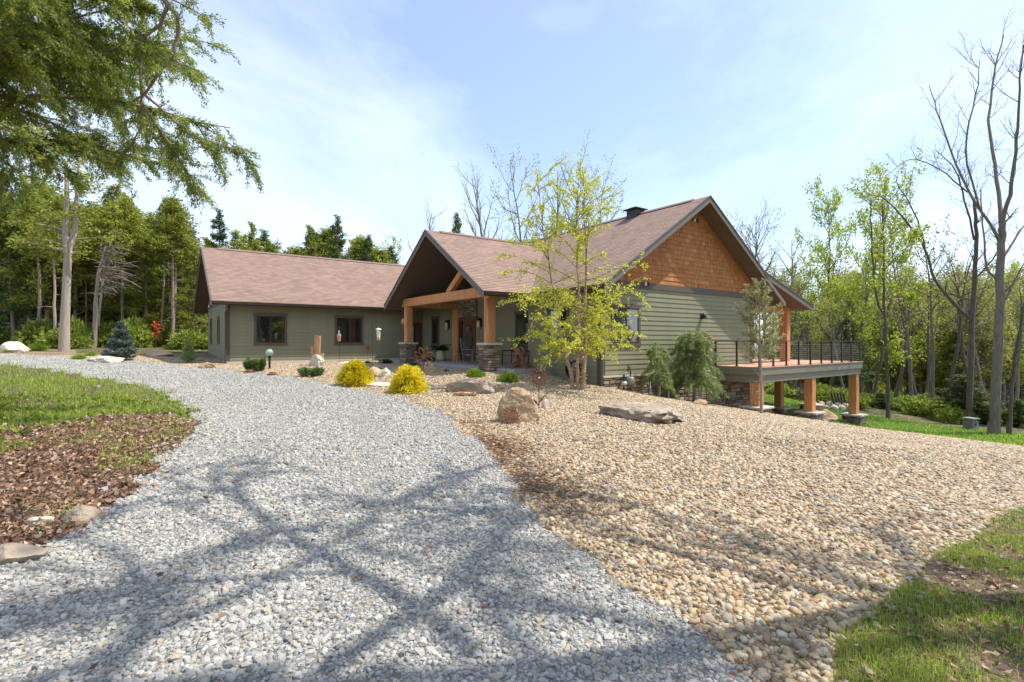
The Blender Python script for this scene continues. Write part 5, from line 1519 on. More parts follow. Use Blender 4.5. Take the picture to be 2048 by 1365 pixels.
# slim pale fir in front of the deck corner
p = gp(1523, 828); k = p.y / 1024
rg = np.random.default_rng(31); W = Wood(); P = []; D = []
Hs = 262 * k
W.add([(0, 0, -.1), (-.02, 0, Hs * .3), (-.06, 0, Hs * .6), (-.10, 0, Hs)], [.055, .045, .03, .006], 7)
for q in range(34):                # dry bare lower twigs
    z = rg.uniform(.06, .42) * Hs; a = rg.uniform(0, 6.28); l = rg.uniform(.12, .42)
    W.add([(-.03, 0, z), (-.03 + l * .6 * math.cos(a), l * .6 * math.sin(a), z + .02), (-.03 + l * math.cos(a), l * math.sin(a), z + .12)], [.009, .006, .003], 3)
W.add([(-.02, 0, .45), (-.28, -.05, .62), (-.42, -.08, .95), (-.44, -.1, 1.15)], [.016, .012, .008, .004], 4)
for q in range(62):
    f = .40 + .58 * (q + rg.uniform()) / 62; g_ = (f - .4) / .6
    l = (.75 * math.sin(math.pi * min(1, .25 + g_ * .72)) ** .8 + .1) * rg.uniform(.6, 1.15); a = q * 2.4 + rg.normal(0, .4)
    d = unit(np.array([math.cos(a), math.sin(a), .15 + .8 * g_])); p0 = np.array([-.02 - .1 * f, 0, f * Hs]); pts = [p0]
    for s_ in range(4): d = unit(d + rg.normal(0, .08, 3) + np.array([0, 0, .06])); pts.append(pts[-1] + d * l / 4)
    A = np.array(pts); W.add(A, np.linspace(.011, .004, 5), 3)
    for tw in range(7):
        j = rg.integers(1, 4); s0 = A[j] * .5 + A[j + 1] * .5; dd = unit(d + rg.normal(0, .6, 3)); tl = l * rg.uniform(.15, .35); W.add([s0, s0 + dd * tl], [.004, .003], 3)
        u = rg.uniform(0, 1, 22)[:, None]; P.append(s0 + dd * tl * u); D.append(dd * .5 + rg.normal(0, .6, (22, 3)))
    u = rg.uniform(.25, 1, 46) * 3.999; i = u.astype(int); ff = (u - i)[:, None]; P.append(A[i] * (1 - ff) + A[i + 1] * ff); D.append(d * .5 + rg.normal(0, .6, (46, 3)))
Plant([('trunk', W.mesh('trunk', M['bark_pale'])), ('needles', leaves(np.concatenate(P), np.concatenate(D), .085, .018, rg, 'needles', M['lf_sap']))]).place('slim_fir', p, 0, 1, 'slim pale fir sapling with a bare lower stem in front of the deck', 'tree')
# weeping pine
def weeping(s_, t_, Hpx, wpx, seed, n, label, name='weeping_pine', dead=False):
    p = hw(s_, t_); p.z = zt(p.x, p.y); k = p.y / 1024; rg = np.random.default_rng(seed); W = Wood(); P = []; D = []
    H = Hpx * k; Rr = wpx * k / 2
    W.add([(0, 0, -.1), (.05, 0, H * .4), (-.06, 0, H * .75), (-.1, .0, H)], [.06, .05, .035, .008], 7)
    for q in range(n):
        f = .22 + .76 * (q + rg.uniform()) / n; a = q * 2.4 + rg.normal(0, .5); l = Rr * rg.uniform(.7, 1.5) * (1.15 - .6 * f)
        d = unit(np.array([math.cos(a), math.sin(a) * .8, .7 + .4 * f])); pts = [np.array([-.03, 0, f * H])]
        for s_ in range(9): d = unit(d + rg.normal(0, .09, 3) + np.array([0, 0, -.24])); pts.append(pts[-1] + d * l / 6)
        A = np.array(pts); A[:, 2] = np.maximum(A[:, 2], .12); W.add(A, np.linspace(.016, .005, 10), 4)
        m_ = 150; u = rg.uniform(1.5, 8.99, m_); i = u.astype(int); ff = (u - i)[:, None]
        td = unit(A[i + 1] - A[i] + 1e-6)
        P.append(A[i] * (1 - ff) + A[i + 1] * ff + rg.normal(0, .03, (m_, 3))); D.append(td * .9 + rg.normal(0, .45, (m_, 3)) + np.array([0, 0, -.25]))
    parts = [('trunk', W.mesh('trunk', M['bark'])), ('needles', leaves(np.concatenate(P), np.concatenate(D), .17, .016, rg, 'needles', M['lf_pine']))]
    if dead:
        n2 = 46; C = np.array([.35, -.25, H * .86]); P2 = C + rg.normal(0, 1, (n2, 3)) * np.array([.14, .12, .22]); parts.append(('dry_leaves', leaves(P2, rg.normal(size=(n2, 3)) + np.array([0, 0, .4]), .20, .09, rg, 'dry_leaves', M['lf_magnolia'])))
    Plant(parts).place(name, p, 0, 1, label, 'tree', 'weeping pines by the gable wall')
weeping(4.0, -.85, 138, 80, 41, 110, 'bushy weeping pine with long soft needles beside the deck', dead=True)
weeping(2.05, -.75, 104, 46, 42, 24, 'thin young weeping pine in front of the stone base, left of the bushy one')
# fern in the pot
rg = np.random.default_rng(51); P = []; D = []; W = Wood()
for q in range(40):
    a = rg.uniform(0, 6.28); d = unit(np.array([math.cos(a), math.sin(a), rg.uniform(.5, 1.6)])); pts = [np.array([0, 0, .5])]; l = rg.uniform(.4, .75)
    for s_ in range(6): d = unit(d + np.array([0, 0, -.16])); pts.append(pts[-1] + d * l / 6)
    A = np.array(pts); W.add(A, np.linspace(.006, .002, 7), 3); u = rg.uniform(.3, 5.99, 40); i = u.astype(int); P.append(A[i]); D.append(np.cross(d, [0, 0, 1]) * rg.choice([-1, 1], 40)[:, None] + rg.normal(0, .3, (40, 3)))
link(bpy.data.objects.new('fern_stems', W.mesh('fern_stems', M['twig'])), planter); link(bpy.data.objects.new('fern_fronds', leaves(np.concatenate(P), np.concatenate(D), .13, .035, rg, 'fern_fronds', M['lf_fern'])), planter)

# ------------------------------------------------------------------ forest on the left and behind the house
CED = [cedar_tree(101, 12, .20, rad=2.5, nb=92), cedar_tree(102, 13, .22, rad=2.9, nb=96, lo=.30, shape='round'), cedar_tree(103, 11, .18, rad=2.2, nb=80, lo=.2), cedar_tree(104, 13, .20, 'lf_cedar_dark', rad=2.4, nb=84, lo=.18)]
CED += [cedar_tree(105, 13, .2, 'lf_cedar_dark', rad=3.3, nb=74, lo=.12, shape='spire', per=50, lsize=.18, open_=.22), cedar_tree(106, 13, .2, 'lf_cedar', rad=2.9, nb=70, lo=.12, shape='spire', per=50, lsize=.18, open_=.2)]
BARE = [bare_tree(111, 14, .22), bare_tree(112, 16, .26, n1=15), bare_tree(113, 13, .17, .5, 'lf_spring_dull', lsize=.13)]
SPR = [bare_tree(121, 15, .20, 1, 'lf_spring', 'bark', lo=.3, n1=17, lsize=.20, per=7), bare_tree(122, 14, .18, 1, 'lf_spring_dull', 'bark', lo=.25, n1=17, lsize=.20, per=6), bare_tree(123, 13, .17, 1, 'lf_spring', 'bark_dark', lo=.2, n1=18, lsize=.19, per=8)]
UND = [bush(131, 3600, 1.0, 1.0, .16, 'lf_under', .6, .2, .35, lumps=14), bush(132, 3000, 1.0, .8, .15, 'lf_under', .6, .3, .3, lumps=10)]
SPB = [bush(133, 3800, 1.0, 1.0, .12, 'lf_spring', .7, .2, .35, lumps=16), bush(134, 3400, 1.0, 1.0, .12, 'lf_spring_dull', .7, .2, .35, lumps=16)]
def inhouse(x, y, m_=1.2):
    dx, dy = x - HC.x, y - HC.y
    c, q = math.cos(HROT), math.sin(HROT)
    s = dx * c + dy * q; t = -dx * q + dy * c
    return (-11.5 - m_ < s < 14 + m_ and -2 - m_ < t < 25.5 + m_) and not (s < -1.5 and t < 14)
rr = random.Random(77)
def put(pl, px, Y, topy, name, label, cat='tree', group=None, base_h=12.0, wide=1.0, tilt=0.0):
    p = at(px, Y)
    if inhouse(p.x, p.y): return None
    h = zpix(topy, Y) - p.z
    s_ = h / base_h
    return pl.place(name, p, rr.uniform(0, 6.28), (s_ ** .6 * wide, s_), label, cat, group, tilt)
BH = [12, 13, 11, 13, 13, 13]
# tall cedars whose tops stand above the wing roof
for px, Y, ty, ki, lb in ((440, 47, 424, 4, 'spiky dark cedar whose top stands highest behind the left roof corner'), (500, 50, 446, 5, 'dark cedar right behind the roof, second peak from the left'), (615, 50, 452, 5, 'narrow dark cedar top above the middle of the wing roof'), (676, 46, 436, 4, 'broad cedar rising above the right half of the wing roof'), (735, 48, 474, 4, 'dark cedar top nearest the porch gable, left of it'), (915, 62, 430, 4, 'lone evergreen tip behind the porch ridge')):
    put(CED[ki], px, Y, ty, 'cedar_tree', lb, group='cedars behind the house', base_h=BH[ki])
for i in range(26):
    px = 370 + i * 16.5 + rr.uniform(-9, 9); ki = rr.choice((0, 2, 3, 4, 5, 5))
    put(CED[ki], px, rr.uniform(52, 66), rr.uniform(458, 506), 'cedar_tree', 'cedar in the lower row behind the wing roof', group='low cedar row behind the wing roof', base_h=BH[ki], wide=1.5)
for i in range(30):
    px = -120 + i * 17.5 + rr.uniform(-14, 14); ki = rr.choice((0, 1, 2, 3, 4, 5, 5))
    put(CED[ki], px, rr.uniform(36, 46), rr.uniform(345, 430) if px < 250 else rr.uniform(410, 470) if px < 340 else rr.uniform(440, 490), 'cedar_tree', 'cedar in the dense wood left of the house', group='cedars of the left wood', base_h=BH[ki], wide=1.05)
for i in range(22):
    px = -250 + i * 30 + rr.uniform(-15, 15); ki = rr.choice((0, 1, 2, 3))
    put(CED[ki], px, rr.uniform(50, 62), rr.uniform(430, 500), 'cedar_tree', 'cedar far back in the wood left of the house', group='far cedars of the left wood', base_h=BH[ki], wide=1.25)
# bare boles that stand at the edge of the left wood
BOLE = [cedar_tree(141, 12, .15, rad=1.9, nb=44, lo=.62), cedar_tree(142, 12, .12, rad=1.5, nb=36, lo=.6, bark='bark_pale')]
for px, Y, lb, ki in ((76, 35, 'reddish bare cedar trunk left of the thick pale trunk', 0), (112, 34, 'thin pale trunk just left of the thick pale trunk', 1), (30, 37, 'dark slanting trunk near the left picture edge', 0), (190, 36, 'thin pale leaning trunk behind the blue spruce', 1), (155, 38, 'dark leaning trunk right of the thick pale trunk', 0), (248, 38, 'dark trunk behind the blue spruce on its right', 0), (345, 37, 'dark trunk behind the small feathery pine', 0)):
    put(BOLE[ki], px, Y, 400, 'cedar_tree', lb, group='trunks at the edge of the left wood', base_h=12.0, wide=1.0, tilt=R(4) if 'lean' in lb or 'slant' in lb else 0)
for i in range(16):
    put(BOLE[i % 2], -30 + i * 25 + rr.uniform(-9, 9), rr.uniform(37, 45), rr.uniform(400, 450), 'cedar_tree', 'slim bare trunk among the cedars of the left wood', group='slim trunks in the left wood', base_h=12.0, wide=rr.uniform(.6, 1.0), tilt=rr.uniform(-.05, .05))
# the thick pale forked trunk
rg = np.random.default_rng(61); W = Wood(); p = gp(128, 703); Yb = p.y; k = Yb / 1024
W.add([(0, 0, -.2), (2 * k, 0, 60 * k), (5 * k, 0, 130 * k), (8 * k, 0, 200 * k)], [10 * k, 8 * k, 7 * k, 6.5 * k], 10)
W.add([(8 * k, 0, 195 * k), (3 * k, 0, 235 * k), (6 * k, 0, 290 * k), (4 * k, 0, 380 * k)], [8 * k, 6 * k, 5 * k, 2 * k], 8)
W.add([(8 * k, 0, 200 * k), (16 * k, .2, 240 * k), (18 * k, .2, 290 * k), (24 * k, .2, 370 * k)], [6.5 * k, 5 * k, 4 * k, 1.5 * k], 8)
W.add([(10 * k, 0, 150 * k), (18 * k, -.3, 185 * k), (26 * k, -.6, 215 * k), (52 * k, -.9, 236 * k)], [4 * k, 3.2 * k, 2.4 * k, 1 * k], 6)
W.add([(6 * k, 0, 240 * k), (-14 * k, -.3, 246 * k), (-40 * k, -.6, 252 * k)], [3 * k, 2 * k, .8 * k], 5)
P = []; D = []
for q in range(46):
    f = rg.uniform(190, 380); a = rg.uniform(0, 6.28); l = rg.uniform(.8, 2.6); p0 = np.array([8 * k, 0, f * k]); d = unit(np.array([math.cos(a), math.sin(a), .2])); p1 = p0 + d * l * .5; p2 = p1 + unit(d + [0, 0, -.15]) * l * .5; W.add([p0, p1, p2], [.035, .02, .008], 4)
    u = rg.uniform(.35, 1, (60, 1)); P.append(p0 * (1 - u) + p2 * u + rg.normal(0, .22, (60, 3))); D.append(d + rg.normal(0, .6, (60, 3)))
Plant([('trunk', W.mesh('trunk', M['bark_pale'])), ('crown', leaves(np.concatenate(P), np.concatenate(D), .22, .09, rg, 'crown', M['lf_cedar']))]).place('pale_cedar', p, 0, 1, 'thick pale forked cedar trunk at the edge of the left wood', 'tree')
# dead grey branches hanging in front of the wood
W = Wood(); b0 = at(195, 34.5); k = 34.5 / 1024
rg = np.random.default_rng(62)
W.add([(-6 * k, 0, -.2), (-4 * k, 0, 90 * k), (2 * k, 0, 150 * k), (16 * k, 0, 205 * k)], [4.2 * k, 3.4 * k, 2.8 * k, 1.4 * k], 6)
for q in range(46):
    z = rg.uniform(110, 205); a = rg.uniform(-1.2, 1.3); l = rg.uniform(30, 85) * k; d = unit(np.array([math.cos(a), rg.normal(0, .4), .35])); pts = [np.array([4 * k, 0, z * k])]
    for s_ in range(6): d = unit(d + rg.normal(0, .1, 3) + np.array([0, 0, -.12])); pts.append(pts[-1] + d * l / 6)
    W.add(pts, np.linspace(.035, .008, 7), 3)
    for t_ in range(4):
        j = rg.integers(1, 5); dd = unit(d + rg.normal(0, .6, 3)); W.add([pts[j], pts[j] + dd * l * .3], [.012, .006], 3)
Plant([('trunk', W.mesh('trunk', M['deadwood']))]).place('dead_tree', b0, 0, 1, 'dead grey tree with drooping bare twigs before the left wood', 'tree')
# understory
for i in range(34):
    px = -60 + i * 14.5 + rr.uniform(-8, 8); Y = rr.uniform(33.5, 39) if px < 260 else rr.uniform(35, 42)
    p = at(px, Y)
    if inhouse(p.x, p.y) or region(np.array([p.x]), np.array([p.y]))[0] in (1, 2): continue
    UND[i % 2].place('understory_shrub', p, rr.uniform(0, 6), (rr.uniform(1.0, 1.8), rr.uniform(1.1, 2.3)), 'green understory shrub at the foot of the left wood', 'shrub', 'understory of the left wood')
p = at(312, 36); p.z += 1.2
rg = np.random.default_rng(63); n2 = 40
o = Plant([('stem', (lambda W_: (W_.add([(0, 0, -2), (0, 0, -.5), (.1, 0, .4)], [.03, .02, .008], 4), W_.mesh('stem', M['twig']))[1])(Wood())), ('foliage', leaves(rg.normal(0, 1, (n2, 3)) * np.array([.16, .15, .34]), rg.normal(size=(n2, 3)), .26, .16, rg, 'foliage', M['lf_red']))]).place('red_sapling', p, 0, 1, 'small sapling with red leaves in front of the left wood', 'sapling')
# bare and budding trees behind the house
for px, Y, ty, ki, lb, wd in ((836, 58, 420, 0, 'bare tree left of the porch peak', .9), (985, 52, 350, 0, 'dark bare tree with a crooked limb behind the porch ridge', 1.0), (1062, 50, 318, 2, 'budding bare tree behind the valley of the roofs', .9), (1105, 56, 330, 1, 'tall bare tree behind the birch top, left', .8), (1150, 60, 322, 1, 'tall bare tree behind the birch top, right', .8), (1205, 58, 352, 2, 'budding tree just left of the chimney', .75)):
    put(BARE[ki], px, Y, ty, 'bare_tree', lb, group='bare trees behind the house', base_h=[14, 16, 13][ki], wide=wd)
for px, Y, ty, ki, lb in ((1500, 62, 422, 1, 'bare tree right of the gable peak'), (1540, 58, 432, 2, 'budding tree above the low porch roof'), (1575, 66, 470, 1, 'bare tree above the tip of the low porch roof'), (1470, 64, 470, 2, 'small leafy tree close behind the right gable slope')):
    put(BARE[ki], px, Y, ty, 'bare_tree', lb, group='trees right behind the gable', base_h=[14, 16, 13][ki], wide=.9)
put(SPR[0], 768, 60, 485, 'spring_tree', 'pale green tree left of the porch gable', base_h=15, wide=.7)
# ------------------------------------------------------------------ trees on the right
for px, Y, ty, ki, lb, wd in ((1722, 44, 376, 0, 'tall fresh green tree left of the twin dark stems', .8), (1668, 48, 400, 2, 'fresh green tree right of the low porch roof', .75), (1800, 46, 420, 0, 'fresh green tree crown behind the twin dark stems', .75)):
    put(SPR[ki], px, Y, ty, 'spring_tree', lb, group='fresh green trees on the right', base_h=[15, 14, 13][ki], wide=wd)
for i in range(69):
    px = 1560 + (i % 23) * 24 + rr.uniform(-14, 14); Y = rr.uniform(44, 62) if i < 46 else rr.uniform(70, 95); ki = rr.choice((0, 1, 1, 2))
    put(SPR[ki], px, Y, rr.uniform(545, 590) if i >= 46 else rr.uniform(570, 660), 'spring_tree', 'yellow green tree in the far wood on the right', group='far wood on the right', base_h=[15, 14, 13][ki], wide=1.15)
for i in range(10):
    px = 1590 + i * 47 + rr.uniform(-16, 16); ki = rr.choice((0, 2, 3))
    put(CED[ki], px, rr.uniform(42, 54), rr.uniform(600, 680), 'cedar_tree', 'dark cedar in the wood behind the lawn', group='cedars behind the lawn', base_h=BH[ki], wide=1.1)
THIN = [bare_tree(151, 13, .15, None, None, 'bark_dark', lo=.5, n1=9, n2=4, n3=3), bare_tree(152, 12, .13, .6, 'lf_spring_dull', 'bark', lo=.45, n1=9, n2=4, n3=4, lsize=.15)]
for i, (px, Y, ty) in enumerate(((1655, 38, 600), (1690, 36, 590), (1785, 36, 560), (1826, 34, 520), (1850, 36, 560), (1868, 33, 480), (1893, 34, 500), (1915, 36, 540), (1955, 35, 500), (1590, 40, 610), (1745, 40, 580), (2030, 38, 540), (1628, 36, 620), (1972, 40, 520), (1838, 42, 560))):
    put(THIN[i % 2], px, Y, ty, 'slender_tree', 'slender bare tree at the edge of the wood behind the lawn', group='slender trees behind the lawn', base_h=[13, 12][i % 2], wide=1.1)
# the large bare trees, built singly
def smooth_path(A, m_=4):
    A = np.asarray(A, float); P = np.concatenate([[2 * A[0] - A[1]], A, [2 * A[-1] - A[-2]]]); o_ = []
    for i in range(1, len(P) - 2):
        p0, p1, p2, p3 = P[i - 1:i + 3]
        for t in np.arange(m_) / m_:
            o_.append(.5 * (2 * p1 + (p2 - p0) * t + (2 * p0 - 5 * p1 + 4 * p2 - p3) * t ** 2 + (3 * p1 - p0 - 3 * p2 + p3) * t ** 3))
    o_.append(A[-1]); return np.array(o_)
def traced(name, px, py, limbs, label, seed, bark='bark', twig=5, leafn=0, thick=.5):
    """trunk and main limbs follow the photo's shape; limbs leave the trunk to all sides, twigs grow from them"""
    p = gp(px, py); Y0 = p.y; k = Y0 / 1024; rg = np.random.default_rng(seed); W = Wood(); nodes = []
    sub = [dict(n=0, lo=0, ang=0, ratio=0, seg=4, wig=.12, up=.05, sides=4, tip=.25), dict(n=4, lo=.15, ang=.6, ratio=.55, fall=.4, rr=.6, seg=4, wig=.14, up=.05, sides=3, tip=.3), dict(n=4, lo=.15, ang=.6, ratio=.5, fall=.3, rr=.6, seg=3, wig=.16, up=.04, sides=3, tip=.4)]
    known = []
    for li, (pts, r0, r1, ntw, tl) in enumerate(limbs):
        r0 *= thick; r1 *= thick; S = smooth_path(pts)
        d0 = 0.0
        if known: d0 = min(known, key=lambda q: (q[0] - S[0, 0]) ** 2 + (q[1] - S[0, 1]) ** 2)[2]
        L_ = np.concatenate([[0], np.cumsum(np.hypot(*np.diff(S, axis=0).T))]) * k
        dep = d0 + (rg.uniform(-.45, .45) * L_ if li else 0 * L_)
        for (x, y), d_ in zip(S, dep): known.append((x, y, d_))
        Y = Y0 + dep
        B = np.stack([(S[:, 0] - 1024) / 1024 * Y - p.x, dep, EYE + (682.5 - S[:, 1]) / 1024 * Y - p.z], 1)
        B[1:-1] += rg.normal(0, .02, B[1:-1].shape)
        W.add(B, r1 * k + (r0 - r1) * k * np.linspace(1, 0, len(B)) ** .9, 10 if r0 > 8 else 7)
        if li == 0: W.add([B[0] - [0, 0, .2], B[0] + [0, 0, .25], B[0] + [0, 0, .9]], [r0 * k * 1.5, r0 * k * 1.2, r0 * k * .98], 10)
        for q in range(ntw):
            j = rg.integers(max(1, len(B) // 5), len(B) - 1); d = unit(B[j + 1] - B[j]); sd = unit(np.cross(d, rg.normal(size=3)))
            grow(W, rg, B[j], d * .7 + sd * .75 + np.array([0, 0, .15]), tl * k * .72 * rg.uniform(.6, 1.25), max(r0 * k * .22, .014), 0, sub, nodes)
    parts = [('trunk', W.mesh('trunk', M[bark]))]
    if leafn:
        P, D = node_points(nodes, rg, leafn); parts.append(('crown', leaves(P + rg.normal(0, .1, P.shape), rg.normal(size=D.shape), .16, .11, rg, 'crown', M['lf_spring'])))
    return Plant(parts).place(name, p, 0, 1, label, 'tree', 'large trees on the lawn edge')
traced('large_bare_tree', 1990, 868, [([(1988, 880), (1990, 845), (1996, 700), (2001, 560), (2004, 470), (2002, 440)], 19, 10, 5, 60), ([(2002, 450), (1990, 330), (1978, 240), (1992, 130), (2008, 70)], 8, 1.5, 16, 95), ([(2004, 450), (2022, 370), (2034, 280), (2038, 180), (2046, 90)], 8, 1.5, 14, 90), ([(2001, 480), (1960, 420), (1912, 330), (1880, 240), (1858, 170)], 6, 1.2, 16, 90), ([(1960, 420), (1930, 300), (1952, 190), (1960, 120)], 4, 1, 12, 80), ([(1998, 560), (1975, 540), (1968, 470), (1962, 380)], 5, 2, 8, 80), ([(2004, 520), (2034, 470), (2060, 440)], 5, 2, 6, 80), ([(1935, 385), (1880, 340), (1820, 320), (1770, 352)], 3, .8, 9, 60), ([(2002, 620), (2030, 560), (2058, 510)], 4, 1.5, 6, 60)], 'large bare grey trunked tree with branching crown at the right', 201)
traced('forked_bare_tree', 1938, 850, [([(1936, 856), (1940, 760), (1944, 640), (1950, 560), (1952, 470), (1948, 400)], 12, 5, 6, 60), ([(1942, 640), (1910, 610), (1870, 560), (1850, 500), (1810, 440), (1770, 400), (1732, 388)], 7, 1.5, 18, 80), ([(1850, 500), (1835, 440), (1800, 380), (1790, 350)], 3.5, 1, 9, 70), ([(1948, 560), (1985, 520), (2010, 470)], 4, 1.5, 5, 60), ([(1948, 480), (1930, 400), (1910, 340), (1870, 300)], 4, 1, 10, 80), ([(1940, 600), (1890, 585), (1840, 570)], 2.5, 1, 6, 60)], 'dark bare tree with a long limb reaching left over the woods', 202, 'bark_dark')
traced('twin_stem_tree', 1775, 838, [([(1776, 846), (1774, 740), (1769, 640), (1768, 560), (1767, 470), (1764, 400)], 7, 2, 14, 70), ([(1768, 632), (1752, 590), (1745, 520), (1742, 450), (1740, 400)], 4.5, 1.5, 12, 65), ([(1768, 540), (1795, 510), (1830, 480)], 2, .8, 7, 50), ([(1769, 600), (1800, 590), (1840, 570)], 2, .8, 5, 50)], 'slim dark tree with twin stems and fresh leaves right of the deck', 203, 'bark_dark', leafn=4)
traced('leaning_tree', 2020, 870, [([(2018, 878), (2022, 800), (2030, 720), (2040, 660), (2060, 560)], 8, 4, 8, 60), ([(2036, 690), (2042, 620), (2040, 570)], 3, 1, 5, 50)], 'leaning slender dark trunk at the right picture edge', 204, 'bark_dark')
# evergreens and shrubs along the lawn edge
for px, Y, ty, ki, wd, lb in ((1932, 29.5, 752, 3, 1.9, 'dense dark cedar shrub behind the nest box'), (1825, 32.0, 800, 3, 1.3, 'low dark evergreen left of the dense cedar shrub'), (1765, 34, 786, 3, 1.7, 'small dark evergreen behind the twin stemmed tree'), (2040, 28.5, 800, 3, 1.7, 'dark evergreen shrub at the right edge'), (1700, 42, 640, 3, 1.5, 'dark cedar rising behind the outer deck corner')):
    put(CED[ki], px, Y, ty, 'evergreen_shrub', lb, group='evergreens along the lawn', base_h=BH[ki], wide=wd)
for i in range(30):
    px = 1540 + i * 18 + rr.uniform(-8, 8); Y = rr.uniform(31, 38) if px < 1850 else rr.uniform(28.5, 36)
    p = at(px, Y)
    if inhouse(p.x, p.y) or pip(np.array([p.x]), np.array([p.y]), LAWN)[0]: continue
    UND[i % 2].place('understory_shrub', p, rr.uniform(0, 6), (rr.uniform(.7, 1.4), rr.uniform(.6, 1.3)), 'fresh green shrub along the far edge of the lawn', 'shrub', 'understory behind the lawn')

# thickets that close the view under the far crowns
for i in range(22):
    p = at(-160 + i * 38 + rr.uniform(-12, 12), rr.uniform(54, 64))
    if inhouse(p.x, p.y): continue
    UND[i % 2].place('thicket', p, rr.uniform(0, 6), (rr.uniform(2.6, 3.6), rr.uniform(2.6, 4.2)), 'leafy thicket deep in the left wood', 'shrub', 'thickets deep in the left wood')
for i in range(20):
    p = at(1560 + i * 30 + rr.uniform(-12, 12), rr.uniform(60, 72))
    SPB[i % 2].place('thicket', p, rr.uniform(0, 6), (rr.uniform(3.0, 4.2), rr.uniform(4.0, 6.5)), 'yellow green thicket far behind the lawn', 'shrub', 'thickets far behind the lawn')
# ------------------------------------------------------------------ the cedar that hangs into the picture at the upper left
def overhang():
    rg = np.random.default_rng(71); W = Wood(); P = []; D = []; RN = []
    base = Vector((-11.4, 8.2, zt(-11.4, 8.2)))
    H = 11.5
    W.add([(0, 0, -.3), (.1, 0, 3), (.0, .1, 6), (.2, 0, 9), (.1, 0, H)], [.34, .28, .22, .13, .03], 10)
    def spray(A, l, dens):
        nonlocal P, D
        n_ = len(A) - 1
        nt_ = int(dens * l)
        for t_ in range(nt_):
            q = rg.uniform(n_ * .22, n_ - .01); j = int(q); fr = q - j
            p1 = A[j] * (1 - fr) + A[j + 1] * fr
            d = unit(unit(A[j + 1] - A[j]) + rg.normal(0, .65, 3) * np.array([1, 1, .6]) + np.array([0, 0, -.22]))
            tl = rg.uniform(.22, .62)
            p2 = p1 + d * tl * .55; p3 = p2 + unit(d + np.array([0, 0, -.45])) * tl * .45
            W.add([p1, p2, p3], [.007, .005, .003], 3)
            m_ = int(70 * tl / .4)
            u = rg.uniform(.1, 1, (m_, 1)); B = np.where(u < .55, p1 + (p2 - p1) * u / .55, p2 + (p3 - p2) * (u - .55) / .45)
            P.append(B + rg.normal(0, .028, (m_, 3))); D.append(d * .9 + rg.normal(0, .55, (m_, 3)) + np.array([0, 0, -.25])); RN.append(np.full(m_, np.clip(rg.normal(.48, .22), 0, 1)))
    def toolow(A):
        wy = np.maximum(A[:, 1] + base.y, .5); qx = 1024 + 1024 * (A[:, 0] + base.x) / wy; qy = 682.5 - 1024 * (A[:, 2] + base.z - EYE) / wy
        return bool(((qx > -20) & (qy > 372 + .15 * np.clip(300 - qx, 0, 300))).any())
    for b in range(120):
        f = .40 + .57 * (b + rg.uniform()) / 120; z = f * H
        a = rg.uniform(-1.5, 1.5) if rg.uniform() < .72 else rg.uniform(0, 6.28)
        g_ = (f - .40) / .60
        l = (6.6 - 3.0 * g_) * rg.uniform(.55, 1.0)
        d = unit(np.array([math.cos(a), math.sin(a), .25 + .25 * rg.normal()])); pts = [np.array([.05, 0, z])]; ns = 10
        for s_ in range(ns):
            d = unit(d + rg.normal(0, .11, 3) + np.array([0, 0, -.035])); pts.append(pts[-1] + d * l / ns)
        A = np.array(pts)
        if toolow(A): continue
        W.add(A, np.linspace(.055 * (1.2 - g_), .008, ns + 1), 5)
        for c in range(int(l * 1.6)):
            q = rg.uniform(3, ns - .1); j = int(q); dd = unit(unit(A[j + 1] - A[j]) + rg.normal(0, .6, 3)); l2 = l * rg.uniform(.18, .34); pp = [A[j]]
            for s_ in range(4): dd = unit(dd + rg.normal(0, .12, 3) + np.array([0, 0, -.10])); pp.append(pp[-1] + dd * l2 / 4)
            B = np.array(pp)
            if toolow(B): continue
            W.add(B, np.linspace(.016, .005, 5), 4); spray(B, l2, 12)
        spray(A, l, 12)
    # the bare crooked limb that shows against the sky
    k = 8.2 / 1024
    limb = [(-.2, 10.4), (8.0, 9.6)]
    def q(px, py, Y): return np.array([(px - 1024) / 1024 * Y - base.x, Y - base.y, zpix(py, Y) - base.z])
    L1 = [q(120, -60, 8.2), q(240, -40, 8.3), q(325, -5, 8.4), q(352, 30, 8.4), q(356, 75, 8.5), q(348, 115, 8.5), q(318, 150, 8.6), q(290, 190, 8.6), q(262, 205, 8.7)]
    L2 = [q(335, 12, 8.4), q(318, 50, 8.5), q(285, 78, 8.5), q(240, 95, 8.6), q(185, 112, 8.7)]
    L3 = [q(285, 78, 8.5), q(290, 105, 8.5), q(281, 130, 8.5), q(284, 190, 8.6), q(280, 255, 8.6), q(262, 290, 8.7), q(225, 335, 8.8)]
    L4 = [q(290, 190, 8.6), q(335, 230, 8.7), q(372, 262, 8.7), q(420, 285, 8.8), q(470, 298, 8.8)]
    L5 = [q(284, 200, 8.6), q(310, 250, 8.7), q(355, 310, 8.8), q(378, 350, 8.8), q(396, 392, 8.9)]
    L6 = [q(348, 115, 8.5), q(372, 140, 8.6), q(396, 160, 8.6)]
    L7 = [q(325, -5, 8.4), q(370, 10, 8.4), q(415, 38, 8.4)]
    for L_, r0, dn in ((L1, .05, 2), (L2, .032, 8), (L3, .024, 9), (L4, .022, 16), (L5, .022, 15), (L6, .014, 14), (L7, .016, 13)):
        A = []
        for a_, b_ in zip(L_[:-1], L_[1:]):
            for f in (0, .5): A.append(a_ * (1 - f) + b_ * f + rg.normal(0, .012, 3))
        A.append(L_[-1]); A = np.array(A)
        W.add(A, np.linspace(r0, r0 * .35, len(A)), 6); spray(A, float(np.linalg.norm(np.diff(A, axis=0), axis=1).sum()), dn)
    P_ = np.concatenate(P); D_ = np.concatenate(D); R_ = np.concatenate(RN)
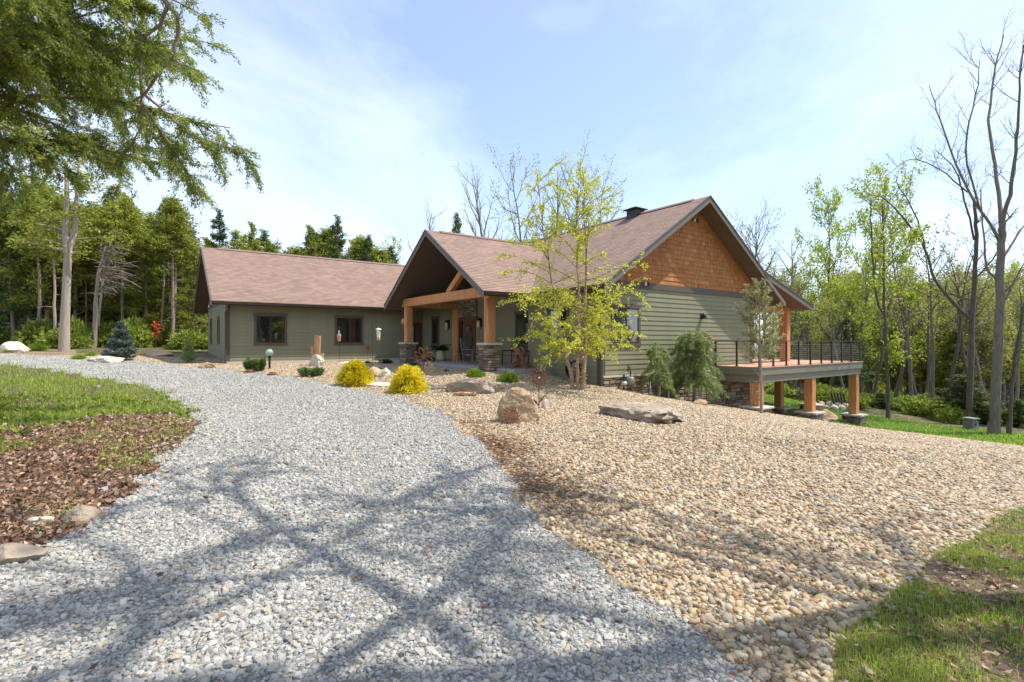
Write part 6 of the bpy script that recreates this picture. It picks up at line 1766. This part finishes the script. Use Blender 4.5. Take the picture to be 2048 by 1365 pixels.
    # the side turned away from the view is leafed thinly
    wy = P_[:, 1] + base.y; qx = 1024 + 1024 * (P_[:, 0] + base.x) / np.maximum(wy, .5); qy = 682.5 - 1024 * (P_[:, 2] + base.z - EYE) / np.maximum(wy, .5)
    low = (qy > 415 + .12 * np.clip(300 - qx, 0, 300)) & (rg.uniform(size=len(P_)) > .08)
    see = ~low & (wy > 1) & (qx > -160) & (qy > -160)
    kp = see | (~low & (rg.uniform(size=len(P_)) < .10)); P_ = P_[kp]; D_ = D_[kp]; R_ = R_[kp]
    r_ = empty('overhanging_cedar', base, 0, 'big cedar reaching its leafy branches in from the upper left corner', 'tree')
    link(bpy.data.objects.new('trunk', W.mesh('trunk', M['bark_cedar'])), r_)
    link(bpy.data.objects.new('crown', leaves(P_, D_, .058, .019, rg, 'crown', M['lf_cedar_near'], np.clip(R_ + rg.normal(0, .13, len(R_)), 0, 1))), r_)
    return len(P_)
N_OVER = overhang()
# trees beside the camera, outside the picture, that throw the branch shadows over the gravel
def shade_tree(seed, H, r0, lo, rad, nl, leaf):
    """spreading crown of bare limbs with a few young leaves, so the shade falls as soft branching bands"""
    rg = np.random.default_rng(seed); W = Wood(); P = []; D = []
    tr = np.array([(0, 0, -.3), (.1, .05, H * .3), (-.1, .1, H * .6), (.1, 0, H)]); W.add(smooth_path(tr), np.linspace(r0, .05, 13), 9)
    for b in range(nl):
        f = lo + (1 - lo) * (b + rg.uniform()) / nl; a = b * 2.4 + rg.normal(0, .3); l = rad * (1.1 - .55 * (f - lo) / (1 - lo)) * rg.uniform(.75, 1.15)
        d = unit(np.array([math.cos(a), math.sin(a), .4])); pts = [np.array([0, 0, f * H])]
        for s_ in range(8): d = unit(d + rg.normal(0, .17, 3) + np.array([0, 0, .0])); pts.append(pts[-1] + d * l / 8)
        A = np.array(pts); W.add(A, np.linspace(.085, .025, 9), 6)
        for c in range(7):
            j = rg.integers(2, 8); dd = unit(unit(A[j + 1] - A[j]) + rg.normal(0, .5, 3)); l2 = l * rg.uniform(.28, .5); q = [A[j]]
            for s_ in range(4): dd = unit(dd + rg.normal(0, .2, 3)); q.append(q[-1] + dd * l2 / 4)
            W.add(q, np.linspace(.04, .014, 5), 5)
            for e in range(3):
                m_ = rg.integers(1, 4); d3 = unit(dd + rg.normal(0, .6, 3)); e2 = q[m_] + d3 * l2 * .4; W.add([q[m_], e2], [.02, .008], 3)
                u = rg.uniform(.2, 1, (leaf, 1)); P.append(q[m_] * (1 - u) + e2 * u + rg.normal(0, .05, (leaf, 3))); D.append(d3 + rg.normal(0, .8, (leaf, 3)))
    return Plant([('trunk', W.mesh('trunk', M['bark'])), ('crown', leaves(np.concatenate(P), np.concatenate(D), .13, .09, rg, 'crown', M['lf_spring_dull']))])
SH1 = shade_tree(301, 17, .15, .57, 5.4, 8, 5); SH2 = shade_tree(305, 16, .16, .56, 5.0, 12, 12)
for pl, x, y, sc_, lb in ((SH1, 9.6, 3.9, 1.0, 'leafing tree just right of the view that shades the gravel'), (SH2, 5.1, 3.4, 1.0, 'leafing tree right of the camera that shades the driveway'), (SH1, 4.6, -1.6, .9, 'leafing tree close behind the camera on the right')):
    pl.place('shade_tree', (x, y, zt(x, y)), x * 1.7, sc_, lb, 'tree', 'trees beside the driveway')
# the wood on the camera's side of the drive, mirrored in the windows
for i in range(16):
    x = 16 + (i % 8) * 2.6 + rr.uniform(-1, 1); y = -3 - (i // 8) * 6 - (i % 8) * 1.2 + rr.uniform(-1, 1)
    (CED[i % 3] if i % 3 else SPR[0]).place('near_wood_tree', (x, y, zt(x, y)), i, 1.0 + .02 * i, 'tree of the wood behind the camera that the windows mirror', 'tree', 'wood behind the camera')
print('leaves over', N_OVER)
# ------------------------------------------------------------------ loose stones: real pieces near the camera
def stone_scatter(name, pts, size, mat, angular, seed, flat=.6, nvar=5, sub=2):
    """points carry size and turn; the node tree makes the broken stones and lays one on every point"""
    rg = np.random.default_rng(seed)
    n_ = len(pts)
    me = bpy.data.meshes.new(name)
    me.vertices.add(n_); me.vertices.foreach_set('co', np.asarray(pts, np.float32).ravel())
    sc_ = size[:, None] * np.stack([rg.uniform(.8, 1.35, n_), rg.uniform(.7, 1.05, n_), rg.uniform(flat * .7, flat * 1.25, n_)], 1) * .5
    a = me.attributes.new('scl', 'FLOAT_VECTOR', 'POINT'); a.data.foreach_set('vector', sc_.astype(np.float32).ravel())
    rot = np.stack([rg.normal(0, .5, n_), rg.normal(0, .5, n_), rg.uniform(0, 6.28, n_)], 1)
    a = me.attributes.new('rot', 'FLOAT_VECTOR', 'POINT'); a.data.foreach_set('vector', rot.astype(np.float32).ravel())
    a = me.attributes.new('vid', 'INT', 'POINT'); a.data.foreach_set('value', rg.integers(0, nvar, n_).astype(np.int32))
    me.materials.append(mat)
    o = mobj(name, me)
    ng = bpy.data.node_groups.new(name, 'GeometryNodeTree')
    ng.interface.new_socket('Geometry', in_out='INPUT', socket_type='NodeSocketGeometry')
    ng.interface.new_socket('Geometry', in_out='OUTPUT', socket_type='NodeSocketGeometry')
    N = ng.nodes; Lk = ng.links
    gi = N.new('NodeGroupInput'); go = N.new('NodeGroupOutput')
    jn = N.new('GeometryNodeJoinGeometry')
    for v in range(nvar):
        ic = N.new('GeometryNodeMeshIcoSphere'); ic.inputs['Radius'].default_value = 1; ic.inputs['Subdivisions'].default_value = sub
        po = N.new('GeometryNodeInputPosition')
        nz = N.new('ShaderNodeTexNoise'); nz.noise_dimensions = '4D'; nz.inputs['Scale'].default_value = 1.1 if not angular else 1.5; nz.inputs['Detail'].default_value = 1 if not angular else 2; nz.inputs['W'].default_value = seed + v * 7.3
        Lk.new(po.outputs[0], nz.inputs['Vector'])
        sb = N.new('ShaderNodeVectorMath'); sb.operation = 'SUBTRACT'; sb.inputs[1].default_value = (.5, .5, .5); Lk.new(nz.outputs['Color'], sb.inputs[0])
        ml = N.new('ShaderNodeVectorMath'); ml.operation = 'SCALE'; ml.inputs['Scale'].default_value = 1.9 if angular else 1.0; Lk.new(sb.outputs[0], ml.inputs[0])
        sp_ = N.new('GeometryNodeSetPosition'); Lk.new(ic.outputs['Mesh'], sp_.inputs['Geometry']); Lk.new(ml.outputs[0], sp_.inputs['Offset'])
        ss = N.new('GeometryNodeSetShadeSmooth'); Lk.new(sp_.outputs[0], ss.inputs['Geometry']); ss.inputs['Shade Smooth'].default_value = not angular
        gti = N.new('GeometryNodeGeometryToInstance'); Lk.new(ss.outputs[0], gti.inputs[0])
        Lk.new(gti.outputs[0], jn.inputs[0])
    ip = N.new('GeometryNodeInstanceOnPoints'); ip.inputs['Pick Instance'].default_value = True
    Lk.new(gi.outputs[0], ip.inputs['Points']); Lk.new(jn.outputs[0], ip.inputs['Instance'])
    def attr(nm, tp):
        x = N.new('GeometryNodeInputNamedAttribute'); x.data_type = tp; x.inputs['Name'].default_value = nm; return x
    vi = attr('vid', 'INT'); Lk.new([s for s in vi.outputs if s.name == 'Attribute' and s.enabled][0], ip.inputs['Instance Index'])
    ro = attr('rot', 'FLOAT_VECTOR'); e2r = N.new('FunctionNodeEulerToRotation'); Lk.new([s for s in ro.outputs if s.name == 'Attribute' and s.enabled][0], e2r.inputs[0]); Lk.new(e2r.outputs[0], ip.inputs['Rotation'])
    sa = attr('scl', 'FLOAT_VECTOR'); Lk.new([s for s in sa.outputs if s.name == 'Attribute' and s.enabled][0], ip.inputs['Scale'])
    sm = N.new('GeometryNodeSetMaterial'); sm.inputs['Material'].default_value = mat
    Lk.new(ip.outputs[0], sm.inputs[0]); Lk.new(sm.outputs[0], go.inputs[0])
    md = o.modifiers.new('stones', 'NODES'); md.node_group = ng
    return tag(o, kind='stuff')

def scatter_region(seed, regs, bands, xlim=None):
    """bands: (y0, y1, spacing); only inside the view's wedge with a margin"""
    rg = np.random.default_rng(seed); out_p = []; out_s = []
    for y0, y1, sp_ in bands:
        w_ = y1 * 1.12 + .8
        n_ = int(2 * w_ * (y1 - y0) / (sp_ * sp_))
        x = rg.uniform(-w_, w_, n_); y = rg.uniform(y0, y1, n_)
        k = np.abs(x) < y * 1.12 + .8
        x = x[k]; y = y[k]
        r_ = region(x, y)
        k = np.isin(r_, regs); x = x[k]; y = y[k]
        out_p.append(np.stack([x, y], 1)); out_s.append(np.full(len(x), sp_))
    P = np.concatenate(out_p); S = np.concatenate(out_s)
    if regs in ([1], [2]):      # stones kicked over the edge
        j = rg.uniform(size=len(P)) < .10; P[j] += rg.normal(0, .13, (j.sum(), 2)) * (1 + P[j, 1:2] * .05)
    z = zts(P[:, 0], P[:, 1])
    return np.concatenate([P, z[:, None]], 1), S, rg
def inhouse_mask(P):
    dx, dy = P[:, 0] - HC.x, P[:, 1] - HC.y
    c, q = math.cos(HROT), math.sin(HROT); s = dx * c + dy * q; t = -dx * q + dy * c
    return (s > -.02) & (t > -.02) & (s < 9.6) | (s < 0) & (s > -1.9) & (t > 2.6) & (t < 15.8) | (t > 15.75) & (s > -9.6)
M['grey_stone'] = palette_mat('crushed limestone piece', GREY, .85, .14, 3, .25, 9)
M['tan_stone'] = palette_mat('river pebble', TAN, .62, .16, 2.2, .15, 7, spec=.4)
P, S, rg = scatter_region(1, [1], [(1.9, 4.2, .025), (4.2, 6.5, .030), (6.5, 10, .033), (10, 16, .042), (16, 30, .07)])
trk = np.exp(-((np.sin(P[:, 0] * 1.9 + P[:, 1] * .55)) ** 2) * 3); S = np.minimum(S * rg.lognormal(.10, .36, len(S)), .06) * (1.06 - .22 * trk); P[:, 2] += S * .12 * rg.uniform(-.3, 1.0, len(S)); n_drive = len(P)
stone_scatter('driveway_gravel', P, S, M['grey_stone'], True, 1, .72, 6, 1)
P, S, rg = scatter_region(2, [2], [(2.2, 4.5, .028), (4.5, 7, .033), (7, 11, .034), (11, 17, .041), (17, 27, .055)])
k = ~inhouse_mask(P); P = P[k]; S = S[k]
S = np.minimum(S * rg.lognormal(.12, .40, len(S)), S * .6 + .042); P[:, 2] += S * .06 * rg.uniform(-.3, 1.0, len(S)); n_bed = len(P)
stone_scatter('bed_pebbles', P, S, M['tan_stone'], False, 2, .68, 6, 2)
# stray stones along the edges of the bank and verge
P, S, rg = scatter_region(3, [3, 5], [(2.2, 7, .14), (7, 11, .25)])
edge = (np.abs(region(P[:, 0] + .35, P[:, 1]) - region(P[:, 0] - .25, P[:, 1])) > 0) | (rg.uniform(size=len(P)) < .06)
P = P[edge]; S = S[edge] * .26 * rg.lognormal(0, .35, edge.sum()); P[:, 2] += .006
stone_scatter('stray_stones', P, S, M['grey_stone'], True, 3, .7, 5, 1)

# ------------------------------------------------------------------ dead leaves and grass
def blades(P, h, wd, rg, name, mat, lean=.45, rnd=None):
    n_ = len(P); a = rg.uniform(0, 6.28, n_); ln = np.abs(rg.normal(0, lean, n_))
    dx = np.stack([np.cos(a), np.sin(a), np.zeros(n_)], 1)
    sd = np.stack([-np.sin(a), np.cos(a), np.zeros(n_)], 1) * wd[:, None] * .5
    up = np.array([0, 0, 1.0])
    m1 = P + dx * (h * ln * .25)[:, None] + up * (h * .55)[:, None]
    tp = P + dx * (h * ln)[:, None] + up * (h * np.clip(1 - ln * .45, .3, 1))[:, None]
    V = np.stack([P - sd, P + sd, m1 + sd * .8, tp, m1 - sd * .8], 1).reshape(-1, 3)
    i = np.arange(n_)[:, None] * 5
    F = np.concatenate([i + [[0, 1, 2, 4]], i + [[4, 2, 3, 3]]], 0)
    # tip triangles as quads would be degenerate: use two tris
    me = bpy.data.meshes.new(name)
    T = np.concatenate([i + [[0, 1, 2]], i + [[0, 2, 4]], i + [[4, 2, 3]]], 0)
    r_ = rg.uniform(0, 1, n_) if rnd is None else rnd
    return np_mesh(name, V, T, mat, np.repeat(r_, 5))
def fbm(x, y, s, seed=0):
    return np.array([mnoise.fractal(Vector((a * s + seed, b * s, seed * 1.7)), .9, 2.0, 3) for a, b in zip(x, y)])
M['lf_needle'] = leaf_mat('brown needles', [(0, (.17, .085, .04)), (1, (.36, .20, .10))], .1)
# right verge: thin grass, moss and leaves
P, S, rg = scatter_region(11, [5], [(2.0, 4.5, .011), (4.5, 7.5, .018)])
f = fbm(P[:, 0], P[:, 1], 1.3, 3.0)
k = f + rg.normal(0, .14, len(f)) > -.13; P = P[k]; f = f[k]
j = rg.uniform(size=len(P)) < .22; P[j, :2] += rg.normal(0, .16, (j.sum(), 2)); P[:, 2] = zts(P[:, 0], P[:, 1])
hh = (.028 + .035 * np.clip(f + .2, 0, 1)) * rg.lognormal(0, .35, len(P))
o = mobj('verge_grass', blades(P, hh, np.full(len(P), .0034) * rg.uniform(.6, 1.4, len(P)), rg, 'verge_grass', M['grass'], .6)); tag(o, kind='stuff'); n_vg = len(P)
P, S, rg = scatter_region(12, [5], [(2.0, 4.5, .06), (4.5, 7.5, .085)])
me = leaves(P + np.array([0, 0, .015]), np.concatenate([rg.normal(size=(len(P), 2)), rg.normal(0, .25, (len(P), 1))], 1), .042, .024, rg, 'verge_leaves', M['lf_dead'], curl=.4)
tag(mobj('verge_leaves', me), kind='stuff')
# left bank: dead leaves near the drive, grass higher up
def bank_f(P):
    """share of grass over dead leaves, from the photo: green beyond about 6.5 m"""
    d = P[:, 1] - 1.7 * P[:, 0] - 11.9
    return np.clip((d - 7.6) / 2.4, -1, 1.4)
P, S, rg = scatter_region(13, [3], [(2.6, 5, .026), (5, 9, .036), (9, 16, .06)])
f = bank_f(P); k = rg.uniform(size=len(P)) < np.clip(1.0 - f * .66, .1, 1); P = P[k]
j = rg.uniform(size=len(P)) < .07; P[j, :2] += rg.normal(0, .22, (j.sum(), 2)); P[:, 2] = zts(P[:, 0], P[:, 1])
me = leaves(P + np.array([0, 0, 1]) * rg.uniform(.0, .035, (len(P), 1)), np.concatenate([rg.normal(size=(len(P), 2)), rg.normal(0, .35, (len(P), 1))], 1), .062, .038, rg, 'fallen_leaves', M['lf_dead'], curl=.4)
tag(mobj('fallen_leaves', me), kind='stuff'); n_fl = len(P)
P, S, rg = scatter_region(14, [3], [(3.2, 6.5, .03), (6.5, 10, .034), (10, 16, .055), (16, 30, .13)])
f = bank_f(P) + fbm(P[:, 0], P[:, 1], .8, 8.0) * 2.4 + fbm(P[:, 0], P[:, 1], 2.5, 2.0) * .8 + rg.normal(0, .32, len(P))
k = f > .27; P = P[k]; S = S[k]
j = rg.uniform(size=len(P)) < .16; P[j, :2] += rg.normal(0, .22, (j.sum(), 2)); P[:, 2] = zts(P[:, 0], P[:, 1])
hh = (.06 + .05 * rg.uniform(size=len(P))) * (S / .034) ** .35 * rg.lognormal(0, .35, len(P))
o = mobj('bank_grass', blades(P, hh, .006 * (S / .034) ** .8 * rg.uniform(.6, 1.5, len(P)), rg, 'bank_grass', M['grass_lush'], .65)); tag(o, kind='stuff'); n_bg = len(P)
# a few blown leaves and bits of bark on the stones
P, S, rg = scatter_region(21, [1, 2], [(2.2, 8, .42), (8, 16, .8)])
me = leaves(P + np.array([0, 0, .03]), np.concatenate([rg.normal(size=(len(P), 2)), rg.normal(0, .4, (len(P), 1))], 1), .05, .028, rg, 'blown_leaves', M['lf_dead'])
tag(mobj('blown_leaves', me), kind='stuff')
# brown needle litter along the edge of the bed
ex = np.array([q[0] for q in DR_R]); ey = np.array([q[1] for q in DR_R])
rg = np.random.default_rng(19); n_ = 9000
y = rg.uniform(4.6, 11.5, n_); x = np.interp(y, ey[:9], ex[:9]) + np.abs(rg.normal(0, .38, n_)) + .06
k = rg.uniform(size=n_) < np.clip(1.2 - np.abs(y - 7.2) / 3.2, .05, 1) * (.35 + .65 * (np.sin(y * 2.6) * .5 + .5)); x = x[k]; y = y[k]
P = np.stack([x, y, zts(x, y) + rg.uniform(.008, .035, len(x))], 1)
me = leaves(P, np.concatenate([rg.normal(size=(len(P), 2)), rg.normal(0, .2, (len(P), 1))], 1), .085, .011, rg, 'needle_litter', M['lf_needle'])
tag(mobj('needle_litter', me), kind='stuff')
# broad-leaved weeds on the bank
P, S, rg = scatter_region(15, [3], [(3.4, 7, .30), (7, 12, .34)])
f = bank_f(P); k = f + rg.normal(0, .5, len(P)) > .2; P = P[k]
Q = np.repeat(P, 14, 0); a = rg.uniform(0, 6.28, len(Q))
me = leaves(Q + np.stack([np.cos(a) * .02, np.sin(a) * .02, np.full(len(Q), .01)], 1), np.stack([np.cos(a), np.sin(a), rg.uniform(.2, 1.1, len(Q))], 1), .13, .045, rg, 'bank_weeds', M['lf_under'])
tag(mobj('bank_weeds', me), kind='stuff')
# lawn beyond the bed
P, S, rg = scatter_region(16, [4], [(13, 22, .085), (22, 33, .10)])
k = (P[:, 0] > 9) & (P[:, 0] < 34); P = P[k]
o = mobj('lawn_grass', blades(P, .09 * rg.lognormal(0, .25, len(P)), np.full(len(P), .03), rg, 'lawn_grass', M['grass_lawn'] if 'grass_lawn' in M else M['grass_lush'], .5)); tag(o, kind='stuff')
# single dandelions and oak leaves
def dandelion(px, py, label, mat, r0=.02, h=.1):
    p = gp(px, py); r_ = empty('dandelion', p, 0, label, 'flower', 'dandelions')
    MB().tube([(0, 0, 0), (.005, 0, h * .5), (0, 0, h)], .0025, 5).build('stem', M['grass_stem'], r_)
    rg_ = np.random.default_rng(int(px)); n_ = 60; d = unit(rg_.normal(size=(n_, 3)) + np.array([0, 0, .8]))
    me = leaves(np.tile([0, 0, h], (n_, 1)), d, r0, r0 * .3, rg_, 'flower_head', M[mat]); link(bpy.data.objects.new('flower_head', me), r_)
M['grass_stem'] = pmat('green stem', (.16, .22, .05), .7, .1)
for px, py, lb, mt, r0 in ((188, 770, 'orange yellow dandelion on the far grassy bank', 'flower_y', .045), (253, 802, 'left one of two yellow dandelions at the tip of the bank', 'flower_y', .045), (271, 806, 'right one of two yellow dandelions at the tip of the bank', 'flower_y', .045), (1815, 1195, 'white dandelion clock on the right verge', 'flower_w', .024), (196, 781, 'white dandelion clock on the grassy bank', 'flower_w', .04)):
    dandelion(px, py, lb, mt, r0)
def oak_leaf(px, py, size, label):
    p = gp(px, py); pts = []
    for j in range(22):
        a = 2 * math.pi * j / 22; q = size * (.62 + .3 * math.cos(5 * a) * (1 if j % 2 else .6)) * (1 if abs(math.sin(a)) < .5 else .75)
        pts.append((q * math.cos(a), q * .7 * math.sin(a), .012 + .25 * size * abs(math.cos(a)) + .12 * size * math.sin(3 * a)))
    mb = MB(); c = (0, 0, .012)
    for j in range(22): mb.face([c, pts[j], pts[(j + 1) % 22]])
    o = mb.build('dry_oak_leaf', M['leafbrown'], None, False, p); o.rotation_euler = (0, 0, px)
    tag(o, label, 'leaf', 'single dry leaves')
M['leafbrown'] = pmat('dry oak leaf', (.30, .16, .10), .8, .3, 30)
oak_leaf(712, 1160, .05, 'curled brown oak leaf lying on the middle of the driveway')
oak_leaf(968, 1218, .035, 'small brown leaf on the driveway near the bottom')
oak_leaf(1850, 1290, .06, 'brown leaf in the grass at the lower right')
oak_leaf(768, 842, .08, 'dark leaf on the sunny part of the driveway')
# neighbours that look alike are told apart by their place in the row
def ordinal(n_): return f"{n_}{'th' if 10 <= n_ % 100 <= 20 else {1: 'st', 2: 'nd', 3: 'rd'}.get(n_ % 10, 'th')}"
for grp, txt in (('slender trees behind the lawn', 'slender bare tree behind the lawn, {} of them from the left'), ('cedars behind the lawn', 'dark cedar in the wood behind the lawn, {} of them from the left'), ('low cedar row behind the wing roof', 'low cedar behind the wing roof, {} of its row from the left'), ('understory behind the lawn', 'fresh green shrub along the far lawn edge, {} from the left'), ('understory of the left wood', 'green shrub at the foot of the left wood, {} from the left'), ('cedars of the left wood', 'cedar in the front of the left wood, {} trunk from the left'), ('far cedars of the left wood', 'cedar at the back of the left wood, {} trunk from the left'), ('slim trunks in the left wood', 'slim bare trunk among the cedars of the left wood, {} from the left'), ('thickets deep in the left wood', 'leafy thicket deep in the left wood, {} from the left'), ('thickets far behind the lawn', 'yellow green thicket far behind the lawn, {} from the left'), ('far wood on the right', 'yellow green tree of the far right wood, {} trunk from the left')):
    row_ = sorted((o for o in COL.objects if o.parent is None and o.get('group') == grp), key=lambda o: o.location.x / max(o.location.y, 1))
    for i, o in enumerate(row_): o['label'] = txt.format(ordinal(i + 1))
